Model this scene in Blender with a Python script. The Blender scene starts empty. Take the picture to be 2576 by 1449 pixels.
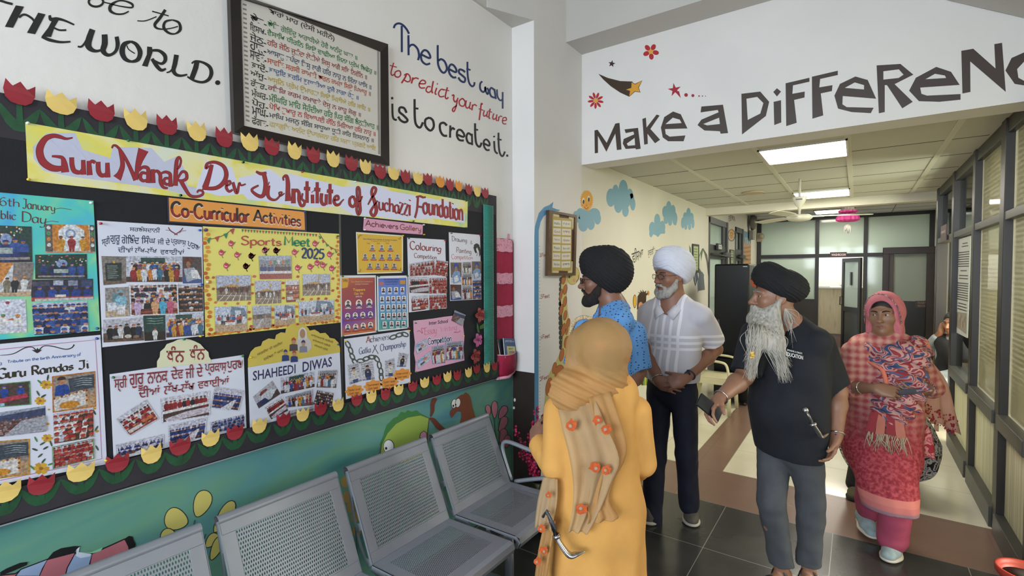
import bpy,bmesh,math,random
import numpy as np
from mathutils import Vector,Matrix
from mathutils.geometry import tessellate_polygon
D=bpy.data
SC=bpy.context.scene
COL=SC.collection
R=math.radians
# ------------------------------------------------------------------ camera
CX,CY,FPX=1288.0,724.5,1235.0
YAW,PITCH,ROLL,CAMZ=R(35.1),R(1.77),R(-.215),1.712
_r=Vector((math.cos(YAW),math.sin(YAW),0))
_f=Vector((-math.sin(YAW)*math.cos(PITCH),math.cos(YAW)*math.cos(PITCH),-math.sin(PITCH)))
_u=_r.cross(_f)
_R2=math.cos(ROLL)*_r+math.sin(ROLL)*_u
_U2=-math.sin(ROLL)*_r+math.cos(ROLL)*_u
cam=D.objects.new('camera',D.cameras.new('camera'));COL.objects.link(cam)
cam.data.sensor_width=36.0;cam.data.lens=FPX*36.0/2576;cam.data.clip_start=.02
m=Matrix.Identity(4)
for i in range(3):
 m[i][0],m[i][1],m[i][2]=_R2[i],_U2[i],-_f[i]
m[2][3]=CAMZ
cam.matrix_world=m
SC.camera=cam
# ------------------------------------------------------------------ world, lights, exposure
SC.view_settings.view_transform='Standard';SC.view_settings.look='None'
SC.view_settings.gamma=1;SC.view_settings.use_curve_mapping=False
SC.view_settings.exposure=.88
SC.cycles.use_denoising=True
SC.cycles.max_bounces=7;SC.cycles.diffuse_bounces=4;SC.cycles.glossy_bounces=3
SC.cycles.transparent_max_bounces=16;SC.cycles.transmission_bounces=4
SC.cycles.caustics_reflective=False;SC.cycles.caustics_refractive=False
SC.cycles.sample_clamp_indirect=6
W=D.worlds.new('world');SC.world=W;W.use_nodes=True
W.node_tree.nodes['Background'].inputs[0].default_value=(.80,.89,1,1)
W.node_tree.nodes['Background'].inputs[1].default_value=.5
def area(name,loc,target,sx,sy,power,col=(1,1,1)):
 l=D.lights.new(name,'AREA');l.shape='RECTANGLE';l.size=sx;l.size_y=sy
 l.energy=power;l.color=col
 o=D.objects.new(name,l);COL.objects.link(o);o.location=loc
 o.rotation_euler=(Vector(target)-Vector(loc)).to_track_quat('-Z','Y').to_euler()
 return o
 # daylight through the entrance glazing behind the camera and an added, unseen window on the hall's right side
area('daylight_entrance',(-.8,-3.4,2.1),(-1.4,.6,.95),3.0,2.0,168,(.80,.89,1))
area('added_side_daylight',(3.15,-.6,2.3),(-1,0.2,.9),3.4,1.5,26,(.95,.97,1))
# lamps of the rooms behind the glass partitions
area('office_lamp',(2.75,4.7,1.75),(.8,4.7,1.35),3.4,1.5,165,(1,.97,.88))
area('washroom_lamp',(-.6,13.6,2.7),(-.6,13.6,0),2.4,1.2,42,(1,.98,.9))
area('classroom_lamp',(-3.0,9.6,2.5),(-3.0,9.6,0),1.2,2.6,48,(.95,1,1))
# ------------------------------------------------------------------ helpers
def lin(c):
 if isinstance(c,str):
  c=c.lstrip('#');c=''.join(q*2 for q in c) if len(c)==3 else c;c=[int(c[i:i+2],16)/255 for i in(0,2,4)]
 return tuple((x/12.92 if x<=.04045 else((x+.055)/1.055)**2.4) for x in c[:3])+(1,)
def px_ray(px,py):
 return _R2*((px-CX)/FPX)-_U2*((py-CY)/FPX)+_f
class Plane:
 """a real wall plane (axis 0: x = c, axis 1: y = c, axis 2: z = c); the photograph's points are carried onto it"""
 def __init__(s,axis,c,sign):s.a,s.c,s.s=axis,c,sign
 def __call__(s,p,off=0.0):
  r=px_ray(*p);t=(s.c-(CAMZ if s.a==2 else 0))/r[s.a]
  v=r*t;v.z+=CAMZ;v[s.a]=s.c+s.s*off
  return v
FR={'z1':(0,0,.3885),'z2':(900,0,.3885),'z3':(1776,0,.31056),'z4':(0,470,.27195),'z5':(600,470,.27195),'z6':(0,830,.27195),'z7':(600,780,.27195),'z8':(0,1055,.27195),'zb':(40,300,.23292),'zc':(600,400,.23292),'zw':(0,0,.23292),'zq':(960,40,.26235),'zg':(1340,420,.27599),'zf':(1300,600,.27605),'zk':(1100,460,.13803),'zp':(2280,560,.3861),'zd':(1760,520,.13803),'zr':(2060,1000,.3099),'zo':(1180,560,.3037),'px':(0,0,1)}
def fr(f,pts):
 ox,oy,s=FR[f]
 return[(ox+x*s,oy+y*s) for x,y in pts]
XB,XC,YC,YH,XR,YBK=-2.09,-1.90,2.985,3.727,.757,12.5
BOARD=Plane(0,XB+.032,1)
WALL=Plane(0,XB,1)
CORR=Plane(0,XC,1)
HEAD=Plane(1,YH,-1)
BACK=Plane(1,YBK,-1)
PART=Plane(0,XR,-1)
MATS={}
def mat(name,col,rough=.55,metal=0.0,var=0.0,scale=8.0,bump=0.0,bscale=60.0,spec=.5,alpha=1.0,coat=0.0,trans=0.0):
 """principled material whose colour drifts with object-space noise by 'var'"""
 if name in MATS:return MATS[name]
 M=D.materials.new(name);M.use_nodes=True;nt=M.node_tree;b=nt.nodes['Principled BSDF']
 c=lin(col)
 b.inputs['Base Color'].default_value=c;b.inputs['Roughness'].default_value=rough
 b.inputs['Metallic'].default_value=metal;b.inputs['Specular IOR Level'].default_value=spec
 b.inputs['Alpha'].default_value=alpha;b.inputs['Coat Weight'].default_value=coat
 if var or bump:
  tc=nt.nodes.new('ShaderNodeTexCoord')
 if var:
  n=nt.nodes.new('ShaderNodeTexNoise');n.inputs['Scale'].default_value=scale;n.inputs['Detail'].default_value=5
  r=nt.nodes.new('ShaderNodeValToRGB')
  lo=tuple(max(0,x*(1-var)) for x in c[:3])+(1,);hi=tuple(min(1,x*(1+var)) for x in c[:3])+(1,)
  r.color_ramp.elements[0].color=lo;r.color_ramp.elements[0].position=.3
  r.color_ramp.elements[1].color=hi;r.color_ramp.elements[1].position=.7
  nt.links.new(tc.outputs['Object'],n.inputs['Vector']);nt.links.new(n.outputs[0],r.inputs[0])
  nt.links.new(r.outputs[0],b.inputs['Base Color'])
 if bump:
  n2=nt.nodes.new('ShaderNodeTexNoise');n2.inputs['Scale'].default_value=bscale;n2.inputs['Detail'].default_value=3
  bp=nt.nodes.new('ShaderNodeBump');bp.inputs['Strength'].default_value=bump;bp.inputs['Distance'].default_value=.01
  nt.links.new(tc.outputs['Object'],n2.inputs['Vector']);nt.links.new(n2.outputs[0],bp.inputs['Height'])
  nt.links.new(bp.outputs[0],b.inputs['Normal'])
 if trans:
  t=nt.nodes.new('ShaderNodeBsdfTranslucent');mx=nt.nodes.new('ShaderNodeMixShader');t.inputs[0].default_value=c
  mx.inputs[0].default_value=trans;out=nt.nodes['Material Output']
  nt.links.new(b.outputs[0],mx.inputs[1]);nt.links.new(t.outputs[0],mx.inputs[2]);nt.links.new(mx.outputs[0],out.inputs[0])
 MATS[name]=M
 return M
def ramp_mat(name,stops,scale=3,detail=4,rough=.6,stretch=(1,1,1),distort=0.0,coord='Object',bump=0):
 """noise run through a colour ramp: watercolour washes, mural streaks, marbled tiles"""
 if name in MATS:return MATS[name]
 M=D.materials.new(name);M.use_nodes=True;nt=M.node_tree;b=nt.nodes['Principled BSDF']
 b.inputs['Roughness'].default_value=rough
 tc=nt.nodes.new('ShaderNodeTexCoord');mp=nt.nodes.new('ShaderNodeMapping');mp.inputs['Scale'].default_value=stretch
 n=nt.nodes.new('ShaderNodeTexNoise');n.inputs['Scale'].default_value=scale;n.inputs['Detail'].default_value=detail
 n.inputs['Distortion'].default_value=distort
 r=nt.nodes.new('ShaderNodeValToRGB');e=r.color_ramp.elements
 while len(e)<len(stops):e.new(.5)
 for q,(p,c) in zip(e,stops):q.position=p;q.color=lin(c)
 L=nt.links.new
 L(tc.outputs[coord],mp.inputs[0]);L(mp.outputs[0],n.inputs['Vector']);L(n.outputs[0],r.inputs[0]);L(r.outputs[0],b.inputs['Base Color'])
 if bump:
  bp=nt.nodes.new('ShaderNodeBump');bp.inputs['Strength'].default_value=bump;bp.inputs['Distance'].default_value=.01
  L(n.outputs[0],bp.inputs['Height']);L(bp.outputs[0],b.inputs['Normal'])
 MATS[name]=M
 return M
def emis(name,col,s):
 M=D.materials.new(name);M.use_nodes=True;nt=M.node_tree;nt.nodes.remove(nt.nodes['Principled BSDF'])
 e=nt.nodes.new('ShaderNodeEmission');e.inputs[0].default_value=lin(col);e.inputs[1].default_value=s
 nt.links.new(e.outputs[0],nt.nodes['Material Output'].inputs[0]);MATS[name]=M
 return M
def ink_mat(name,rough):
 """printed or painted colours: the base colour of each face comes from its own colour attribute"""
 M=D.materials.new(name);M.use_nodes=True;nt=M.node_tree;b=nt.nodes['Principled BSDF']
 b.inputs['Roughness'].default_value=rough
 a=nt.nodes.new('ShaderNodeAttribute');a.attribute_name='ink'
 nt.links.new(a.outputs['Color'],b.inputs['Base Color']);MATS[name]=M
 return M
def photo_mat():
 M=ink_mat('photo_print',.35);nt=M.node_tree;L=nt.links.new;b=nt.nodes['Principled BSDF'];a=b.inputs['Base Color'].links[0].from_socket
 tc=nt.nodes.new('ShaderNodeTexCoord');n=nt.nodes.new('ShaderNodeTexNoise');n.inputs['Scale'].default_value=150;n.inputs['Detail'].default_value=4;r=nt.nodes.new('ShaderNodeMapRange')
 for k,v in((1,.3),(2,.7),(3,.45),(4,1.25)):r.inputs[k].default_value=v
 m_=nt.nodes.new('ShaderNodeVectorMath');m_.operation='SCALE';L(tc.outputs['Object'],n.inputs['Vector']);L(n.outputs[0],r.inputs[0]);L(a,m_.inputs[0]);L(r.outputs[0],m_.inputs['Scale']);L(m_.outputs[0],b.inputs['Base Color'])
 return M
PHOTO=photo_mat();INK=ink_mat('printed_ink',.5);PAINT=ink_mat('wall_paint_colours',.45)
def tag(o,label=None,cat=None,group=None,kind=None):
 if label:o['label']=label
 if cat:o['category']=cat
 if group:o['group']=group
 if kind:o['kind']=kind
 return o
def empty(name,loc=(0,0,0),rz=0,label=None,cat=None,group=None,kind=None):
 o=D.objects.new(name,None);COL.objects.link(o);o.location=loc;o.rotation_euler=(0,0,rz)
 o.empty_display_size=.1
 return tag(o,label,cat,group,kind)
def link(name,me,parent=None,mats=(),smooth=False):
 o=D.objects.new(name,me);COL.objects.link(o)
 for q in(mats if isinstance(mats,(list,tuple)) else[mats]):me.materials.append(q)
 if smooth:me.shade_smooth()
 if parent is not None:o.parent=parent
 return o
def settle(o):
 """children built in world coordinates keep their place under a moved parent"""
 o.matrix_parent_inverse=o.parent.matrix_basis.inverted()
 return o
class MB:
 """collects boxes, tubes, lathes ... into ONE mesh"""
 def __init__(s):s.v,s.f,s.mi,s.sm=[],[],[],[]
 def add(s,vs,fs,mi=0,sm=False):
  n=len(s.v);s.v+=[tuple(v) for v in vs];s.f+=[tuple(i+n for i in f) for f in fs]
  s.mi+=[mi]*len(fs);s.sm+=[sm]*len(fs);return s
 def box(s,lo,hi,mi=0,M=None):
  vs=[Vector((x,y,z)) for x in(lo[0],hi[0]) for y in(lo[1],hi[1]) for z in(lo[2],hi[2])]
  if M is not None:vs=[M@v for v in vs]
  return s.add(vs,[(0,1,3,2),(4,6,7,5),(0,4,5,1),(2,3,7,6),(0,2,6,4),(1,5,7,3)],mi)
 def tube(s,pts,rad,n=10,mi=0,cap=True,flat=1.0,closed=False):
  pts=[Vector(p) for p in pts];k=len(pts)
  rs=rad if isinstance(rad,(list,tuple)) else[rad]*k
  vs,fs,prev=[],[],None
  for i,p in enumerate(pts):
   if closed:t=pts[(i+1)%k]-pts[i-1]
   else:t=(pts[min(i+1,k-1)]-pts[max(i-1,0)])
   t=t.normalized() if t.length>1e-9 else Vector((0,0,1))
   if prev is None:
    a=Vector((0,0,1)) if abs(t.z)<.9 else Vector((1,0,0))
    x=t.cross(a).normalized()
   else:
    x=(prev-t*prev.dot(t));x=x.normalized() if x.length>1e-6 else t.orthogonal().normalized()
   prev=x;y=t.cross(x)
   for j in range(n):
    an=2*math.pi*j/n
    vs.append(p+(x*math.cos(an)+y*math.sin(an)*flat)*rs[i])
  for i in range(k if closed else k-1):
   for j in range(n):
    a,b=i*n+j,i*n+(j+1)%n;c,d=((i+1)%k)*n+j,((i+1)%k)*n+(j+1)%n
    fs.append((a,b,d,c))
  if cap and not closed:fs+=[tuple(range(n))[::-1],tuple(range((k-1)*n,k*n))]
  return s.add(vs,fs,mi,True)
 def lathe(s,prof,n=24,mi=0,M=None):
  vs,fs=[],[]
  for r,z in prof:
   for j in range(n):
    a=2*math.pi*j/n;v=Vector((r*math.cos(a),r*math.sin(a),z));vs.append(M@v if M is not None else v)
  for i in range(len(prof)-1):
   for j in range(n):
    fs.append((i*n+j,i*n+(j+1)%n,(i+1)*n+(j+1)%n,(i+1)*n+j))
  fs+=[tuple(range(n))[::-1],tuple(range((len(prof)-1)*n,len(prof)*n))]
  return s.add(vs,fs,mi,True)
 def ball(s,c,r,n=12,mi=0,M=None):
  r=r if isinstance(r,(tuple,list)) else(r,r,r);vs,fs=[],[]
  for i in range(n//2+1):
   for j in range(n):
    t,a=math.pi*i/(n//2),2*math.pi*j/n
    v=Vector((r[0]*math.sin(t)*math.cos(a),r[1]*math.sin(t)*math.sin(a),r[2]*math.cos(t)))
    if M is not None:v=M@v
    vs.append(v+Vector(c))
  for i in range(n//2):
   for j in range(n):fs.append((i*n+j,(i+1)*n+j,(i+1)*n+(j+1)%n,i*n+(j+1)%n))
  return s.add(vs,fs,mi,True)
 def prism(s,pts,ext,mi=0):
  """a flat outline (3-D points) pushed along ext"""
  pts=[Vector(p) for p in pts];n=len(pts);e=Vector(ext)
  tris=tessellate_polygon([pts])
  fs=[tuple(t) for t in tris]+[tuple(i+n for i in t[::-1]) for t in tris]+[(i,(i+1)%n,n+(i+1)%n,n+i) for i in range(n)]
  return s.add(pts+[p+e for p in pts],fs,mi)
 def build(s,name,mats,parent=None,bevel=0,seg=2,origin=None,sub=0):
  me=D.meshes.new(name);vs=s.v
  if origin is not None:vs=[tuple(Vector(v)-Vector(origin)) for v in vs]
  me.from_pydata(vs,[],s.f);me.update()
  o=link(name,me,parent,mats)
  for p,i,q in zip(me.polygons,s.mi,s.sm):p.material_index=i;p.use_smooth=q
  bm=bmesh.new();bm.from_mesh(me);bmesh.ops.recalc_face_normals(bm,faces=bm.faces);bm.to_mesh(me);bm.free()
  if origin is not None:o.location=origin
  if bevel:
   b=o.modifiers.new('bevel','BEVEL');b.width=bevel;b.segments=seg;b.limit_method='ANGLE';b.angle_limit=R(40)
   me.shade_smooth();w=o.modifiers.new('wn','WEIGHTED_NORMAL')
  if sub:
   q=o.modifiers.new('sub','SUBSURF');q.levels=q.render_levels=sub
  return o
  # ---- flat painting: coloured faces laid on a wall or a sheet, one mesh per painted part
class Ink:
 def __init__(s,plane,off=.0008,step=.00006):s.pl,s.o,s.st,s.v,s.f,s.c,s.k,s.n=plane,off,step,[],[],[],0,0
 def lift(s):s.k+=1;return s
 def _z(s):return s.o+s.k*s.st+(s.n%6)*s.st/7
 def nxt(s):s.n+=1;return s
 def poly(s,pts,col,f='px',holes=()):
  P=[[s.pl(p,s._z()) for p in fr(f,q)] for q in([pts]+list(holes))]
  return s.poly3(P,col)
 def poly3(s,P,col):
  n=len(s.v);tr=tessellate_polygon(P);flat=[v for q in P for v in q]
  s.v+=[tuple(v) for v in flat];s.f+=[tuple(i+n for i in t) for t in tr];s.c+=[lin(col)]*len(tr)
  return s.nxt()
 def ell(s,c,rx,ry,col,f='px',rot=0,n=18):
  ca,sa=math.cos(R(rot)),math.sin(R(rot))
  return s.poly([(c[0]+rx*math.cos(t)*ca-ry*math.sin(t)*sa,c[1]+rx*math.cos(t)*sa+ry*math.sin(t)*ca) for t in[2*math.pi*i/n for i in range(n)]],col,f)
 def ring(s,c,rx,ry,w,col,f='px',rot=0,n=28):
  ca,sa=math.cos(R(rot)),math.sin(R(rot))
  pts=[(c[0]+rx*math.cos(t)*ca-ry*math.sin(t)*sa,c[1]+rx*math.cos(t)*sa+ry*math.sin(t)*ca) for t in[2*math.pi*i/n for i in range(n+1)]]
  return s.stroke(pts,w,col,f,smooth=False)
 def stroke(s,pts,w,col,f='px',smooth=True,pen=None,thin=.35):
  """a brush line; w is its width in the frame's pixels (a number, or one per point)"""
  ws=list(w) if isinstance(w,(list,tuple)) else[w]*len(pts)
  if smooth and len(pts)>2:pts,ws=spline(pts,ws)
  P=fr(f,pts);sc=FR[f][2]
  L,Rr=[],[]
  for i,p in enumerate(P):
   a,b=P[max(i-1,0)],P[min(i+1,len(P)-1)]
   dx,dy=b[0]-a[0],b[1]-a[1];l=math.hypot(dx,dy) or 1;nx,ny=-dy/l,dx/l
   h=ws[i]*sc/2
   if pen is not None:h*=thin+(1-thin)*abs(math.sin(math.atan2(dy,dx)-R(pen)))
   L.append((p[0]+nx*h,p[1]+ny*h));Rr.append((p[0]-nx*h,p[1]-ny*h))
  s.ribbon([s.pl(p,s._z()) for p in L],[s.pl(p,s._z()) for p in Rr],col)
  return s.nxt()
 def ribbon(s,A,B,col):
  n=len(s.v);k=len(A);s.v+=[tuple(v) for v in A]+[tuple(v) for v in B]
  for i in range(k-1):s.f.append((n+i,n+i+1,n+k+i+1,n+k+i));s.c.append(lin(col))
 def tris(s,verts2,faces,quad,col,f='px'):
  """a unit-square drawing mapped into a quad (TL, TR, BR, BL)"""
  T,U,V,B=[s.pl(p,s._z()) for p in fr(f,quad)];n=len(s.v)
  for x,y in verts2:
   s.v.append(tuple((B*(1-x)+V*x)*(1-y)+(T*(1-x)+U*x)*y))
  s.f+=[tuple(i+n for i in q) for q in faces];s.c+=[lin(col)]*len(faces)
  return s
 def text(s,body,quad,col,f='px',bold=0.0,guru=False):
  v,q=glyphs(body,bold)
  return s.tris(v,q,quad,col,f)
 def hand(s,body,quad,col,f='px',w=.1,pen=None,thin=.4,slant=0.0,space=1.0):
  """hand lettering from pen strokes; quad is cap line / baseline; w is the pen width in cap heights"""
  s.n-=s.n%6;T,U,V,B=[s.pl(p,s._z()) for p in fr(f,quad)]
  strokes,width=pen_strokes(body,space)
  H=((T-B).length+(U-V).length)/2
  ex=(V-B).normalized();nrm=Vector((0,0,0));nrm[s.pl.a]=1
  for st in strokes:
   pts=[]
   for x,y in st:
    xx=(x+y*slant)/width;yy=y/10
    pts.append((B*(1-xx)+V*xx)*(1-yy)+(T*(1-xx)+U*xx)*yy)
   A,Bv=[],[]
   for i,p in enumerate(pts):
    t=pts[min(i+1,len(pts)-1)]-pts[max(i-1,0)]
    t=t.normalized() if t.length>1e-9 else ex
    h=H*w/2
    if pen is not None:
     an=math.atan2(t.z,t.dot(ex));h*=thin+(1-thin)*abs(math.sin(an-R(pen)))
    nn=t.cross(nrm).normalized()
    zo=nrm*(s.pl.s*(s.n%6)*s.st/7);A.append(p+nn*h+zo);Bv.append(p-nn*h+zo)
   s.ribbon(A,Bv,col);s.nxt()
  return s
 def build(s,name,parent=None,m=None):
  me=D.meshes.new(name);me.from_pydata(s.v,[],s.f);me.update()
  at=me.attributes.new('ink','FLOAT_COLOR','FACE')
  at.data.foreach_set('color',np.array(s.c,dtype=np.float32).ravel())
  o=link(name,me,parent,m or INK)
  if parent is not None:settle(o)
  return o
def spline(pts,ws,k=5):
 P,Wd=[],[];n=len(pts)
 for i in range(n-1):
  p0,p1,p2,p3=pts[max(i-1,0)],pts[i],pts[i+1],pts[min(i+2,n-1)]
  for j in range(k):
   t=j/k;t2,t3=t*t,t*t*t
   P.append(tuple(.5*(2*p1[q]+(p2[q]-p0[q])*t+(2*p0[q]-5*p1[q]+4*p2[q]-p3[q])*t2+(3*p1[q]-p0[q]-3*p2[q]+p3[q])*t3) for q in range(len(p1))))
   Wd.append(ws[i]*(1-t)+ws[i+1]*t)
 P.append(tuple(pts[-1]));Wd.append(ws[-1])
 return P,Wd
_GC={}
def guru(s):
 """the vowel sign i stands before its letter"""
 o=[]
 for ch in s:
  if ch=='\u0a3f' and o:o.insert(len(o)-1,ch)
  else:o.append(ch)
 return ''.join(o)
def glyphs(body,bold=0.0):
 key=(body,bold)
 if key not in _GC:
  c=D.curves.new('lettering','FONT');c.body=guru(body);c.size=1;c.resolution_u=2;c.offset=bold
  o=D.objects.new('lettering',c);me=o.to_mesh()
  v=np.array([q.co[:2] for q in me.vertices]) if len(me.vertices) else np.zeros((1,2))
  lo,hi=v.min(0),v.max(0);v=(v-lo)/np.maximum(hi-lo,1e-6)
  _GC[key]=(v.tolist(),[tuple(p.vertices) for p in me.polygons])
  o.to_mesh_clear();D.objects.remove(o);D.curves.remove(c)
 return _GC[key]
 # pen-stroke alphabet: width, then strokes (10 = cap height, 6 = x height, 0 = baseline); '!' keeps a stroke straight
PEN={'a':(6,'5,4.8 3.2,6 1.2,5 .6,3 1.3,.7 2.9,0 4.4,1.2 5,3|!5,6 5,1.2 5.7,.2'),'b':(6,'!1,10 1,0|1,3 1.6,5.2 3,6 4.7,5 5.2,3 4.6,.9 3,0 1.6,.8 1,3'),'c':(5.2,'4.7,5 3,6 1.2,5 .6,3 1.2,.9 3,0 4.8,1'),'d':(6,'5,3 4.4,5.2 2.9,6 1.2,5 .6,3 1.3,.7 2.9,0 4.4,.9 5,3|!5,10 5,.8 5.6,.1'),'e':(5.6,'.8,3 4.9,3.3 4.5,5.2 3,6 1.3,5.2 .6,3 1.2,.9 3,0 4.9,1.1'),'f':(4,'4.2,9 3.2,10 2,9 1.8,7 1.8,0|!.4,6 3.8,6'),'g':(6,'5,4.8 3.2,6 1.2,5 .6,3 1.3,.7 2.9,0 4.4,1.2 5,3|!5,6 5,-1|5,-1 4.6,-3.2 2.6,-4 .8,-3.2'),'h':(6,'!1,10 1,0|1,3.4 2,5.4 3.4,6 4.7,5.2 5,3.6 5,0'),'i':(2.4,'!1.2,6 1.2,1 1.8,.1|!1.1,8.2 1.3,8.8'),'j':(3,'!1.8,6 1.8,-1.5|1.8,-1.5 1.2,-3.4 -.4,-3.6|!1.7,8.2 1.9,8.8'),'k':(5.4,'!1,10 1,0|4.6,6 2.6,3.8 1,3|!1.8,3.4 5,0'),'l':(2.6,'!1.2,10 1.2,1 1.9,.1'),'m':(8.6,'!1,6 1,0|1,3.6 1.9,5.5 3,6 4.1,5 4.2,0|4.2,3.6 5.2,5.5 6.4,6 7.5,5 7.6,0'),'n':(6,'!1,6 1,0|1,3.4 2,5.4 3.4,6 4.7,5.2 5,3.6 5,0'),'o':(6,'3,6 1.2,5 .6,3 1.2,1 3,0 4.8,1 5.4,3 4.8,5 3,6'),'p':(6,'!1,6 1,-4|1,3 1.6,5.2 3,6 4.7,5 5.2,3 4.6,.9 3,0 1.6,.8 1,3'),'q':(6,'5,3 4.4,5.2 2.9,6 1.2,5 .6,3 1.3,.7 2.9,0 4.4,.9 5,3|!5,6 5,-4'),'r':(4.4,'!1,6 1,0|1,3.4 1.8,5.2 3,6 4.2,5.6'),'s':(5,'4.4,5.2 2.8,6 1.2,5.2 1.2,4 2.8,3.1 4.3,2.2 4.3,.9 2.6,0 .7,.9'),'t':(4.2,'2,9.2 2,1.4 2.8,.1 4,.7|!.4,6.4 3.8,6.4'),'u':(6,'1,6 1,2 1.8,.4 3,0 4.4,1 5,3|!5,6 5,0'),'v':(5.4,'!.4,6 2.7,0 5,6'),'w':(8,'.8,6 .6,3 1.2,.6 2.4,0 3.8,1.4 4,4 4.2,1.4 5.6,0 6.8,.6 7.4,3 7.2,6'),'x':(5.4,'!.5,6 4.9,0|!4.9,6 .5,0'),'y':(6,'1,6 1,2.6 1.8,.8 3,.4 4.4,1.2 5,3|!5,6 5,-1|5,-1 4.6,-3.2 2.6,-4 1,-3.4'),'z':(5.2,'!.7,6 4.6,6 .6,0 4.8,0'),'A':(8,'!.3,0 3.9,10 4.2,10 7.6,0|!1.7,3.6 6.2,3.6'),'B':(7,'!1,0 1,10|1,10 4.6,9.8 5.4,7.6 4.2,5.4 1,5.2|1,5.2 5,5 6,2.6 4.8,.2 1,0'),'C':(8,'7,8.4 5.6,9.8 3.6,9.9 1.4,8.2 .6,5 1.4,1.8 3.6,.1 5.8,.3 7.2,1.8'),'D':(8,'!1,10 1,0|.4,10 3.6,9.9 6.4,8.4 7.4,5 6.4,1.6 3.6,.1 .4,0'),'E':(6.4,'!1,10 1,0|!1,10 5.8,10|!1,5.2 5,5.2|!1,0 6,0'),'F':(6,'1.6,10 1.5,4 .6,.2|.4,9.4 2.6,10 4.4,9.7 6,10|!1.5,5.4 4.6,5.4'),'G':(8.6,'7.4,8.6 5.8,9.9 3.6,9.9 1.4,8.2 .6,5 1.4,1.8 3.6,.1 5.8,.2 7.4,1.4|!4.6,4.4 7.6,4.4 7.6,0'),'H':(7.6,'!1,10 1,0|!6.6,10 6.6,0|!1,5.2 6.6,5.2'),'I':(3.4,'!1.7,10 1.7,0|!.5,10 2.9,10|!.5,0 2.9,0'),'J':(5.4,'!1,10 5.2,10|4.2,10 4.2,3 3.6,.8 2.2,0 .4,1'),'K':(7,'!1,10 1,0|!6.2,10 1,4.4|!2.6,6 6.6,0'),'L':(6,'!1,10 1,0 5.8,0'),'M':(9,'!1,0 1.4,10 4.5,3 7.6,10 8,0'),'N':(8,'!1,0 1,10 6.8,0 6.8,10'),'O':(8.4,'4.2,10 1.6,8.4 .6,5 1.6,1.6 4.2,0 6.8,1.6 7.8,5 6.8,8.4 4.2,10'),'P':(6.6,'!1.4,10 1.4,0|.4,9.6 3,10 5.6,9.4 6,7.2 5,5 1.4,4.6'),'R':(7.2,'!1,10 1,0|1,10 4.6,9.8 6,7.6 4.8,5.4 1,5|!3.4,5 6.8,0'),'S':(6.8,'6,8.6 4.2,10 2,9.4 1.2,7.4 2.6,5.8 4.8,4.6 6,2.8 5,.6 2.8,0 .6,1.4'),'T':(7,'!3.5,10 3.5,0|!.3,10 6.7,10'),'W':(10,'!.4,10 2.6,0 5,8 7.4,0 9.6,10'),'Y':(7,'!.4,10 3.5,5 6.6,10|!3.5,5 3.5,0'),'0':(6.4,'3.2,10 1.2,8 .7,5 1.2,2 3.2,0 5.2,2 5.7,5 5.2,8 3.2,10'),'1':(4,'!.6,8 2.4,10 2.4,0'),'2':(6,'.8,8 2.6,10 4.8,9 5,7 3.4,4 .6,0|!.6,0 5.6,0'),'3':(6,'.8,9 3,10 5,8.4 4.6,6 2.6,5.4|2.6,5.4 5,4.6 5.4,2 3.4,0 .6,1'),'4':(6,'!4.2,0 4.2,10 .5,3.2 5.8,3.2'),'5':(6,'!5.2,10 1.4,10 1.1,5.6|1.1,5.6 3.2,6.2 5.2,5 5.4,2.4 3.4,0 .7,.8'),'6':(6,'5,9.4 3,9.6 1.2,7 .8,3.4 1.6,.8 3.2,0 5,1 5.4,3.4 4.2,5.6 2.4,5.4 1,3.6'),'-':(4,'!.6,4 3.4,4'),'.':(2.6,'!1,0 1.3,.5'),'&':(7,'6.4,0 2,7 2,9 3.4,10 4.6,8.8 4,7 1.2,4 .8,1.8 2.4,0 4.6,.8 6.2,4'),' ':(3.4,'')}
_PC={}
def pen_strokes(body,space=1.0):
 x,out=0.0,[]
 for ch in body:
  w,d=PEN.get(ch,PEN[' '])
  if d:
   for st in d.split('|'):
    st8=st.startswith('!');pts=[tuple(float(q) for q in p.split(',')) for p in st.lstrip('!').split()]
    if not st8 and len(pts)>2:pts,_=spline(pts,[1]*len(pts),4)
    out.append([(x+px,py) for px,py in pts])
  x+=w*space
 return out,max(x,1)
 # ================================================================== the room
PLASTER=mat('white_plaster','#dedbd6',.6,var=.035,scale=1.6,bump=.12,bscale=22)
PLASTER2=mat('cream_plaster','#d9d6c8',.55,var=.05,scale=1.3,bump=.12,bscale=18)
BEAMW=mat('beam_plaster_shaded','#bfbbb4',.6,var=.03,scale=2)  # wall plaster greyed so the beams carry their soffit shade in the colour
DARKWOOD=mat('dark_brown_laminate','#2a211d',.4,var=.2,scale=6)
ALU=mat('bronze_aluminium','#211d1a',.38,var=.1,scale=5)
ALUG=mat('grey_aluminium','#4e4d49',.4,.3,var=.08,scale=4)
def struct(o):o['kind']='structure';return o
def slab(name,lo,hi,m,parent=None):return struct(MB().box(lo,hi).build(name,m,parent))
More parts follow.
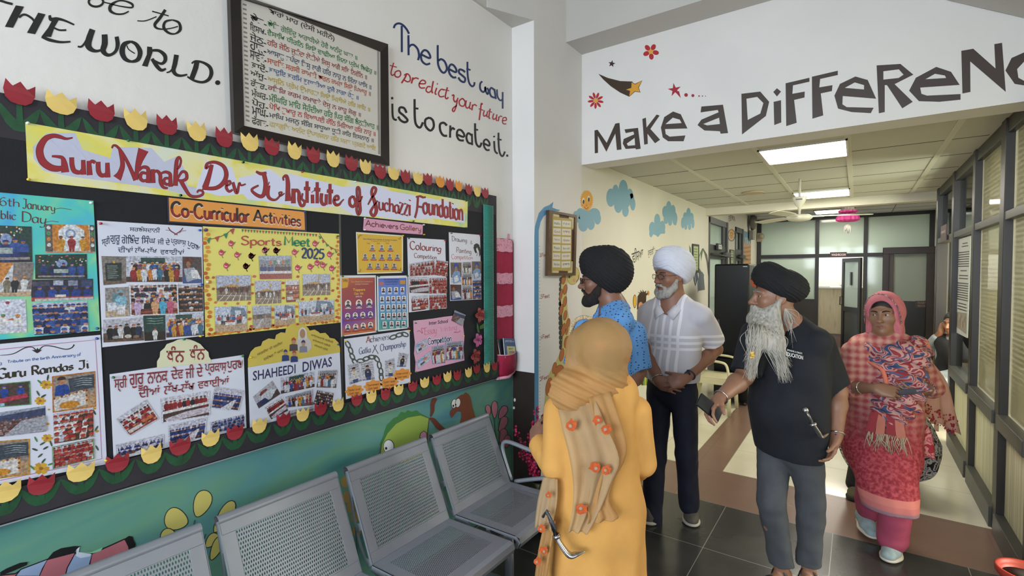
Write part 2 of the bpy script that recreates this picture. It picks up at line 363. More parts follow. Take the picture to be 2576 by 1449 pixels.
# floor: black granite hall, brown borders, cream tiles in the corridor
def tile_mat(name,col,col2,size,off,joint,rough=.14,var=.2,nscale=3.0):
 M=D.materials.new(name);M.use_nodes=True;nt=M.node_tree;b=nt.nodes['Principled BSDF'];L=nt.links.new
 tc=nt.nodes.new('ShaderNodeTexCoord');mp=nt.nodes.new('ShaderNodeMapping');mp.inputs['Location'].default_value=(-off[0],-off[1],0)
 br=nt.nodes.new('ShaderNodeTexBrick');br.offset=0;br.squash=1
 br.inputs['Scale'].default_value=1;br.inputs['Brick Width'].default_value=size;br.inputs['Row Height'].default_value=size
 br.inputs['Mortar Size'].default_value=.0022;br.inputs['Mortar Smooth'].default_value=0;br.inputs['Bias'].default_value=0
 n=nt.nodes.new('ShaderNodeTexNoise');n.inputs['Scale'].default_value=nscale;n.inputs['Detail'].default_value=8
 r=nt.nodes.new('ShaderNodeValToRGB');r.color_ramp.elements[0].position=.32;r.color_ramp.elements[1].position=.72
 r.color_ramp.elements[0].color=lin(col);r.color_ramp.elements[1].color=lin(col2)
 br.inputs['Mortar'].default_value=lin(joint)
 L(tc.outputs['Object'],mp.inputs[0]);L(mp.outputs[0],br.inputs['Vector']);L(tc.outputs['Object'],n.inputs['Vector']);L(n.outputs[0],r.inputs[0])
 L(r.outputs[0],br.inputs['Color1']);L(r.outputs[0],br.inputs['Color2']);L(br.outputs['Color'],b.inputs['Base Color'])
 rr=nt.nodes.new('ShaderNodeMapRange');rr.inputs[3].default_value=rough*.92;rr.inputs[4].default_value=rough*1.12
 L(n.outputs[0],rr.inputs[0]);L(rr.outputs[0],b.inputs['Roughness'])
 bp=nt.nodes.new('ShaderNodeBump');bp.inputs['Strength'].default_value=.08;bp.inputs['Distance'].default_value=.004
 n2=nt.nodes.new('ShaderNodeTexNoise');n2.inputs['Scale'].default_value=26;L(tc.outputs['Object'],n2.inputs['Vector'])
 L(n2.outputs[0],bp.inputs['Height']);L(bp.outputs[0],b.inputs['Normal'])
 return M
GRANITE=tile_mat('black_granite_tiles','#323231','#41413e',.655,(-.105,3.79),'#8a877f',.22)
BROWN=tile_mat('brown_border_tiles','#7a6053','#7f6558',.62,(.1,3.79),'#6f584c',.26)
CREAM=tile_mat('cream_corridor_tiles','#d3cdb4','#ded9c4',.62,(-.92,4.45),'#a19c88',.13)
fl=MB()
def quad(x0,y0,x1,y1,mi):fl.add([(x0,y0,0),(x1,y0,0),(x1,y1,0),(x0,y1,0)],[(0,1,2,3)],mi)
quad(-2.6,-4.2,3.6,3.79,0);quad(-2.6,3.79,3.6,4.447,1)
quad(-2.6,4.447,-1.222,14.5,2);quad(-1.222,4.447,-.922,14.5,1);quad(-.922,4.447,3.6,12.3,2);quad(-.922,12.3,3.6,14.5,1)
struct(fl.build('floor',[GRANITE,BROWN,CREAM]))
# walls of the hall
wall_left=slab('wall_left',(XB-.2,-4.2,0),(XB,YC,4.3),PLASTER)
column=slab('wall_column',(XB-.2,YC,0),(XC,YH,4.3),PLASTER)
corridor_wall=MB().box((XB-.2,YH,0),(XC,8.03,3.1))
corridor_wall.box((XB-.2,8.03,2.585),(XC,9.36,3.1)).box((XB-.2,9.36,0),(XC,10.05,3.1)).box((XB-.2,10.05,2.57),(XC,10.8,3.1)).box((XB-.2,10.8,0),(XC,12.62,3.1))
corridor_wall=struct(corridor_wall.build('wall_corridor',PLASTER2))
slab('trim_column_dado',(XB-.01,YC-.004,0),(XC+.001,YC,.985),DARKWOOD)
header=MB().box((XC,YH,2.613),(3.4,YH+.22,4.3));header=struct(header.build('wall_header',PLASTER))
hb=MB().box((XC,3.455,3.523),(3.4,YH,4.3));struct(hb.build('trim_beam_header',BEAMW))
# the slanting underside of the stair over the header's right end
st=MB();st.prism([(.381,3.69,3.248),(1.9,3.69,2.31),(1.9,3.69,2.62),(.55,3.69,3.46)],(0,-1.3,0));st.v=[(x,min(y,YH-.001)+.03 if y>3.6 else y,z) for x,y,z in st.v]
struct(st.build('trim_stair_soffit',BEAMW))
lb=MB().prism([(XB,2.66,3.5),(XB,YC,3.5),(XC,YC,3.5),(-2.062,2.66,3.5)],(0,0,.8));lb.box((XB,-4.2,3.5),(-2.07,2.66,4.3))
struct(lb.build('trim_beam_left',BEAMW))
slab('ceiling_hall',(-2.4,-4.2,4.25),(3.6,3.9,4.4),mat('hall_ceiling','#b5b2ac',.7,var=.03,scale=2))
# back and right walls of the hall with their glazing openings (behind the camera)
wb=MB().box((-2.3,-4.2,0),(-1.9,-4.0,4.3)).box((1.5,-4.2,0),(3.4,-4.0,4.3)).box((-1.9,-4.2,3.0),(1.5,-4.0,4.3));struct(wb.build('wall_back',PLASTER))
wr=MB().box((3.2,-4.2,0),(3.4,-2.4,4.3)).box((3.2,1.2,0),(3.4,YH,4.3)).box((3.2,-2.4,3.1),(3.4,1.2,4.3)).box((3.2,-2.4,0),(3.4,1.2,.7));struct(wr.build('wall_right',PLASTER))
wf=MB()
for x in(-1.9,-.8,.3,1.4):wf.box((x,-4.14,0),(x+.08,-4.06,3.0))
for z in(0,2.1,2.92):wf.box((-1.9,-4.13,z),(1.48,-4.07,z+.08))
struct(wf.build('window_1',ALU))
wf=MB()
for y in(-2.4,-1.2,0,1.12):wf.box((3.26,y,.7),(3.34,y+.08,3.1))
for z in(.7,3.02):wf.box((3.27,-2.4,z),(3.33,1.2,z+.08))
struct(wf.build('window_2',ALU))  # unseen window frame put in around the added side light
# ceilings of the corridor: square mineral tiles on white T-bars
def ceil_mat(name,c1,c2):
 return mat(name,c1,.75,var=.03,scale=1.4,bump=.1,bscale=90)
CEIL=ceil_mat('ceiling_tile_grey_cream','#c4c2b4','')
TBAR=mat('tbar_white','#cfccba',.5)
DARKGAP=mat('tile_joint_shadow_gap','#5c5a50',.8)
cl=MB().box((XC,YH+.22,2.682),(XR+.1,7.85,2.75));ceil1=struct(cl.build('ceiling',CEIL))
tb=MB()
for x in(-1.31,-.67,-.07,.535):tb.box((x-.02,YH+.22,2.677),(x+.02,7.85,2.683))
o=tb.build('tee_bar',TBAR,ceil1)
tb=MB()
y=4.2
while y<7.8:
 tb.box((XC,y-.004,2.6795),(XR,y+.004,2.683));y+=.645
tb.build('tile_joint',DARKGAP,ceil1)
slab('trim_beam_corridor',(XC,7.85,2.575),(1.5,8.02,2.95),mat('beam_cream','#cfc9b6',.6,var=.03))
cl=MB().box((XC-.01,8.02,2.9),(1.5,12.62,2.98));c2=struct(cl.build('ceiling_rear',mat('rear_ceiling_grey','#b5b6b8',.7,var=.03,scale=2)))
tb=MB()
for x in(-1.3,-.67,-.05,.55):tb.box((x-.006,8.02,2.897),(x+.006,12.6,2.9))
for y in(8.7,9.3,9.9,10.5,11.1,11.7,12.3):tb.box((XC,y-.004,2.897),(1.4,y+.004,2.9))
tb.build('tile_joint',DARKGAP,c2)
# rear right-hand wall
slab('wall_rear_right',(1.22,7.66,0),(1.42,12.62,3.0),PLASTER2)
slab('wall_rear_return',(XR+.13,7.66,0),(1.22,7.76,2.95),DARKWOOD)
# office behind the right partition, rooms behind the doors
OFFW=mat('office_wall_yellow','#d9d3b4',.6,var=.04,scale=2)
slab('wall_office',(3.0,2.6,0),(3.1,7.9,2.7),OFFW)
slab('wall_office_far',(XR+.15,7.56,0),(3.1,7.64,2.7),OFFW)
slab('wall_office_near',(XR+.1,2.6,0),(3.1,2.7,2.6),OFFW)
slab('ceiling_office',(XR+.1,2.6,2.69),(3.1,7.65,2.75),mat('office_ceiling','#d8d6c8',.7))
slab('wall_classroom',(-3.9,7.8,0),(-3.8,11.4,2.8),mat('classroom_wall','#cfd8d2',.6,var=.03))
slab('wall_classroom_side',(-3.9,11.35,0),(-2.3,11.45,2.8),MATS['classroom_wall'])
slab('wall_classroom_near',(-3.9,7.7,0),(-2.3,7.8,2.8),MATS['classroom_wall'])
slab('ceiling_classroom',(-3.9,7.7,2.75),(-2.29,11.45,2.8),MATS['classroom_wall'])
slab('wall_washroom',(-2.0,14.4,0),(1.5,14.5,3.0),mat('washroom_wall','#d9d7d0',.6,var=.03))
slab('ceiling_washroom',(-2.0,12.6,2.95),(1.5,14.5,3.0),MATS['washroom_wall'])
# ------------------------------------------------------------------ glass partitions
def glass_mat(name,col,mix,rough=.02,frost=0.0,ior=1.45):
 """clear glass reflects a little; frosted glass also scatters what comes through"""
 M=D.materials.new(name);M.use_nodes=True;nt=M.node_tree;nt.nodes.remove(nt.nodes['Principled BSDF']);L=nt.links.new
 out=nt.nodes['Material Output'];t=nt.nodes.new('ShaderNodeBsdfTransparent');t.inputs[0].default_value=lin(col)
 g=nt.nodes.new('ShaderNodeBsdfGlossy');g.inputs['Roughness'].default_value=rough
 f=nt.nodes.new('ShaderNodeFresnel');f.inputs[0].default_value=ior
 mx=nt.nodes.new('ShaderNodeMixShader');base=t
 if frost:
  a=nt.nodes.new('ShaderNodeBsdfTranslucent');a.inputs[0].default_value=lin(col)
  d=nt.nodes.new('ShaderNodeBsdfDiffuse');d.inputs[0].default_value=lin(col)
  m1=nt.nodes.new('ShaderNodeMixShader');m1.inputs[0].default_value=mix;L(a.outputs[0],m1.inputs[1]);L(d.outputs[0],m1.inputs[2])
  m2=nt.nodes.new('ShaderNodeMixShader');m2.inputs[0].default_value=frost;L(t.outputs[0],m2.inputs[1]);L(m1.outputs[0],m2.inputs[2]);base=m2
 L(f.outputs[0],mx.inputs[0]);L(base.outputs[0],mx.inputs[1]);L(g.outputs[0],mx.inputs[2]);L(mx.outputs[0],out.inputs[0]);MATS[name]=M
 return M
CLEAR=glass_mat('clear_glass','#eef4ee',.5,ior=1.3)
MINT=glass_mat('frosted_mint_glass','#dbe8dc',.5,.06,.95)
MILK=glass_mat('frosted_cream_glass','#f0efe2',.25,.05,.5,1.12)
STRIPED=ramp_mat('striped_curtain_panel',[(.25,'#8f8b6f'),(.45,'#c9c6a2'),(.6,'#dcdaba'),(.8,'#a8a585')],9,2,.6,stretch=(1,6,.03))
# right-hand partition: posts, rails, panes, curtained lower panels
pr=struct(empty('window_3',(XR,5.5,0)))
def pbox(name,lo,hi,m,parent=pr,bevel=.004):
 o=MB().box(lo,hi).build(name,m,parent,bevel=bevel);settle(o);return o
posts=[(3.62,3.74),(4.36,4.48),(5.34,5.44),(6.38,6.5),(7.55,7.66)]
for a,b in posts:pbox('post',(XR,a,0),(XR+.1,b,2.68),ALU)
pbox('top_rail',(XR+.01,3.74,2.585),(XR+.09,7.55,2.68),ALU)
for(a,b) in zip(posts[:-1],posts[1:]):
 y0,y1=a[1],b[0]
 pbox('transom',(XR+.005,y0,2.035),(XR+.095,y1,2.09),ALUG)
 g=pbox('upper_pane',(XR+.045,y0,2.09),(XR+.052,y1,2.585),CLEAR if y0>5 else MILK,bevel=0)
 if y0<6.4:
  pbox('middle_rail',(XR-.012,y0,.7),(XR+.1,y1,.79),ALUG);pbox('bottom_rail',(XR-.015,y0,0),(XR+.1,y1,.14),ALUG)
  pbox('lower_panel',(XR+.04,y0,.14),(XR+.055,y1,.7),STRIPED,bevel=0)
  pbox('middle_pane',(XR+.045,y0,.79),(XR+.052,y1,2.035),CLEAR if y0>5 else MILK,bevel=0)
  # venetian blinds behind the first three bays
SLAT=mat('cream_blind_slat','#e4e1bb',.5,trans=.35)
for k,(y0,y1) in enumerate(((3.0,4.36),(4.48,5.34))):
 bl=empty('venetian_blind',(XR+.1,(y0+y1)/2,0),0,['cream venetian blind behind the glass bay at the right edge','cream venetian blind behind the second glass bay from the camera'][k],'blind','blinds in the glass partition')
 b=MB();z=.82
 while z<2.6:
  b.box((XR+.1,y0+.02,z),(XR+.128,y1-.02,z+.026),0);z+=.032
 settle(b.build('slat',SLAT,bl))
 settle(MB().box((XR+.095,y0+.02,2.6),(XR+.135,y1-.02,2.63)).build('head_rail',SLAT,bl))
 # back partition with the washroom door opening
bp=struct(empty('window_4',(-.5,YBK,0)))
def bbox(name,x0,x1,z0,z1,m,d0=0.0,d1=.07,par=bp):
 o=MB().box((x0,YBK+d0,z0),(x1,YBK+d1,z1)).build(name,m,par);settle(o);return o
for x0,x1 in((-1.9,-1.81),(-.75,-.68),(.1,.17),(1.14,1.22)):bbox('post',x0,x1,0,2.9,ALU)
for x0,x1 in((-1.81,-.75),(-.68,.1),(.17,1.14)):
 bbox('top_rail',x0,x1,2.83,2.9,ALU);bbox('transom',x0,x1,2.015,2.095,ALU)
 bbox('upper_pane',x0,x1,2.095,2.83,MINT,.03,.038)
bbox('middle_pane',-1.81,-.75,1.115,2.015,MINT,.03,.038);bbox('sill_rail',-1.81,-.75,1.06,1.115,ALU)
bbox('lower_panel',-1.81,-.75,0,1.06,DARKWOOD,.01,.05)
bbox('side_pane',.17,.44,.9,2.015,MINT,.03,.038);bbox('side_panel',.17,.44,0,.9,ALU,.01,.05)
# washroom door, ajar
wd=struct(empty('door_1',(.07,YBK-.02,0),R(-62)))
def door(name,lo,hi,m):return MB().box(lo,hi).build(name,m,wd)
for lo,hi in(((-.7,-.02,0),(-.62,.02,2.0)),((-.08,-.02,0),(0,.02,2.0)),((-.62,-.02,1.92),(-.08,.02,2.0)),((-.62,-.02,.85),(-.08,.02,.95)),((-.62,-.02,0),(-.08,.02,.12))):door('stile',lo,hi,ALU)
door('glass_pane',(-.62,-.004,.95),(-.08,.004,1.92),MINT);door('lower_glass',(-.62,-.004,.12),(-.08,.004,.85),mat('dark_tinted_panel','#3b403e',.25))
b=MB();b.tube([(-.66,-.03,.98),(-.66,-.07,.98),(-.66,-.07,1.16),(-.66,-.03,1.16)],.01);b.build('door_handle',mat('black_handle','#141414',.3),wd)
b=MB().box((-.36,-.03,1.42),(-.31,-.004,1.7));b.build('door_plate',mat('dark_plate','#2e3330',.4),wd)
# dark timber doorway with its glazed leaf
dd=struct(empty('door_2',(.83,YBK-.08,0)))
WOOD=mat('reddish_dark_wood','#2c1f19',.38,var=.25,scale=5)
def dbox(name,lo,hi,m):o=MB().box(lo,hi).build(name,m,dd,bevel=.004);settle(o);return o
y0=YBK-.14
dbox('frame_post',(.42,y0,0),(.52,YBK,2.19),WOOD);dbox('frame_post',(1.1,y0,0),(1.218,YBK,2.19),WOOD);dbox('frame_head',(.42,y0-.01,2.06),(1.218,YBK,2.19),WOOD)
dbox('inner_stile',(.52,y0+.03,0),(.59,YBK-.03,2.06),mat('brown_stile','#4a3a33',.4));dbox('glass_pane',(.59,y0+.06,1.12),(1.1,y0+.07,2.06),glass_mat('grey_frosted_glass','#a7b0a6',.7,.08,.95))
dbox('lower_panel',(.59,y0+.05,0),(1.1,y0+.08,1.12),mat('black_door_panel','#1c1c1f',.3));dbox('kick_strip',(.59,y0+.04,.36),(1.1,y0+.05,.4),mat('steel_strip','#bdbdb8',.3,.6))
i=Ink(Plane(1,y0+.05,-1));zf=[(2310,760),(2350,760),(2350,773),(2310,773)]
i.poly([(2302,757),(2350,757),(2350,774),(2302,774)],'#3a2a28');i.lift().text('WARNING',[(2308,759),(2345,759),(2345,765),(2308,765)],'#8d807c');i.text('MEDICAL ROOM',[(2308,767),(2345,767),(2345,772),(2308,772)],'#8d807c');i.build('door_plate',dd)
# wooden counter seen through the washroom door
ct=empty('washroom_cupboard',(-.4,13.5,0),0,'light wood laminate counter seen through the washroom doorway','counter')
LW_=ramp_mat('light_wood_laminate',[(.3,'#a99b80'),(.5,'#c0b395'),(.7,'#b3a587')],7,3,.5,stretch=(2.2,1,.35))
settle(MB().box((-1.2,13.3,.3),(.5,13.8,1.33)).build('carcass',LW_,ct,bevel=.004));settle(MB().box((-1.22,13.28,1.33),(.52,13.82,1.36)).build('worktop',mat('white_worktop','#dcdad2',.3),ct))
settle(MB().box((-1.18,13.34,0),(.48,13.8,.3)).build('plinth',BROWN,ct))
t=MB();t.tube([(-.28,13.5,1.364),(-.28,13.5,1.42),(-.2,13.42,1.47),(-.14,13.36,1.5)],.014);t.ball((-.3,13.5,1.394),.03)
tag(t.build('tap',mat('chrome','#c8c8c4',.15,1)),'small steel tap on the washroom counter','tap')
t=MB().box((-.75,13.35,1.361),(-.5,13.45,1.4));tag(t.build('soap_tray',mat('white_plastic','#dad9d2',.35),bevel=.01),'flat white tray lying on the washroom counter','tray')
# classroom doors in the corridor's left wall
def glazed_door(n,y0,y1,top):
 d=struct(empty('door_%d'%n,(XC,(y0+y1)/2,0)))
 def q(name,lo,hi,m):o=MB().box(lo,hi).build(name,m,d,bevel=.003);settle(o)
 x0,x1=XC-.07,XC+.012;GA=mat('charcoal_aluminium','#3a3b3a',.4,var=.08)
 q('frame_post',(x0,y0,0),(x1,y0+.06,top),GA);q('frame_post',(x0,y1-.1,0),(x1+.01,y1,top),GA);q('frame_head',(x0,y0,top-.1),(x1,y1,top),GA)
 q('stile',(x0+.02,y1-.32,0),(x1-.012,y1-.1,top-.1),ALU)
 q('middle_rail',(x0+.01,y0+.06,1.93),(x1-.005,y1-.1,2.15),ALU);q('bottom_rail',(x0+.01,y0+.06,0),(x1-.005,y1-.1,.3),ALU)
 q('upper_pane',(x0+.03,y0+.06,2.15),(x0+.038,y1-.32,top-.1),MINT);q('lower_pane',(x0+.03,y0+.06,.3),(x0+.038,y1-.32,1.93),MINT)
 b=MB();b.tube([(x1,y0+.1,2.0),(x1+.05,y0+.1,2.0),(x1+.06,y1+.12,1.97)],.012);settle(b.build('closer_arm',ALUG,d))
 b=MB().box((x1,y1-.42,1.97),(x1+.07,y1-.12,2.05));settle(b.build('door_closer',ALUG,d,bevel=.01))
glazed_door(3,8.03,9.36,2.585);glazed_door(4,10.05,10.8,2.57)
# ================================================================== paint on the walls
BLACK,NAVY,REDP='#1d1c1b','#16284f','#a4222c'
# teal sea mural below the notice board
MURAL=ramp_mat('mural_sea_wash',[(.28,'#3a7578'),(.42,'#548c82'),(.52,'#64967d'),(.62,'#5a9190'),(.78,'#477f93')],1.1,3,.5,stretch=(1,.7,3.2),distort=1.6)
sea=MB().box((XB,-1.5,0),(XB+.001,2.976,.962)).build('sea_mural',MURAL,wall_left)
tag(sea,'teal and green painted sea mural below the notice board')
i=Ink(WALL,.0014)
def outlined(pts,col,f,w=7,line='#26302f'):
 i.poly(pts,col,f).lift();i.stroke(pts+[pts[0]],w,line,f,smooth=False);i.lift()
def petal(cx,cy,rx,ry,rot,col,f='z8',w=8):
 ca,sa=math.cos(R(rot)),math.sin(R(rot));pts=[]
 for t in range(24):
  a=2*math.pi*t/24;q=1-.45*(1+math.sin(a))/2
  x,y=rx*math.cos(a)*q,ry*math.sin(a);pts.append((cx+x*ca-y*sa,cy+x*sa+y*ca))
 outlined(pts,col,f,w)
 # pale yellow seaweed
YEL='#c9bd68'
for q in((1865,780,100,130,22),(1630,925,130,110,-75),(2070,900,75,170,32),(1570,1090,90,90,-60),(1955,1120,60,80,40),(2000,1190,60,120,25)):petal(*q[:5],YEL)
i.stroke([(1800,930),(1790,1000),(1800,1100),(1830,1300),(1840,1800)],12,'#3c5c50','z8');i.stroke([(1745,1000),(1790,1080),(1830,1300)],9,'#3c5c50','z8');i.stroke([(1900,1060),(1860,1200),(1840,1500)],9,'#3c5c50','z8')
for c in((868,1212),(872,1250),(882,1275),(893,1300),(897,1335),(872,1330)):i.ell(c,11,15,'#a78a52',n=14).lift()
i.stroke([(880,1210),(890,1290),(900,1420)],3,'#3c5c50')
# striped sea creature at the lower left
outlined([(0,1440),(140,1425),(190,1390),(430,1295),(680,1230),(850,1240),(1150,1105),(1200,1200),(1215,1330),(700,1500),(0,1700)],'#b46a72','z8',12,'#1a1a1c')
for a in([(140,1449),(190,1385),(440,1290),(390,1380),(360,1449)],[(600,1449),(620,1370),(690,1240),(850,1240),(825,1340),(810,1449)]):outlined(a,'#93a7c8','z8',10,'#1a1a1c')
i.poly([(440,1285),(490,1225),(560,1190),(680,1170),(745,1172),(700,1205),(680,1235),(560,1262)],'#151518','z8').poly([(0,1410),(60,1375),(180,1325),(255,1315),(245,1345),(120,1400),(0,1445)],'#151518','z8')
i.poly([(1145,1105),(1190,1075),(1225,1085),(1235,1120),(1250,1150),(1245,1190),(1215,1230),(1190,1225),(1180,1160)],'#151518','z8').lift()
i.poly([(705,1200),(735,1175),(725,1225),(840,1240),(830,1265),(740,1280),(700,1260)],'#c9d4df','z8').poly([(730,1225),(850,1222),(950,1180),(930,1215),(860,1236)],'#7fbf96','z8').lift()
# green fish
outlined([(1305,1330),(1320,1240),(1370,1140),(1450,1050),(1560,990),(1680,970),(1760,1000),(1745,1130),(1740,1330),(1500,1420)],'#94ac4f','z7',9,'#5a5138')
i.poly([(1340,1190),(1345,1130),(1370,1060),(1400,1035),(1430,1000),(1470,985),(1500,940),(1540,950),(1560,925),(1600,940),(1640,925),(1670,950),(1720,975),(1755,995),(1680,972),(1560,992),(1450,1052),(1375,1140)],'#3f7a40','z7').lift()
i.poly([(1300,1250),(1345,1150),(1360,1170),(1325,1245)],'#3f7a40','z7')
i.ell((1387,1262),52,68,'#5a3d35','z7').lift();i.ell((1385,1262),46,60,'#dfe4e6','z7').lift();i.ell((1362,1278),10,13,'#111','z7').lift()
outlined([(1670,1180),(1680,1140),(1710,1118),(1735,1135),(1740,1195)],'#c48fa0','z7',6)
# brown ribbons and the seahorse
i.stroke([(1775,985),(1790,930),(1792,870),(1816,812)],[14,36,40,46],'#6d3a2c','z7').stroke([(1765,1000),(1800,1020),(1850,1080),(1900,1110)],[14,44,52,30],'#6d3a2c','z7').lift()
i.stroke([(2150,1000),(2125,900),(2110,810),(2080,775)],[80,70,62,40],'#7a4a2c','z7')
i.poly([(1950,965),(1955,935),(1985,900),(1990,860),(2020,810),(2060,780),(2110,790),(2130,850),(2145,950),(2150,1020),(2040,1050),(2060,985),(2055,940),(2020,935),(1990,970),(1968,998)],'#7a4330','z7').lift()
for c in((1990,865),(2025,858)):i.ell(c,26,44,'#3a2a26','z7',8).lift();i.ell(c,22,40,'#e4e4e2','z7',8).lift()
i.ell((1983,885),8,11,'#111','z7').ell((2005,875),7,10,'#111','z7')
# pink petals by the column
for q in((2307,925,30,48,-10),(2365,920,36,80,0),(2440,945,42,66,28),(2440,1055,46,76,22),(2440,1165,46,70,15),(2480,1215,40,60,10)):petal(q[0],q[1],q[2],q[3],q[4],'#b77684','z7',5)
for a in([(2365,1000),(2370,1100),(2400,1300),(2420,1700)],[(2310,970),(2340,1060),(2390,1250)],[(2420,1005),(2395,1120)],[(2420,1130),(2400,1250)]):i.stroke(a,8,'#3b5c4c','z7')
i.build('mural_sea_creatures',wall_left,PAINT)
MB().box((XB,-1.5,.958),(XB+.004,2.976,.966)).build('mural_border_line',mat('pale_border_line','#b4bfc4',.5),wall_left)
# brushed lettering, upper left
i=Ink(WALL)
f='zw'
i.stroke([(-300,-60),(0,8),(60,26),(135,45)],26,BLACK,f)
i.poly([(170,58),(258,72),(140,300),(52,290)],BLACK,f).stroke([(205,190),(245,160),(290,165),(350,205),(375,245)],24,BLACK,f).poly([(412,137),(490,155),(378,370),(290,355)],BLACK,f)
i.poly([(570,205),(640,205),(590,290),(550,400),(445,397),(520,300)],BLACK,f).stroke([(535,165),(548,210),(610,203),(690,220),(800,268)],[26,40,34,24,18],BLACK,f).stroke([(580,300),(640,325),(715,325)],20,BLACK,f).stroke([(450,395),(530,430),(650,455),(760,450)],[30,36,26,18],BLACK,f)
i.stroke([(838,502),(875,505),(912,470),(960,400)],[18,22,24,40],BLACK,f).stroke([(998,318),(962,420),(952,490),(985,535),(1040,552),(1095,540)],[64,72,72,50,30,24],BLACK,f)
i.stroke([(1128,372),(1130,470),(1112,545),(1150,590),(1200,590),(1250,550),(1270,480),(1258,396)],[62,66,60,40,30,34,46,44],BLACK,f)
i.stroke([(1412,448),(1340,480),(1318,560),(1350,635),(1420,665),(1490,640),(1512,560),(1470,480),(1412,448)],[24,52,62,48,26,46,54,40,24],BLACK,f).stroke([(1368,490),(1390,535),(1455,578)],12,BLACK,f)
i.poly([(1588,503),(1640,508),(1648,560),(1592,722),(1532,710),(1585,590)],BLACK,f).stroke([(1640,545),(1715,548),(1775,595),(1782,655),(1735,688),(1640,640)],[26,32,44,40,28,18],BLACK,f).stroke([(1640,635),(1690,710),(1740,758),(1792,742)],[36,44,36,18],BLACK,f)
i.stroke([(1798,785),(1835,772),(1870,735),(1890,690)],[14,18,24,40],BLACK,f).stroke([(1905,592),(1888,690),(1872,760),(1900,805),(1955,818),(2022,805)],[52,52,46,36,26,18],BLACK,f)
i.poly([(2105,650),(2155,658),(2140,740),(2095,860),(2045,838),(2080,740)],BLACK,f).stroke([(2068,686),(2110,662),(2190,675),(2262,722),(2282,790),(2255,855),(2190,888),(2100,872),(2022,828)],[16,24,26,38,44,38,28,26,18],BLACK,f).ell((2350,893),28,26,BLACK,f)
i.ring((1035,20),78,52,24,BLACK,f).stroke([(1110,20),(1160,34),(1220,45)],14,BLACK,f).stroke([(1200,45),(1300,68),(1420,82),(1425,45),(1350,12),(1270,12),(1195,60),(1190,115),(1250,150),(1330,150),(1390,122)],[12,14,18,26,18,16,38,34,20,18,14],BLACK,f)
i.stroke([(1785,106),(1725,195),(1672,262),(1690,303),(1760,316),(1850,305),(1922,285)],[32,34,34,24,14,12,12],BLACK,f).stroke([(1642,122),(1820,172)],14,BLACK,f,False).stroke([(1482,225),(1570,225),(1690,180)],12,BLACK,f)
i.stroke([(1860,215),(1785,235),(1768,300),(1820,355),(1890,365),(1945,320),(1930,245),(1860,215)],[14,26,34,26,16,34,28,14],BLACK,f)
tag(i.build('painted_lettering',wall_left,PAINT),'black brushed words reading be to THE WORLD')
# the quotation near the column: three lines of monoline lettering
i=Ink(WALL)
f='zq'
B1,R1,K1='#1b2f5c','#a8242e','#1c1b1a'
i.stroke([(115,118),(130,85),(165,72),(205,90),(240,130),(262,172)],20,B1,f).stroke([(192,95),(193,348)],20,B1,f)
i.stroke([(256,185),(258,378)],20,B1,f).stroke([(262,300),(280,280),(310,280),(345,320),(358,380),(348,425)],20,B1,f)
i.stroke([(385,372),(455,405),(465,385),(440,340),(405,330),(378,370),(385,430),(425,465),(465,455)],20,B1,f)
i.stroke([(537,280),(538,420),(545,480),(570,530),(600,545),(625,505),(605,440),(570,415),(545,430)],20,B1,f)
i.stroke([(650,512),(708,540),(715,515),(690,475),(660,468),(642,510),(655,560),(685,590),(715,588)],20,B1,f)
i.stroke([(800,540),(775,520),(745,515),(742,545),(770,570),(800,600),(790,635),(755,620),(735,590)],20,B1,f)
i.stroke([(822,440),(824,560),(838,640),(865,675),(885,665),(890,635)],18,B1,f).stroke([(812,505),(852,520)],16,B1,f)
i.stroke([(965,628),(945,650),(945,700),(970,730),(990,715),(992,680),(1000,725),(1015,750),(1025,720),(1010,690)],18,B1,f)
i.stroke([(1085,715),(1050,690),(1035,725),(1050,770),(1085,785)],18,B1,f).stroke([(1080,700),(1095,798)],18,B1,f)
i.stroke([(1105,705),(1110,770),(1135,810),(1160,800)],16,B1,f).stroke([(1160,730),(1160,890)],16,B1,f)
W1=[([(115,450),(90,540),(100,570),(120,560)],12),([(78,475),(145,492)],9),([(160,525),(130,540),(128,575),(155,588),(180,570),(178,535),(160,525)],13),([(240,555),(225,590),(190,645)],16),([(215,570),(245,555),(270,580),(272,620),(245,632),(212,610)],13),([(300,590),(285,648)],16),([(292,615),(325,595),(355,605)],13),([(360,650),(415,650),(415,625),(385,618),(358,655),(372,690),(415,690)],13),([(470,680),(440,680),(425,715),(450,735),(480,715)],13),([(495,625),(480,710),(490,742)],15),([(528,690),(512,740),(525,755)],14),([(530,650),(538,655)],14),([(600,712),(570,705),(545,740),(560,775),(600,770)],13),([(630,685),(610,770),(622,795),(640,780)],14),([(590,705),(648,718)],9),([(672,765),(692,760),(690,800),(705,825),(725,805)],14),([(730,785),(715,860),(695,915),(678,905),(690,880),(720,860)],13),([(775,790),(745,815),(750,855),(785,865),(800,825),(775,790)],13),([(812,810),(805,860),(820,885),(845,865)],13),([(852,825),(842,880),(858,892)],13),([(872,850),(865,905)],14),([(868,870),(890,850),(912,865)],12),([(968,850),(955,842),(948,900),(935,1000)],14),([(930,890),(975,905)],9),([(985,905),(975,945),(985,962),(1010,945)],12),([(1015,915),(1008,960),(1020,970)],12),([(1040,890),(1028,970),(1040,985)],13),([(1018,910),(1060,925)],8),([(1075,935),(1065,975),(1075,992),(1098,978)],12),([(1105,945),(1098,995),(1110,1005)],12),([(1125,965),(1118,1010)],13),([(1122,980),(1140,960),(1155,970)],10),([(1160,1005),(1195,1000),(1190,975),(1165,980),(1158,1015),(1170,1035),(1195,1035)],11)]
for p,w in W1:i.stroke(p,w,R1,f)
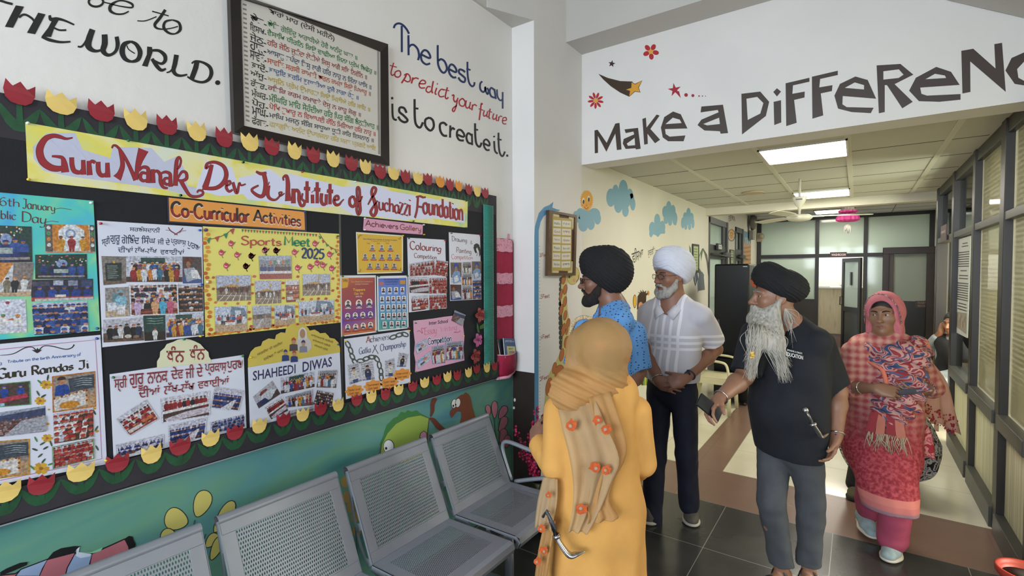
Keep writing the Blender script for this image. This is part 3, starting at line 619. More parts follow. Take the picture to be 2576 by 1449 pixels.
W2=[([(102,842),(105,950),(118,990),(145,998)],20),([(100,778),(101,800)],22),([(238,930),(215,885),(175,880),(170,920),(210,955),(248,1000),(220,1020),(180,1000),(158,965)],22),([(315,798),(318,985),(335,1050),(370,1070),(395,1020)],22),([(305,885),(352,890)],18),([(460,975),(420,995),(420,1055),(465,1100),(498,1065),(492,1005),(460,975)],22),([(625,1052),(595,1025),(560,1040),(562,1100),(590,1145),(628,1150)],22),([(658,1050),(655,1168)],20),([(660,1100),(680,1075),(700,1092)],20),([(730,1140),(782,1160),(790,1135),(760,1095),(728,1100),(722,1150),(745,1190),(788,1195)],20),([(868,1150),(830,1125),(812,1165),(830,1215),(870,1225)],20),([(865,1130),(868,1240)],18),([(895,1030),(898,1160),(910,1230),(940,1255),(958,1215)],20),([(885,1085),(925,1095)],16),([(985,1225),(1030,1245),(1032,1215),(1005,1185),(980,1200),(982,1250),(1005,1285),(1035,1285)],18),([(1078,1200),(1085,1290),(1112,1322)],18),([(1077,1150),(1079,1165)],18),([(1120,1120),(1122,1240),(1135,1320),(1160,1345),(1182,1300)],18),([(1108,1180),(1150,1190)],15),([(1202,1330),(1206,1350)],20)]
for p,w in W2:i.stroke(p,w,K1,f)
tag(i.build('painted_lettering',wall_left,PAINT),'painted words reading The best way to predict your future is to create it')
# lettering and motifs over the corridor opening
i=Ink(HEAD);BR='#3a2d24'
Z2=[([(1535,993),(1533,845),(1553,840),(1612,925),(1668,800),(1695,796),(1708,968),(1678,972),(1668,865),(1610,983),(1555,880),(1556,990)],),([(1727,838),(1815,828),(1832,963),(1802,968),(1798,960),(1735,965),(1716,930),(1722,900),(1790,870),(1785,852),(1735,862)],[(1742,930),(1793,893),(1796,940),(1750,944)]),([(1843,770),(1866,762),(1870,826),(1935,742),(1955,748),(1895,835),(1958,905),(1925,928),(1876,866),(1878,932),(1855,937)],),([(1963,826),(1985,758),(2042,722),(2092,740),(2135,832),(1990,836),(1994,868),(2020,885),(2122,877),(2110,915),(2010,915),(1975,890)],[(1993,804),(2040,762),(2085,775),(2097,797)]),([(2225,690),(2365,678),(2398,862),(2350,866),(2345,850),(2245,845),(2200,810),(2225,775),(2337,727),(2331,712),(2220,728)],[(2238,803),(2340,762),(2345,803),(2262,812)])]
for g in Z2:i.poly(g[0],BR,'z2',g[1:])
Z3=[([(287,760),(440,742),(512,825),(485,940),(292,1090)],[(328,800),(415,785),(465,835),(440,920),(338,972)]),([(545,745),(575,715),(608,742),(575,782)],),([(548,825),(608,812),(610,992),(553,1013)],),([(645,675),(838,630),(838,662),(705,692),(700,760),(800,742),(798,790),(714,810),(735,995),(650,1022)],),([(858,622),(1068,573),(1068,608),(925,640),(918,708),(1025,690),(1020,738),(930,757),(950,935),(862,962)],),([(1040,775),(1085,680),(1210,620),(1310,648),(1378,800),(1108,778),(1105,845),(1140,868),(1358,873),(1335,917),(1180,908),(1070,880)],[(1125,712),(1205,668),(1280,690),(1280,725)]),([(1382,530),(1575,518),(1680,605),(1528,682),(1675,825),(1590,878),(1466,690),(1448,690),(1448,908),(1400,918)],[(1437,578),(1562,562),(1600,605),(1560,632),(1437,645)]),([(1645,735),(1700,630),(1865,542),(1985,582),(2055,688),(1735,710),(1745,760),(1790,775),(2062,762),(2062,808),(1890,825),(1725,820)],[(1778,642),(1855,598),(1935,612),(1945,632)]),([(2068,412),(2165,395),(2345,555),(2335,358),(2398,347),(2428,745),(2140,498),(2142,745),(2077,758)],),([(2425,572),(2475,470),(2576,425),(2700,410),(2700,460),(2576,500),(2520,560),(2530,630),(2576,655),(2720,640),(2720,690),(2576,692),(2500,680)],)]
for g in Z3:i.poly(g[0],BR,'z3',g[1:])
tag(i.build('painted_lettering',header,PAINT),'dark brown cut-out style letters reading Make a DiFFeReNC')
i=Ink(HEAD)
def star(c,r,col,f,rot=0,inner=.42,n=5,sx=1):
 i.poly([(c[0]+sx*(r if k%2==0 else r*inner)*math.cos(R(rot-90)+math.pi*k/n),c[1]+(r if k%2==0 else r*inner)*math.sin(R(rot-90)+math.pi*k/n)) for k in range(2*n)],col,f)
star((1645,413),24,'#35221f','z2',10);star((2052,582),45,'#a01c2e','z2',-10,.36);i.poly([(2050,590),(2080,590),(2092,635)],'#a01c2e','z2')
for c,r in(((2126,615),12),((2170,619),10),((2210,622),5),((2232,622),4),((2252,623),3)):i.ell(c,r,r,'#a01c2e','z2',n=12)
i.poly([(1558,478),(1620,505),(1700,525),(1780,528),(1757,626),(1700,600),(1640,560),(1590,515)],'#3a2a16','z2').lift()
i.poly([(1772,530),(1795,545),(1842,522),(1818,568),(1830,598),(1795,592),(1757,626),(1762,590),(1735,580),(1770,568)],'#d99a2b','z2').lift();i.stroke([(1772,530),(1795,545),(1842,522),(1818,568),(1830,598),(1795,592),(1757,626),(1762,590),(1735,580),(1770,568),(1772,530)],4,'#3a2a16','z2',False)
for k in range(5):
 a=R(-60+72*k);i.ell((1898+32*math.cos(a),334+32*math.sin(a)),21,15,'#b0242c','z2',-60+72*k)
i.lift().ell((1898,335),15,15,'#d9a437','z2')
for k in range(9):
 a=R(12+40*k);i.ell((1541+32*math.cos(a),651+34*math.sin(a)),20,8,'#b0242c','z2',12+40*k)
i.lift().ell((1541,651),13,14,'#d9a437','z2')
tag(i.build('painted_motifs',header,PAINT),'painted red flowers, stars and a shooting star')
# ------------------------------------------------------------------ framed verses
FW=Plane(0,XB+.03,1)
fp=empty('picture_frame',FW((780,200)),0,'big dark framed sheet of verses hanging above the notice board','framed verses')
FRM=mat('dark_brown_frame','#221b17',.3,var=.2,scale=9)
oc=[FW(p) for p in((579,-16),(976.5,111),(980,417),(590,333))]
oc[1].z+=.0
ic=[FW(p) for p in fr('z1',[(1566,-40),(2477,330),(2480,1010),(1588,810)])]
b=MB()
for k in range(4):
 a,c=k,(k+1)%4;vs=[oc[a],oc[c],ic[c],ic[a]];lo=[Vector((XB+.002,v.y,v.z)) for v in vs];hi=[v.copy() for v in vs]
 hi[2].x-=.012;hi[3].x-=.012
 b.add(lo+hi,[(0,1,2,3),(4,5,6,7),(0,1,5,4),(1,2,6,5),(2,3,7,6),(3,0,4,7)])
settle(b.build('moulding',FRM,fp))
FS=Plane(0,XB+.012,1)
i=Ink(FS,0);i.poly([(1560,-55),(2485,325),(2488,1018),(1582,816)],'#c9c4ba','z1').lift()
for k in range(26):
 y=20+k*30;i.poly([(1572+k*.8,y),(1596+k*.8,y+8),(1596+k*.8,y+20),(1572+k*.8,y+12)],'#7e7a76','z1')
i.poly([(2442,325),(2455,330),(2462,1000),(2448,997)],'#8e8a85','z1')
i.build('backing_sheet',fp)
i=Ink(FS,.001)
GL=[("ਬਾਰਾਂ ਮਾਹ (ਦੇਸੀ ਮਹੀਨੇ)",None,(1738,42),(2165,225),'#1d1d1d'),('ਚੇਤ-','ਚੇਤਿ ਗੋਵਿੰਦੁ ਅਰਾਧੀਐ ਹੋਵੈ ਅਨੰਦੁ ਘਣਾ ॥',(1620,76),(2312,352),'#3c7042'),('ਵਿਸਾਖ-','ਵੈਸਾਖਿ ਧੀਰਨਿ ਕਿਉ ਵਾਢੀਆ ਜਿਨਾ ਪ੍ਰੇਮ ਬਿਛੋਹੁ ॥',(1617,136),(2435,450),'#1f6e35'),('ਜੇਠ-','ਹਰਿ ਜੇਠਿ ਜੁੜੰਦਾ ਲੋੜੀਐ ਜਿਸੁ ਅਗੈ ਸਭਿ ਨਿਵੰਨਿ ॥',(1617,200),(2375,478),'#8f2f2c'),('ਹਾੜ-','ਆਸਾੜੁ ਤਪੰਦਾ ਤਿਸੁ ਲਗੈ ਹਰਿ ਨਾਹੁ ਨ ਜਿੰਨਾ ਪਾਸਿ ॥',(1617,262),(2403,543),'#33425f'),('ਸਾਵਣ-','ਸਾਵਣਿ ਸਰਸੀ ਕਾਮਣੀ ਚਰਨ ਕਮਲ ਸਿਉ ਪਿਆਰੁ ॥',(1617,322),(2400,585),'#a8442a'),('ਭਾਦੋਂ-','ਭਾਦੁਇ ਭਰਮਿ ਭੁਲਾਣੀਆ ਦੂਜੈ ਲਗਾ ਹੇਤੁ ॥',(1628,385),(2320,612),'#2c4f86'),('ਅੱਸੂ-','ਅਸੁਨਿ ਪ੍ਰੇਮ ਉਮਾਹੜਾ ਕਿਉ ਮਿਲੀਐ ਹਰਿ ਜਾਇ ॥',(1620,445),(2395,688),'#b39a35'),('ਕੱਤਕ-','ਕਤਿਕਿ ਕਰਮ ਕਮਾਵਣੇ ਦੋਸੁ ਨ ਕਾਹੂ ਜੋਗੁ ॥',(1622,503),(2335,722),'#7d2430'),('ਮੱਘਰ-','ਮੰਘਿਰਿ ਮਾਹਿ ਸੋਹੰਦੀਆ ਹਰਿ ਪਿਰ ਸੰਗਿ ਬੈਠੜੀਆਹ ॥',(1628,566),(2450,800),'#2c6e3a'),('ਪੋਹ-','ਪੋਖਿ ਤੁਖਾਰੁ ਨ ਵਿਆਪਈ ਕੰਠਿ ਮਿਲਿਆ ਹਰਿ ਨਾਹੁ ॥',(1630,628),(2430,845),'#a83030'),('ਮਾਘ-','ਮਾਘਿ ਮਜਨੁ ਸੰਗਿ ਸਾਧੂਆ ਧੂੜੀ ਕਰਿ ਇਸਨਾਨੁ ॥',(1630,688),(2418,888),'#33373f'),('ਫੱਗਣ-','ਫਲਗੁਣਿ ਅਨੰਦ ਉਪਾਰਜਨਾ ਹਰਿ ਸਜਣ ਪ੍ਰਗਟੇ ਆਇ ॥',(1630,745),(2458,945),'#b8a24a')]
for a,bdy,l,r,col in GL:
 h0,h1=56,46
 if bdy is None:i.text(a,[l,r,(r[0],r[1]+50),(l[0],l[1]+52)],col,'z1',.006);continue
 t=118/(r[0]-l[0]);my=l[1]+(r[1]-l[1])*t;mx=l[0]+112
 i.text(a,[l,(mx-6,my),(mx-6,my+h0),(l[0],l[1]+h0)],'#232323','z1',.008)
 i.text(bdy,[(mx,my),r,(r[0],r[1]+h1),(mx,my+h0)],col,'z1',.008)
tag(i.build('verse_lettering',fp),'lines of coloured Gurmukhi verse with black month names')
# ================================================================== the notice board
nb=empty('notice_board',(XB,1.5,0),0,'long black felt notice board covered with posters','notice board')
BZ0,BZ1,BY0,BY1=.972,2.232,-1.2,2.745
FELT=mat('black_felt','#14151a',.85,var=.15,scale=6,bump=.1,bscale=200)
settle(MB().box((XB+.006,BY0,BZ0),(XB+.031,BY1,BZ1)).build('felt_panel',FELT,nb))
j=BOARD((857,700));b=MB().box((XB+.031,j.y-.006,BZ0),(XB+.0325,j.y+.006,BZ1));settle(b.build('panel_joint',mat('joint_gloss_black','#23252b',.35),nb))
PAPERS={}
def paper(col,rough=.55):
 k='paper_'+col.strip('#')
 return mat(k,col,rough,var=.025,scale=9)
def sheet(name,pts,f,m,parent=None,off=.001,th=.0015,label=None,cat=None,group=None,plane=None):
 pl=plane or BOARD
 P=[pl(p,off) for p in fr(f,pts)];c=sum(P,Vector())/len(P)
 o=MB().prism(P,(th,0,0) if pl.a==0 else(0,-th,0)).build(name,m,parent,origin=None if parent is not None else c)
 if parent is not None:settle(o)
 return tag(o,label,cat,group)
 # border strips with painted leaves and the paper tulips
STRIP=mat('dark_grey_strip','#28252c',.7,var=.2,scale=14)
LEAF=mat('dark_green_leaf_paper','#164a2a',.6,var=.25,scale=30)
TR=mat('red_tulip_card','#8f1f2c',.5,var=.08,scale=12);TY=mat('yellow_tulip_card','#dfc06c',.5,var=.06,scale=12);TO=mat('orange_tulip_card','#d58a2c',.5,var=.06,scale=12)
tops=[('z1',*q) for q in((122,605,'R'),(392,670,'Y'),(652,720,'R'),(877,775,'Y'),(1077,810,'R'),(1270,850,'Y'),(1447,890,'R'),(1613,920,'Y'),(1755,950,'R'),(1902,977,'Y'),(2025,1003,'R'),(2152,1030,'Y'),(2270,1057,'R'),(2362,1080,'Y'),(2457,1110,'R'))]
tops+=[('zc',*q) for q in((1365,85,'Y'),(1522,138,'R'),(1667,155,'Y'),(1797,187,'R'),(1930,205,'Y'),(2038,217,'R'),(2170,243,'O'),(2275,275,'R'),(2372,290,'O'),(2478,325,'R'))]
tops+=[('zk',715,150,'Y'),('zk',860,180,'R')]
bots=[('z8',*q) for q in((35,655,'Y'),(370,590,'R'),(735,475,'Y'),(1075,390,'R'),(1390,310,'Y'),(1655,240,'R'),(1935,165,'Y'),(2160,110,'R'),(2385,50,'Y'))]
bots+=[('z7',*q) for q in((402,1005,'R'),(580,960,'Y'),(745,905,'R'),(908,870,'Y'),(1080,825,'R'),(1215,795,'Y'),(1345,770,'R'),(1467,730,'Y'),(1598,700,'R'),(1708,665,'Y'),(1820,640,'R'),(1920,612,'Y'),(2010,598,'R'),(2115,572,'Y'),(2190,540,'R'),(2285,528,'Y'),(2355,515,'R'))]
def ordinal(n):return['first','second','third','fourth','fifth','sixth','seventh','eighth','ninth','tenth','eleventh','twelfth','thirteenth','fourteenth','fifteenth','sixteenth','seventeenth','eighteenth','nineteenth','twentieth','twenty-first','twenty-second','twenty-third','twenty-fourth','twenty-fifth','twenty-sixth','twenty-seventh','twenty-eighth'][n]
random.seed(7)
for row,spots,zs in(('top',tops,-1),('bottom',bots,-1)):
 st=empty('border_strip',(XB+.033,1.5,2.2 if row=='top' else 1.0),0,'dark strip of green paper leaves along the %s edge of the notice board'%row,'border strip','leaf border strips of the notice board')
 cs=[BOARD((FR[f][0]+x*FR[f][2],FR[f][1]+y*FR[f][2]),.006 if row=='top' else .0125) for f,x,y,c in spots]
 zb=(2.115,2.245) if row=='top' else(.98,1.075)
 x0=.0312 if row=='top' else .0405
 settle(MB().box((XB+x0,BY0,zb[0]),(XB+x0+.0004,BY1,zb[1])).build('strip',STRIP,st))
 ys=[c.y for c in cs]
 while ys[0]>-.9:ys.insert(0,ys[0]-.09)
 lf=MB()
 for k,y in enumerate(ys):
  zt=(2.215 if row=='top' else 1.062)
  d=.5*(ys[k+1]-y if k+1<len(ys) else y-ys[k-1]);h=.075 if row=='top' else .06;x=XB+x0+.0005+.0002*(k%3)
  for sg in(-1,1):
   A=[(0,-h),(.3,-h*.98),(.62,-h*.76),(.86,-h*.4),(1.02,.006),(.8,-h*.03),(.55,-h*.22),(.3,-h*.44),(.1,-h*.56),(0,-h*.6)]
   lf.prism([(x,y+sg*d*a,zt+q) for a,q in A],(.0003,0,0))
  lf.prism([(x+.0002,y-.008,zt-h*.75),(x+.0003,y+.008,zt-h*.75),(x+.0003,y+.006,zt+.012),(x+.0003,y-.006,zt+.012)],(.0006,0,0))
 settle(lf.build('leaf_row',LEAF,st))
 for k,(c,s) in enumerate(zip(cs,spots)):
  w=.036 if row=='top' else .034;w*=random.uniform(.9,1.08);h=random.uniform(.06,.07) if row=='top' else random.uniform(.052,.06)
  tips=random.choice([3,3,3]);prof=[(-1,.45),(-.92,.95),(-.55,.72),(-.45,.68),(-.02,.98),(.42,.68),(.55,.72),(.95,.97),(1,.42),(.82,.08),(.45,-.12),(0,-.16),(-.45,-.12),(-.82,.08)]
  b=MB();a=random.uniform(-.12,.12)
  P=[]
  for u,v in prof:
   u,v=u*w,(v-.42)*h;u2,v2=u*math.cos(a)-v*math.sin(a),u*math.sin(a)+v*math.cos(a)
   P.append(Vector((.003*(1-(u/w)**2)-.004*max(0,v/h),u2,v2)))
  b.prism(P,(.0008,0,0))
  colr={'R':('red',TR),'Y':('yellow',TY),'O':('orange',TO)}[s[3]]
  o=b.build('paper_tulip',colr[1],None);o.location=c
  tag(o,'%s paper tulip, %s from the left in the board\'s %s row'%(colr[0],ordinal(k),row),'paper tulip','paper tulips on the %s border'%row)
  # teal corrugated strip and beads at the right edge
ts=empty('corrugated_strip',BOARD((1226,720)),0,'teal corrugated card strip with silver beads down the board\'s right edge','border strip')
TEAL=mat('teal_corrugated_card','#2f8474',.55,var=.1,scale=10)
a,b_=BOARD((1215,514)),BOARD((1237,518));lo=BOARD((1224,920)).z
b=MB();z=lo
while z<a.z:
 b.tube([(XB+.0375,a.y,z),(XB+.0375,b_.y,z)],.004,6);z+=.0072
b.box((XB+.0336,a.y,lo),(XB+.0345,b_.y,a.z));settle(b.build('card',TEAL,ts))
b=MB();z=lo
while z<a.z:
 b.ball((XB+.041,a.y-.003,z),.0028,6);z+=.009
settle(b.build('bead_string',mat('silver_beads','#b9bdbb',.3,.5),ts));c=b;b=MB();b.v=[(x,y+b_.y-a.y+.006,z) for x,y,z in c.v];b.f,b.mi,b.sm=c.f,c.mi,c.sm;settle(b.build('bead_string',MATS['silver_beads'],ts))
# three cloth flowers in front of the strip
def flower(px,f,col,r,lab):
 c=BOARD(fr(f,[px])[0],.012);o=empty('craft_flower',c,0,lab,'craft flower','craft flowers beside the teal strip')
 b=MB()
 for k in range(5):
  an=R(72*k+18);M=Matrix.Rotation(an,4,'X');pts=[(0,0,0),(.006,-.35,.35),(.01,-.36,.75),(.006,-.12,1.0),(.006,.12,1.0),(.01,.36,.75),(.006,.35,.35)]
  b.prism([M@Vector((x,y*r,z*r)) for x,y,z in pts],(.0012,0,0))
 b.build('petal_ring',mat('petal_'+col.strip('#'),col,.5,var=.18,scale=40),o)
 b=MB();b.ball((.008,0,0),r*.14,8)
 for k in range(5):
  M=Matrix.Rotation(R(72*k+30),4,'X');b.tube([(.008,0,0),M@Vector((.014,0,r*.4))],.0012,5)
 b.build('stamen',mat('flower_heart','#5d2a2a',.5),o)
flower((2215,1185),'z5','#8e2c2a',.05,'dark red craft flower, topmost of the three beside the teal strip');flower((2195,275),'z7','#b8598f',.046,'pink craft flower between the two red ones');flower((2175,425),'z7','#8a2a2c',.05,'dark red craft flower, lowest of the three beside the teal strip')
o=empty('paper_leaf',BOARD((1205,822),.008),0,'small green leaf pair between the red and pink craft flowers','craft leaf')
b=MB()
for pts in([(2195,1300),(2200,1255),(2215,1300),(2222,1350),(2205,1345)],[(2222,1290),(2260,1262),(2312,1272),(2275,1305),(2225,1318)]):b.prism([BOARD(p,.007) for p in fr('z5',pts)],(.001,0,0))
settle(b.build('leaf',mat('leaf_two_tone','#35602c',.5,var=.4,scale=40),o))
# ================================================================== posters: printed sheets with lettering and photographs
SKIN=['#a9795c','#8f6249','#b98a6b','#7c5440']
PINCOL={'b':('blue','#1b3f8f'),'g':('green','#17603c'),'y':('yellow','#d6b32c'),'r':('red','#a3202a'),'w':('white','#dcdcd8')}
def pins(parent,lst,off=.004):
 for f,x,y,c in lst:
  p=BOARD(fr(f,[(x,y)])[0],off);b=MB();M=Matrix.Rotation(R(90),4,'Y')
  b.lathe([(.0042,0),(.0042,.0015),(.0024,.002),(.0022,.006),(.0036,.008),(.0036,.0092)],10,0,M)
  o=b.build('push_pin',mat('pin_'+PINCOL[c][0],PINCOL[c][1],.25),parent);o.location=p;settle(o);o['label']=PINCOL[c][0]+' push pin'
class Pic(Ink):
 """a little printed photograph: everything is drawn in its own 0..1 frame"""
 def __init__(s,quad,f,off):
  Ink.__init__(s,BOARD,off,.000022);s.q=[BOARD(p,0) for p in fr(f,quad)]
  s.asp=((s.q[1]-s.q[0]).length+(s.q[2]-s.q[3]).length)/((s.q[3]-s.q[0]).length+(s.q[2]-s.q[1]).length)
 def at(s,u,v):
  T,U,V,B=s.q;p=(T*(1-u)+U*u)*(1-v)+(B*(1-u)+V*u)*v;p=p.copy();p.x+=s._z();return p
 def P(s,pts,col):
  return s.poly3([[s.at(min(max(u,0),1),min(max(v,0),1)) for u,v in pts]],col)
 def rect(s,u0,v0,u1,v1,col):return s.P([(u0,v0),(u1,v0),(u1,v1),(u0,v1)],col)
 def blob(s,u,v,ru,rv,col,n=8,a0=0,a1=360):
  return s.P([(u+ru*math.cos(R(a0+(a1-a0)*k/(n if a1-a0>=360 else n-1))),v+rv*math.sin(R(a0+(a1-a0)*k/(n if a1-a0>=360 else n-1)))) for k in range(n)],col)
 def fig(s,u,v,h,body,tur=None,legs=None):
  """a standing or sitting person: v = top of the head, h = height in the picture"""
  w=h*.2/s.asp
  s.P([(u-w*.55,v+h*.2),(u+w*.55,v+h*.2),(u+w,v+h*.34),(u+w*.9,v+h*.62),(u-w*.9,v+h*.62),(u-w,v+h*.34)],body)
  s.P([(u-w*.75,v+h*.6),(u+w*.75,v+h*.6),(u+w*.6,v+h),(u+w*.1,v+h),(u,v+h*.72),(u-w*.1,v+h),(u-w*.6,v+h)],legs or body)
  s.lift();s.blob(u,v+h*.125,w*.42,h*.095,random.choice(SKIN));s.lift()
  if tur:s.blob(u,v+h*.085,w*.52,h*.085,tur,8,175,365)
 def row(s,n,v,h,bodies,turs,legs=None,u0=.06,u1=.94,jit=.02):
  for k in range(n):
   s.fig(u0+(u1-u0)*(k+.5)/n+random.uniform(-jit,jit),v+random.uniform(-jit,jit),h*random.uniform(.92,1.06),random.choice(bodies),random.choice(turs) if turs else None,random.choice(legs) if legs else None)
  s.lift()
 def crowd(s,v0,v1,rows,n,bodies,turs,grow=1.5):
  for r_ in range(rows):
   t=r_/max(1,rows-1);h=(v1-v0)/rows*(1.5+(grow-1)*t);v=v0+(v1-v0)*t*.82
   m=max(3,int(n*(1-.35*t)))
   for k in range(m):
    u=(k+.5+random.uniform(-.25,.25))/m;w=h*.36/s.asp
    s.P([(u-w,min(1,v+h)),(u-w*.9,v+h*.5),(u-w*.4,v+h*.36),(u+w*.4,v+h*.36),(u+w*.9,v+h*.5),(u+w,min(1,v+h))],random.choice(bodies))
    s.lift();s.blob(u,v+h*.25,w*.5,h*.19,random.choice(SKIN),7)
    s.lift();s.blob(u,v+h*.17,w*.58,h*.17,random.choice(turs),7,170,370)
   s.lift()
BLUES,REDS,DARKS=['#1f2f63','#22376f','#2b4a8c','#1a2447'],['#8e2a30','#a3383c','#7a2228','#9a4a48'],['#1d1d24','#27252a','#3a2a2c','#24304a']
WHITES,MIX=['#c9ccd4','#b9bcc8','#d4d2d0'],['#8e2a30','#c77a3a','#2b4a8c','#c9ccd4','#7d3a55','#3c6b86','#b98b3c','#22242c']
def photo(parent,quad,f,style,off=.0028,border=None,label=None):
 p=Pic(quad,f,off);R_=random
 def base(c,c2=None,split=.5):
  p.rect(0,0,1,1,c);p.lift()
  if c2:p.rect(0,split,1,1,c2);p.lift()
 if style=='sports':
  base('#a9afc4','#7c6a5e',.55);p.P([(0,.5),(.3,.42),(.7,.46),(1,.4),(1,.58),(0,.58)],'#59503f');p.P([(.1,.46),(.45,.34),(.75,.46)],'#b78d55');p.lift()
  p.row(12,.42,.22,['#2a2228','#4a2a2c','#6b2f30','#23252f'],None,jit=.01);p.row(6,.45,.26,['#3a2226','#c4c4c8','#5b2a2d'],None)
  for k in range(5):p.P([(.02+.2*k,1),(.05+.2*k,1),(.3+.14*k,.68),(.285+.14*k,.68)],'#d6cfc6')
  p.P([(0,.76),(1,.82),(1,.835),(0,.775)],'#d6cfc6').rect(.56,.12,.575,.5,'#8a7f5f').P([(.575,.12),(.66,.18),(.575,.28)],'#c79a35')
 elif style=='ground':
  base('#b7c0d4','#b39a80',.68);p.P([(.5,.0),(.9,.1),(1,.35),(1,.5),(.45,.5)],'#6d7f93').rect(.62,.18,.8,.5,'#c4cdd6');p.lift();p.row(9,.34,.36,['#2d4f92','#c9ccd4','#a64a4a','#7b8fa8','#3a2f38'],['#1f2f63','#c77a3a','#222222'],WHITES+DARKS);p.rect(.3,.62,.62,.74,'#cfcfd2').rect(.33,.55,.6,.63,'#9a4a44')
 elif style=='grey':base('#a7acbb','#a09590',.55);p.P([(0,.4),(1,.36),(1,.56),(0,.6)],'#6e7078');p.lift();p.row(9,.38,.2,['#55505a','#8a6a50','#8f8f99'],None);p.P([(.1,1),(.5,.6),(.56,.6),(.3,1)],'#c4c2c2')
 elif style=='stage_red':
  base('#7d8597','#8a3136',.76);p.P([(0,0),(1,0),(1,.12),(.5,.26),(0,.16)],'#98a4b5')
  for k in range(5):p.P([(.28+.13*k,.2),(.4+.13*k,.2),(.34+.13*k,.42)],['#b9604a','#3f7a5a','#c9c6c4'][k%3])
  p.lift();p.row(9,.38,.4,BLUES+['#4a2a36'],['#1a1c26','#3a2f36'],u0=.02,u1=.98);p.rect(0,.66,1,.78,'#c7c3c6').lift();p.rect(0,.77,1,1,'#8a3136')
 elif style=='green_stage':
  base('#1d3a33','#2b2320',.82)
  for k in range(26):p.blob(R_.random(),R_.uniform(.03,.4),.02,.028,R_.choice(['#b5564a','#c9c9c4','#4f8f62','#d29a52','#c9c9c4']),6)
  p.blob(.5,.38,.11,.17,'#8496bd',12).lift();p.row(5,.36,.62,BLUES,['#1c2b6a'],BLUES,jit=.03);p.rect(.34,.6,.62,.76,'#9aa7a3').rect(.05,.86,.95,.93,'#8f8484')
 elif style=='orange_stage':
  base('#cfd3d6','#b08d72',.93);p.P([(.14,0),(.42,0),(.26,.22),(.24,.92),(.14,.92)],'#c27c33').P([(.88,0),(.6,0),(.78,.2),(.8,.92),(.9,.92)],'#c27c33').rect(0,0,.14,.95,'#5d5450').rect(.9,0,1,.95,'#5d5450').lift()
  p.blob(.5,.32,.11,.17,'#7b8fb5',12).lift().blob(.5,.32,.07,.1,'#cfd3d6',12)
  for u in(.07,.95):
   for k in range(4):p.blob(u,.12+.2*k,.04,.07,['#c9ccca','#4f9363','#c9853c','#c9ccca'][k],8)
  p.lift();p.row(3,.4,.56,['#8e2a30','#c18a2c','#8e2a30'],['#8e2a30','#1f3f6e'],u0=.18,u1=.86,jit=.01)
 elif style=='parade':base('#c2c6cc','#b59a7c',.86);p.P([(.25,0),(.62,0),(.52,.3),(.36,.75),(.25,.7)],'#c07f3c').rect(.62,0,1,.8,'#7e7470').lift();p.row(5,.42,.48,['#24262b','#c9c9c8','#c9c9c8','#77705c'],['#c9853c','#c9853c','#24262b'])
 elif style=='panel_blue':
  base('#2d2b3a','#8f3136',.84);p.rect(.02,.1,.28,.3,'#4a465a').rect(.34,.05,.5,.28,'#a9adc0').rect(.58,.06,.74,.32,'#7b8498').rect(.8,.05,.98,.4,'#3b4668').lift()
  p.row(5,.3,.9,['#20428f','#1f3a7c'],['#20428f'],u0=.03,u1=1,jit=.0);p.rect(0,.82,1,.94,'#a33a3e').rect(.05,.88,1,1,'#b9b4b4').rect(.36,.72,.54,.84,'#c9c2b4')
 elif style=='white_act':base('#c6cad8','#cfd0d4',.9);p.blob(.6,.1,.05,.05,'#a84440',6).blob(.3,.25,.05,.04,'#4f8f62',6).lift();p.row(3,.42,.55,WHITES,['#3f8a52','#c9853c'],WHITES);p.P([(.1,.62),(.3,.55),(.32,.62),(.12,.7)],'#c0663c').P([(.55,.62),(.7,.55),(.72,.62)],'#c0663c')
 elif style in('crowd_blue','crowd_red','crowd_white','crowd_dark'):
  b,t,bg={'crowd_blue':(BLUES+['#31508f','#c2c6cc'],['#24409a','#2d4fa5','#1f2f63'],'#8e93a8'),'crowd_red':(REDS+['#c9c9cc','#6d2028'],['#a32a30','#8e2229','#b34a44'],'#a9a3a8'),'crowd_white':(WHITES+['#4a352c','#8e2a30'],['#a32a30','#b23c38','#a32a30'],'#6a4a40'),'crowd_dark':(DARKS,['#15151c','#1f1f2a','#c2c2c8'],'#5a5a68')}[style]
  base(bg);p.rect(0,0,1,.16,'#b3b7c6').lift();p.crowd(.06,.98,5,9,b,t)
 elif style=='hall_red':base('#c3c3cf','#7a4a44',.6);p.crowd(.22,.9,4,9,REDS+['#c9c9cc'],['#a32a30','#1f1f2a']);p.rect(.05,.75,.5,.9,'#c9c4c2').rect(.55,.68,.9,.8,'#b9653c')
 elif style=='rows_class':base('#b8bccb','#4a3a38',.8);p.rect(.25,.06,.68,.3,'#2c4a44').lift();p.row(12,.22,.5,MIX,['#d4d2d0','#c77a3a','#22242c'],jit=.01);p.row(9,.4,.56,MIX,['#c77a3a','#d4d2d0','#3f7a9a'])
 elif style=='floor_sit':
  base('#c4c6d2','#7b3a34',.5)
  for k in range(9):p.P([(.0,.62+.06*k),(1,.5+.06*k),(1,.515+.06*k),(0,.635+.06*k)],['#2d2422','#a8744a'][k%2])
  p.lift();p.crowd(.02,.6,4,11,['#22242c','#c9ccd4','#c38f9a','#3a3a46'],['#22242c','#c77a3a','#1f2f63'])
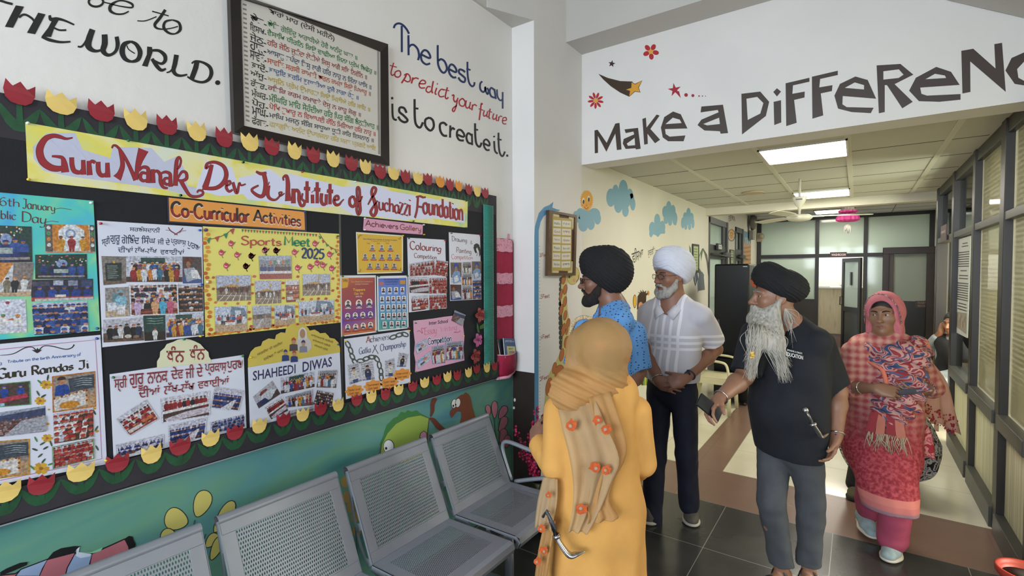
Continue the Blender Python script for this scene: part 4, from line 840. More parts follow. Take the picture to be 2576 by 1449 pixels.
  for u,c in((.15,'#b9a0c4'),(.5,'#c99a72'),(.66,'#4fa3c4'),(.82,'#b85a78')):p.fig(u,.45,.55,c,c)
 elif style=='boardroom':base('#7c7570','#6a5a50',.82);p.P([(.12,.25),(.82,.22),(.8,.9),(.12,.86)],'#2e3b38').blob(.5,.2,.06,.05,'#c79a4a',8);p.lift();[p.rect(.2,.34+.07*k,.2+R_.uniform(.35,.5),.355+.07*k,'#a7b3ae') for k in range(7)]
 elif style=='reader':base('#4a4046','#3c4f86',.75);p.blob(.3,.15,.25,.16,'#5a2c26',10).blob(.3,.3,.12,.14,SKIN[1],8).P([(.05,.45),(.6,.4),(.9,.8),(.2,.95)],'#9aa0ae').lift();p.P([(.4,.5),(.75,.5),(.95,.85),(.45,.8)],'#d2d2d4')
 elif style=='preach':base('#8d8986','#b5a48c',.78);p.rect(.3,.2,.75,.6,'#5d7f8a').P([(.05,.5),(.75,.5),(.72,.75),(.1,.78)],'#c9ccd6').lift();p.fig(.66,.12,.8,'#7fb0c4','#5fa3c0','#d0d0d4')
 elif style=='music':
  base('#b5b5c0','#5f4a3f',.6);p.row(6,.25,.62,DARKS+['#c9c9cc'],['#22242c','#a85a34'],jit=.03);p.blob(.3,.8,.1,.07,'#9a9a9e',10).blob(.6,.78,.09,.08,'#c2bcb4',10).blob(.8,.82,.08,.07,'#8a6a4a',10)
 elif style=='blackboard':base('#24413d','#2a2320',.66);[p.P([(.1,.12+.1*k),(.3,.1+.1*k),(.5,.13+.1*k),(.9,.1+.1*k),(.9,.12+.1*k),(.5,.15+.1*k)],'#7fa39a') for k in range(3)];p.lift();p.fig(.5,.5,.48,'#c9c9c8','#8e2a30')
 elif style=='speaker':
  base('#8d8078','#a88a6a',.6);p.P([(.36,.12),(.98,.08),(1,.45),(.4,.5)],'#3d4650').lift();[p.P([(.45,.18+.06*k),(.7,.14+.06*k),(.92,.18+.06*k),(.92,.2+.06*k),(.7,.16+.06*k)],'#9aa4aa') for k in range(4)]
  p.P([(.05,.55),(.08,.3),(.2,.22),(.36,.3),(.4,.5),(.3,.58)],'#24458f').lift().blob(.21,.17,.09,.1,SKIN[0],10).lift().blob(.21,.12,.1,.09,'#3b2a28',8,170,370).P([(.02,.62),(.75,.48),(.8,.9),(.05,.98)],'#c9c4c2').lift()
  for k in range(9):p.blob(.04+.085*k,.62-.016*k,.03,.035,['#8a4a28','#d0a05c'][k%2],7)
  for k in range(6):p.blob(.78,.5+.07*k,.03,.035,['#8a4a28','#d0a05c'][k%2],7)
  p.blob(.38,.84,.24,.1,'#c2862f',12)
 elif style=='table_red':base('#4a3a34','#4a3d3a',.9);p.lift();p.row(3,.12,.6,['#20428f','#24458f'],['#20428f'],jit=.02);p.P([(0,.75),(.9,.5),(.98,.66),(0,.96)],'#a63a4a').rect(.2,.84,.48,1,'#8fb0c4')
 elif style=='court':base('#8f97a8','#5a5258',.35);p.P([(0,.2),(1,.08),(1,.35),(0,.45)],'#3d4664').P([(.6,.55),(1,.45),(1,.95),(.4,1)],'#9a9aa0').lift();p.crowd(.35,.95,5,11,['#6d4a48','#8a7472','#5a3a3a'],['#5a3a3c','#a6847c']);p.P([(.62,.45),(1,.38),(1,.98),(.35,1)],'#9a9ca6')
 elif style=='hall_table':base('#c6c6d2','#4a3a36',.5);p.row(10,.16,.46,['#8e2a30','#22242c','#7a2228'],['#22242c','#8e2229'],jit=.01);p.P([(0,.55),(1,.42),(1,.52),(0,.66)],'#d2d0d2').P([(.05,.85),(.5,.68),(.98,.62),(.98,.86),(.1,1)],'#bdb4c0')
 elif style=='hall_blue':base('#bcbccb','#6d4640',.72);p.crowd(.28,.85,3,12,BLUES,['#24409a','#1f2f63']);p.P([(.3,1),(.75,.5),(.82,.5),(.7,1)],'#c9c6cc')
 elif style=='art':base('#6d5f58','#c2c4cc',.7);p.P([(.1,.6),(.4,.35),(.85,.45),(.9,.9),(.2,1)],'#7fa0c9').blob(.5,.2,.22,.18,'#2c4fa0',10).lift().blob(.5,.3,.13,.13,SKIN[0],8).P([(.25,.7),(.6,.6),(.75,.85),(.35,.95)],'#d2d6dc').blob(.5,.78,.1,.08,'#c9a436',8)
 elif style=='group':base('#b3b3bb','#6a5a54',.78);p.rect(.1,.05,.9,.3,'#8b8f9a');p.row(8,.2,.5,MIX,DARKS,jit=.02);p.row(7,.4,.56,MIX+WHITES,DARKS+['#c77a3a'])
 elif style=='medal':base('#b9bac4','#8a8a94',.9);[p.rect(.08,.08+.12*k,.92,.11+.12*k,'#7d7f8c') for k in range(4)];p.lift();p.fig(.5,.18,1.05,random.choice(['#23305a','#2a2c34','#c9c9cc']),'#15151c','#3a4a7a');p.blob(.5,.56,.07,.04,'#c9a436',8)
 elif style=='mourn':base('#a9a9b2','#4a3f44',.6);p.blob(.45,.25,.2,.14,'#7a3a36',9).P([(.3,.35),(.7,.25),(.95,.6),(.6,.9),(.2,.75)],'#c2c6d0').lift().P([(.1,.6),(.4,.6),(.5,.95),(.1,.95)],'#24305a')
 elif style=='paperwork':base('#b9c2d6','#c6c9d2',.5);p.rect(.1,.15,.6,.4,'#8fa3c9').blob(.6,.45,.16,.14,'#c77a5a',9).rect(.2,.6,.5,.85,'#4a5660').lift();[p.rect(.55,.55+.08*k,.9,.58+.08*k,'#8a93a6') for k in range(4)]
 if border:
  e=.035
  for a in((0,0,1,e),(0,1-e,1,1),(0,0,e*.8,1),(1-e*.8,0,1,1)):p.rect(*a,border)
 o=p.build('photograph',parent,PHOTO);return o
def portrait(i,f,x,y,r,col,oval=False,plate=None,w=.8):
 if oval:i.ell((x,y),r*1.15,r*1.4,'#d4d2cf',f,n=14).lift()
 else:i.poly([(x-r,y-r*1.35),(x+r,y-r*1.4),(x+r,y+r*1.3),(x-r,y+r*1.35)],'#d2d2d6' if not plate else '#dcc88c',f).lift() if plate!='none' else None
 i.poly([(x-r*w,y+r*1.1),(x-r*w,y+r*.5),(x-r*.3,y+r*.1),(x+r*.3,y+r*.1),(x+r*w,y+r*.5),(x+r*w,y+r*1.08)],col,f).lift()
 i.ell((x,y-r*.3),r*.42,r*.58,random.choice(SKIN),f,n=10).lift();i.poly([(x-r*.5,y-r*.2),(x-r*.48,y-r*.75),(x,y-r*1.05),(x+r*.48,y-r*.75),(x+r*.5,y-r*.2),(x+r*.25,y-r*.6),(x-r*.25,y-r*.6)],'#241f24',f).lift()
random.seed(11)
G='posters on the notice board'
def poster(pts,f,m,label,off=.0012):return sheet('poster',pts,f,m,None,off,.0008,label,'poster',G)
def ink(off=.0022):return Ink(BOARD,off)
# the long title banner
WASH=ramp_mat('banner_watercolour',[(.22,'#7fb5a0'),(.36,'#c6cf86'),(.47,'#d9cf58'),(.56,'#dcd69a'),(.7,'#cfd6c4')],5.5,4,.5,stretch=(1,1,1.6),distort=.5)
bn=poster([(63,308),(1176,506),(1175,573),(70,455)],'px',WASH,'long yellow-green watercolour title banner with red lettering across the board',.0014)
i=ink();HALO='#cdd0e6';RD,RDO='#8e1c25','#4a1a1c'
words=[('Guru',None),]
i.poly([(180,300),(330,150),(640,150),(720,330),(1020,420),(1040,300),(1460,310),(1600,460),(1740,400),(1830,560),(1850,720),(2050,760),(2020,860),(1600,760),(1050,680),(600,620),(300,560),(190,430)],HALO,'zb')
i.poly([(1940,760),(2050,440),(2330,520),(2390,700),(2576,660),(2576,800),(2200,830)],HALO,'zb')
i.poly([(0,200),(130,180),(330,110),(480,210),(540,160),(900,240),(1120,300),(1280,300),(1480,290),(1660,350),(1940,400),(2300,470),(2440,600),(2440,690),(2100,640),(1780,660),(1500,620),(1240,610),(1080,510),(700,530),(400,470),(100,440),(0,330)],HALO,'zc')
i.lift()
f='zb'
def both(pts,w,f,smooth=True):
 ws=list(w) if isinstance(w,(list,tuple)) else[w]*len(pts)
 i.stroke(pts,[q+9 for q in ws],RDO,f,smooth);i.k+=1;i.stroke(pts,ws,RD,f,smooth);i.k-=1
both([(612,200),(540,212),(470,190),(400,180),(320,210),(265,290),(255,370),(290,460),(370,520),(450,535),(520,520)],[6,20,34,40,56,72,76,76,66,56,36],f);both([(385,400),(450,405),(500,420),(520,480),(530,575)],[12,24,34,60,80],f)
both([(600,412),(605,500),(630,560),(690,575),(715,540)],[44,46,46,36,20],f);both([(725,440),(730,600)],[38,50],f,False);both([(785,450),(795,605)],[40,56],f,False);both([(790,480),(820,455),(855,470)],[20,30,30],f)
both([(885,460),(890,560),(920,605),(965,600),(985,560)],[44,46,40,32,20],f);both([(985,470),(990,630)],[38,50],f,False)
both([(1035,315),(1050,285),(1090,295),(1150,370),(1220,500),(1290,660)],[10,16,20,26,32,40],f);both([(1115,320),(1150,480),(1125,580),(1090,640)],[20,44,54,90],f);both([(1375,330),(1330,450),(1305,560),(1295,655)],[110,66,40,36],f)
both([(1325,560),(1365,520),(1420,530),(1430,600),(1425,690)],[14,26,34,42,44],f);both([(1420,590),(1360,580),(1340,630),(1370,665),(1420,655)],[18,28,34,28,18],f)
both([(1475,540),(1480,690)],[36,44],f,False);both([(1480,580),(1520,560),(1555,600),(1560,680),(1590,735),(1640,745)],[18,26,34,34,26,12],f)
both([(1560,590),(1610,570),(1660,590),(1665,650),(1670,730)],[14,22,30,36,40],f);both([(1660,640),(1610,640),(1595,680),(1630,705),(1665,690)],[16,24,30,24,16],f)
both([(1720,720),(1725,560),(1735,450),(1760,410),(1780,450),(1765,510),(1740,540)],[46,40,34,18,16,18,14],f);both([(1745,640),(1790,570),(1835,580),(1840,640),(1790,665),(1740,655)],[16,22,26,30,24,16],f)
both([(1780,665),(1820,740),(1880,825),(1960,835),(2015,810),(2010,775),(1970,770),(1955,795)],[40,34,26,22,20,18,16,12],f)
both([(2110,520),(2080,510),(2050,530),(2065,480),(2150,465),(2240,510),(2270,600),(2235,690),(2150,745),(2010,745)],[16,18,22,22,26,34,42,42,36,26],f);both([(2115,490),(2080,620),(2040,740)],[30,44,60],f)
both([(2270,720),(2310,700),(2310,670),(2280,680),(2270,740),(2300,780),(2340,760)],[14,16,16,22,26,22,14],f);both([(2340,680),(2370,780),(2390,785),(2410,690),(2430,715),(2480,700)],[26,30,26,16,12,9],f)
f='zc'
both([(185,135),(240,160),(300,148)],[14,30,18],f);both([(270,160),(290,260),(275,370),(240,405),(180,380),(140,330),(215,285)],[40,42,40,34,28,20,12],f);both([(322,285),(312,380),(340,430),(400,440),(450,390),(465,360),(435,365),(450,400),(495,370)],[32,34,26,16,12,10,9,9,6],f);both([(318,262),(330,266)],26,f,False)
both([(485,235),(480,200),(515,185),(530,260),(530,360),(535,455)],[10,14,30,40,44,66],f)
both([(590,320),(590,480)],[36,44],f,False);both([(595,370),(625,335),(650,370),(650,440),(670,500),(700,500),(710,460),(680,430),(690,370)],[18,24,30,30,26,26,22,18,12],f)
for x,y0,y1 in((737,240,475),(847,250,480),(985,268,490)):both([(x,y0),(x,y1)],[26,30],f,False);both([(x-35,y0+78),(x+35,y0+84)],[30,34],f,False)
both([(795,385),(798,480)],30,f,False);both([(795,350),(800,356)],26,f,False);both([(895,370),(890,450),(910,490),(940,480),(945,440)],[28,30,28,24,20],f);both([(945,380),(942,495)],28,f,False)
both([(1030,445),(1075,435),(1070,400),(1040,410),(1028,460),(1050,495),(1085,490),(1110,460),(1135,435)],[16,18,18,22,28,26,20,10,6],f)
both([(1235,400),(1200,430),(1200,490),(1235,515),(1262,470),(1240,410),(1235,400)],[16,22,26,24,26,20,16],f);both([(1335,400),(1310,455),(1280,440),(1275,330),(1290,305),(1305,340),(1305,480),(1310,560),(1290,600),(1272,540),(1285,460)],[8,10,14,20,18,20,30,30,22,22,16],f)
both([(1395,495),(1430,430),(1470,370),(1480,320),(1450,310),(1435,370),(1470,470),(1485,560),(1455,615),(1425,570),(1470,490),(1500,450)],[8,14,22,22,20,24,34,32,24,24,14,10],f)
i.k+=2
zcw=[('ucha',[(1505,400),(1735,445),(1735,590),(1505,545)],.15),('zzi',[(1725,390),(1860,420),(1855,615),(1725,590)],.12),('F',[(1905,395),(2020,412),(2000,660),(1890,640)],.09),('oundation',[(1985,388),(2420,475),(2425,668),(1985,585)],.13)]
for wd_,q,w in zcw:i.hand(wd_,q,RDO,'zc',w+.05,20,.5);i.k+=1;i.hand(wd_,q,RD,'zc',w,20,.5);i.k-=1
tag(i.build('title_lettering',bn),'red curly letters reading Guru Nanak Dev Ji Institute of Suchazzi Foundation')
pins(bn,[('zb',122,45,'w'),('zb',130,652,'y'),('zb',1207,233,'g'),('zb',1770,822,'g'),('zb',2445,468,'g'),('zc',40,38,'g'),('zc',680,142,'r'),('zc',1250,247,'w'),('zc',2005,365,'b'),('zc',2452,455,'g'),('zc',2450,742,'g'),('zc',1880,672,'g')])
# two headings
hd=sheet('heading_card',[(1543,97),(2832,225),(2836,418),(1552,330)],'z4',paper('#1c2440'),None,.0012,.001,'orange heading card reading Co-Curricular Activities on navy backing','heading card','heading cards on the notice board')
i=ink(.0026);i.poly([(1558,100),(2812,232),(2818,400),(1565,318)],'#d9903f','z4').lift()
CCQ=('Co-Curricular',[(1578,138),(2305,205),(2305,334),(1580,268)],'z4'),('Activities',[(135,210),(575,268),(575,366),(135,318)],'z5')
dn=lambda q,d:[(x,y+d) for x,y in q]
for t_,q,f_ in CCQ:i.hand(t_,dn(q,9),'#d9cfc4',f_,.17);i.k+=1;i.hand(t_,q,'#7d1c18',f_,.17);i.k-=1
i.build('lettering',hd)
i=ink(.003)
for t_,q,f_ in CCQ:i.hand(t_,q,'#231a18',f_,.17)
def upper_half(i,cut):
 keep=[(fc,c) for fc,c in zip(i.f,i.c) if sum(i.v[q][2] for q in fc)/len(fc)>cut(i.v[fc[0]][1])]
 i.f=[k[0] for k in keep];i.c=[k[1] for k in keep]
p1,p2=BOARD(fr('z4',[(1580,205)])[0]),BOARD(fr('z5',[(575,318)])[0])
upper_half(i,lambda y:p1.z+(p2.z-p1.z)*(y-p1.y)/(p2.y-p1.y));i.build('lettering',hd)
pins(hd,[('z4',1662,82,'g'),('z5',605,232,'b')])
hd=sheet('heading_card',[(1158,288),(1703,350),(1700,442),(1150,402)],'z5',paper('#cf93ae'),None,.0012,.001,'small pink heading card reading Achievers Gallery','heading card','heading cards on the notice board')
i=ink(.0026);i.hand('Achievers',[(1170,308),(1475,345),(1475,392),(1170,362)],'#5c1f24','z5',.17);i.hand('Gallery',[(1490,345),(1688,370),(1688,412),(1490,394)],'#6a3a1c','z5',.17);i.build('lettering',hd)
pins(hd,[('z5',1160,292,'w'),('z5',1160,398,'w'),('z5',1705,352,'w'),('z5',1708,442,'y')])
# 26 January
TEALW=ramp_mat('teal_poster_wash',[(.28,'#3f8fd0'),(.42,'#47b0c4'),(.52,'#4fbfae'),(.62,'#8fc98a'),(.75,'#4aa3b8')],5,3,.5,distort=.8)
po=poster([(-230,32),(862,130),(925,1330),(-200,1432)],'z4',TEALW,'turquoise watercolour 26th January poster with stage photographs at the far left')
i=ink();DK='#5a2a2c'
i.hand('26th',[(-90,82),(185,118),(185,188),(-90,165)],DK,'z4',.12,35,.4);i.hand('January',[(205,110),(510,168),(510,226),(205,200)],DK,'z4',.12,35,.4);i.stroke([(500,210),(560,198),(660,212)],5,DK,'z4')
i.hand('Republic',[(-240,190),(150,232),(150,306),(-240,280)],DK,'z4',.12,35,.4);i.hand('Day',[(195,228),(440,262),(425,345),(195,318)],DK,'z4',.12,35,.4);i.stroke([(420,330),(470,318),(540,325)],5,DK,'z4');i.build('lettering',po)
for q,st_ in(([(-200,350),(290,368),(298,695),(-200,705)],'green_stage'),([(412,345),(868,355),(878,612),(420,612)],'orange_stage'),([(-200,702),(310,700),(283,1010),(-200,1018)],'parade'),([(322,628),(800,622),(805,850),(325,852)],'green_stage'),([(285,860),(858,850),(860,1040),(290,1060)],'panel_blue'),([(-200,1040),(235,1040),(248,1345),(-200,1370)],'white_act'),([(290,1078),(805,1055),(815,1345),(315,1370)],'crowd_blue')):photo(po,q,'z4',st_)
pins(po,[('z4',835,150,'w'),('z4',895,1308,'b')])
# white prakash purab poster
po=poster([(897,312),(1868,372),(1885,1378),(945,1484)],'z4',paper('#ccd0de'),'white poster of classroom photographs with blue Gurmukhi heading')
i=ink();NV='#232c4e'
i.text('ਸਰਬੰਸਦਾਨੀ',[(1198,362),(1480,375),(1475,425),(1196,410)],NV,'z4',.012)
for t_,q in(('ਸ੍ਰੀ',[(935,470),(1010,450),(1020,545),(945,560)]),('ਗੁਰੂ',[(1015,450),(1108,448),(1110,535),(1020,540)]),('ਗੋਬਿੰਦ',[(1120,440),(1285,445),(1285,530),(1122,525)]),('ਸਿੰਘ',[(1305,448),(1435,455),(1435,530),(1305,525)]),('ਜੀ ਦੇ',[(1455,470),(1570,478),(1570,540),(1455,532)]),('ਪ੍ਰਕਾਸ਼',[(1580,480),(1720,500),(1712,560),(1575,545)]),('ਪੁਰਬ',[(1735,500),(1850,550),(1830,600),(1725,570)]),('ਦੀਆਂ',[(1088,545),(1230,548),(1228,612),(1088,605)]),('ਲੱਖ-ਲੱਖ',[(1245,552),(1450,560),(1448,620),(1243,612)]),('ਵਧਾਈਆਂ',[(1480,565),(1705,572),(1700,632),(1480,625)])):i.text(t_,q,NV,'z4',.012)
i.stroke([(1555,375),(1580,410),(1640,445)],10,'#7a2a2c','z4').stroke([(1690,380),(1665,410),(1610,445)],10,'#7a2a2c','z4').stroke([(1530,400),(1570,405),(1600,425)],4,NV,'z4').stroke([(1720,405),(1680,410),(1655,430)],4,NV,'z4');i.build('lettering',po)
for q,st_,b in(([(935,640),(1160,645),(1165,892),(955,910)],'boardroom',None),([(1162,640),(1680,645),(1685,880),(1165,880)],'rows_class',None),([(1685,645),(1860,650),(1868,890),(1688,895)],'reader',None),([(970,935),(1185,925),(1195,1195),(975,1210)],'preach',None),([(1190,905),(1640,895),(1650,1180),(1200,1195)],'floor_sit','#d3d3da'),([(1645,905),(1872,900),(1875,1150),(1655,1160)],'crowd_dark',None),([(950,1230),(1320,1205),(1330,1420),(955,1440)],'music',None),([(1322,1190),(1525,1185),(1530,1415),(1335,1425)],'blackboard',None),([(1530,1175),(1880,1160),(1885,1370),(1535,1395)],'rows_class',None)):photo(po,q,'z4',st_,border=b)
pins(po,[('z4',925,340,'r'),('z4',1842,402,'b'),('z4',1860,903,'b'),('z4',1845,1380,'y')])
# Sports Meet 2025
po=poster(fr('z4',[(1875,365)])+fr('z5',[(930,435),(943,1255)])+fr('z4',[(1898,1390)]),'px',paper('#d9cf6e'),'yellow Sports Meet 2025 poster with roses, bunting and field photographs',.0002)
i=ink()
i.hand('Sports',[(15,455),(395,478),(395,545),(15,535)],'#a8463c','z5',.22,20,.55);i.hand('Meet',[(415,455),(660,475),(660,552),(415,540)],'#1f7a50','z5',.24,20,.55);i.hand('2025',[(575,565),(795,580),(785,668),(580,655)],'#1a3560','z5',.24,20,.5)
for k in range(26):
 a=(2215+k*36,388+k*1.7) if k<11 else None
 x,y=(25+k*27.2,392+k*1.75);i.poly([(x,y),(x+22,y+1),(x+10,y+30)],'#a8463c' if k%2 else '#2f7a4f','z5')
for k,(x,y) in enumerate(((1925,500),(2005,485),(2085,455),(2145,415))):i.poly([(x-22,y-18),(x+24,y-32),(x+6,y+28)],'#a8463c' if k%2 else '#2f7a4f','z4')
i.stroke([(1890,490),(1990,475),(2080,440),(2155,385)],6,'#6a3a2c','z4').stroke([(745,430),(790,500),(850,560),(930,590)],5,'#6a3a2c','z5')
for k,(x,y) in enumerate(((755,462),(785,500),(820,532),(860,562),(905,592))):i.poly([(x-18,y-12),(x+16,y+6),(x-6,y+24)],'#2f7a4f' if k%2==0 else '#a8463c','z5')
i.lift()
RZ=[('z4',q) for q in((2135,525),(2045,610),(2190,630),(2320,640),(2090,730),(2270,735),(2445,590),(2550,590))]+[('z5',q) for q in((245,585),(345,590),(115,640),(65,735),(515,605),(705,525),(840,625),(725,705),(778,725),(660,740),(545,750),(860,755))]
def rose(f,x,y,r=26):
 i.stroke([(x,y+r*.6),(x+r*.6,y+r*1.9)],6,'#4c7a3c',f).poly([(x+r*.5,y-r*.2),(x+r*1.7,y-r*.7),(x+r*1.1,y+r*.3)],'#4c7a3c',f).poly([(x-r*.5,y-r*.6),(x-r*.2,y-r*1.4),(x+r*.2,y-r*.7)],'#4c7a3c',f);i.lift()
 i.ell((x,y),r,r*1.05,'#b83a55',f,n=10).lift().ell((x-r*.15,y+r*.1),r*.6,r*.45,'#d8a0ac',f,n=8).lift().ell((x,y-r*.2),r*.4,r*.3,'#a8283f',f,n=8)
keep=i
for f_,(x,y) in RZ:i=ink(.0021);rose(f_,x,y);i.build('painted_rose',po)
i=keep
for f_,x,y in[('z4',q[0],q[1]) for q in((1970,840),(1970,945),(2345,830),(2330,905),(2330,985),(1990,1070),(2080,1080),(2195,1080),(2300,1080),(2300,1160),(2310,1220),(2318,1290),(2520,1140),(2520,1210),(2522,1280))]+[('z5',q[0],q[1]) for q in((145,830),(545,832),(870,850),(868,960),(408,890),(408,955),(412,1030),(590,1040),(670,1040),(735,1035),(805,1035),(905,1050),(905,1145),(535,1110),(535,1200),(905,1205),(95,1075),(95,1160),(95,1225),(310,1130),(312,1210))]:i.poly([(x-16,y+6),(x-4,y-14),(x+18,y-8),(x+8,y+12)],random.choice(['#b5503c','#a8463c','#c06a4a']),f_)
OR=['#c77a26','#b5541f','#d08a2e']
for k in range(24):i.ell((1890+18*math.sin(k*1.7)+k*1.1+14,400+k*40),22,18,random.choice(OR),'z4',n=7)
for k in range(26):i.ell((1935+k*27,1368-k*3.4+8*math.sin(k*2)),17,14,random.choice(OR),'z4',n=7)
for k in range(24):i.ell((110+k*35,1312-k*3.1+6*math.sin(k*2)),16,13,random.choice(OR),'z5',n=7)
for k in range(20):i.ell((912+k*.7+7*math.sin(k*2),470+k*39),14,15,random.choice(OR),'z5',n=7)
tag(i.build('lettering',po),'painted title, bunting and orange dotted border')
for f_,q,st_ in(('z4',[(1995,820),(2315,815),(2318,1050),(2005,1058)],'sports'),('z5',[(185,638),(485,635),(488,850),(195,855)],'stage_red'),('z5',[(148,870),(388,866),(390,1075),(155,1085)],'sports'),('z5',[(430,865),(557,860),(557,1060),(440,1068)],'hall_red'),('z5',[(588,808),(842,805),(845,1000),(592,1008)],'sports'),('z4',[(1982,1110),(2280,1098),(2282,1330),(1990,1345)],'ground'),('z5',[(125,1100),(298,1095),(298,1300),(130,1310)],'grey'),('z5',[(330,1095),(515,1088),(520,1275),(332,1285)],'ground'),('z5',[(552,1060),(878,1042),(880,1230),(558,1260)],'ground')):photo(po,q,f_,st_,.003)
pins(po,[('z4',1898,398,'b'),('z5',910,456,'g'),('z4',1925,1358,'r'),('z4',1912,880,'w')])
# yellow toppers sheet
po=poster([(1085,418),(1520,450),(1520,795),(1097,808)],'z5',paper('#d8d2bc'),'small yellow sheet of student portraits under the Achievers Gallery card')
i=ink();i.poly([(1096,432),(1508,460),(1510,784),(1106,796)],'#cda531','z5').lift()
i.text('Guru Nanak Dev Ji Institute of Suchazzi Foundation',[(1150,474),(1465,488),(1465,504),(1150,492)],'#2d3e5e','z5',.02);i.text('Toppers of Class 10',[(1222,496),(1395,500),(1395,512),(1222,510)],'#7a5a26','z5',.01)
for t_,x in(('1st',1198),('2nd',1288),('3rd',1372)):i.text(t_,[(x-12,514),(x+14,515),(x+14,530),(x-12,528)],'#8a2a1c','z5',.01)
for x,y in((1235,560),(1322,562),(1402,562),(1168,645),(1245,645),(1322,647),(1395,645),(1465,648),(1210,730),(1285,730),(1360,732),(1435,732)):
 i.ell((x,y),20,30,'#bfb9a4','z5',n=12).lift();portrait(i,'z5',x,y,21,'#5a6488',plate='none');i.poly([(x-30,y+26),(x+30,y+27),(x+27,y+38),(x-27,y+37)],'#a2431f','z5')
for cx_,cy_,a in((1112,455,0),(1490,480,90),(1492,768,180),(1120,780,270)):i.stroke([(cx_-10,cy_+24),(cx_,cy_),(cx_+26,cy_-6)] if a in(0,) else[(cx_-20,cy_),(cx_,cy_+4),(cx_+4,cy_-20)],4,'#7a5f2c','z5')
tag(i.build('portrait_print',po),'printed title and twelve small portraits');pins(po,[('z5',1105,442,'y'),('z5',1512,452,'y'),('z5',1512,788,'b')])
# maroon and blue toppers sheets
GRAD={}
def grad(name,stops,rot):
 M=D.materials.new(name);M.use_nodes=True;nt=M.node_tree;b=nt.nodes['Principled BSDF'];b.inputs['Roughness'].default_value=.4
 tc=nt.nodes.new('ShaderNodeTexCoord');sp=nt.nodes.new('ShaderNodeSeparateXYZ');r=nt.nodes.new('ShaderNodeValToRGB');e=r.color_ramp.elements
 ad=nt.nodes.new('ShaderNodeMath');ad.operation='MULTIPLY_ADD';ad.inputs[1].default_value=rot
 while len(e)<len(stops):e.new(.5)
 for q,(p,c) in zip(e,stops):q.position=p;q.color=lin(c)
 L=nt.links.new;L(tc.outputs['Generated'],sp.inputs[0]);L(sp.outputs[1],ad.inputs[0]);L(sp.outputs[2],ad.inputs[2]);L(ad.outputs[0],r.inputs[0]);L(r.outputs[0],b.inputs[0])
 return M
po=poster([(938,820),(1268,818),(1278,1345),(948,1388)],'z5',paper('#d3d2d6'),'maroon to purple Toppers Class 10th sheet with oval portraits')
GM=grad('maroon_purple_print',[(.0,'#b5622c'),(.22,'#5a2f8f'),(.5,'#8a2a3c'),(.8,'#8f2f2c'),(1,'#b0562a')],-.12)
sheet('printed_background',[(950,842),(1258,838),(1262,1335),(955,1375)],'z5',GM,po,.0022,.0004)
i=ink(.003);i.poly([(950,842),(1015,841),(1012,900),(1005,930),(952,940)],'#c7962c','z5').lift();i.text('TOPPERS',[(958,855),(1008,855),(1006,880),(958,882)],'#4a2a10','z5',.02)
i.text('Guru Nanak Dev Ji Institute of',[(1038,872),(1235,870),(1235,886),(1038,888)],'#c9a88c','z5',.01);i.text('Suchazzi Foundation',[(1075,892),(1200,890),(1200,904),(1075,906)],'#c9a88c','z5',.01)
i.text('Toppers',[(1055,940),(1168,938),(1168,968),(1055,972)],'#dcb53c','z5',.02);i.text('Class 10th',[(1065,976),(1152,974),(1152,996),(1065,998)],'#dcb53c','z5',.01);i.text('2023-24',[(1080,1008),(1138,1006),(1138,1020),(1080,1022)],'#d6cfc6','z5',.01)
for x,y in((1010,1082),(1110,1078),(1205,1070)):portrait(i,'z5',x,y,26,'#22335c',True);i.poly([(x-26,y+40),(x+26,y+39),(x+26,y+45),(x-26,y+46)],'#d3cfc6','z5')
for x,y in((1005,1195),(1075,1190),(1145,1185),(1215,1180),(1005,1300),(1078,1295),(1147,1285),(1215,1278)):portrait(i,'z5',x,y,21,'#22335c',True);i.poly([(x-32,y+34),(x+32,y+33),(x+30,y+44),(x-30,y+45)],'#8f2530','z5')
i.build('portrait_print',po);pins(po,[('z5',955,828,'g'),('z5',960,1382,'g'),('z5',1272,1335,'g')])
po=poster([(1278,825),(1560,820),(1572,1308),(1285,1340)],'z5',paper('#d3d4da'),'blue to green sheet with rows of square student portraits')
GB=grad('blue_green_print',[(.0,'#4f9a86'),(.4,'#4a8fb5'),(.7,'#5b86c9'),(1,'#4a62b0')],.1)
sheet('printed_background',[(1290,848),(1550,842),(1558,1300),(1296,1325)],'z5',GB,po,.0022,.0004)
i=ink(.003);i.text('Guru Nanak Dev Ji Institute',[(1340,852),(1480,850),(1480,866),(1340,868)],'#24306a','z5',.015);i.text('of Suchazzi Foundation',[(1350,872),(1470,870),(1470,884),(1350,886)],'#24306a','z5',.015);i.text('Toppers Class 10',[(1355,894),(1460,892),(1460,908),(1355,910)],'#5a2a6a','z5',.01)
i.poly([(1490,865),(1540,864),(1540,898),(1490,900)],'#b5862c','z5').ell((1318,895),26,18,'#a8606a','z5',n=12).lift()
for y,xs in((958,(1337,1395,1453,1511)),(1040,(1323,1377,1427,1475,1523)),(1116,(1325,1379,1429,1477,1525)),(1192,(1327,1381,1431,1479,1527)),(1272,(1342,1407,1464,1517))):
 for x in xs:portrait(i,'z5',x,y-(x-1330)*.03,19,'#222c46');i.poly([(x-18,y+28),(x+18,y+27),(x+18,y+34),(x-18,y+35)],'#c9cdd6','z5')
i.build('portrait_print',po);pins(po,[('z5',1290,828,'g'),('z5',1555,824,'g'),('z5',1565,1302,'r')])
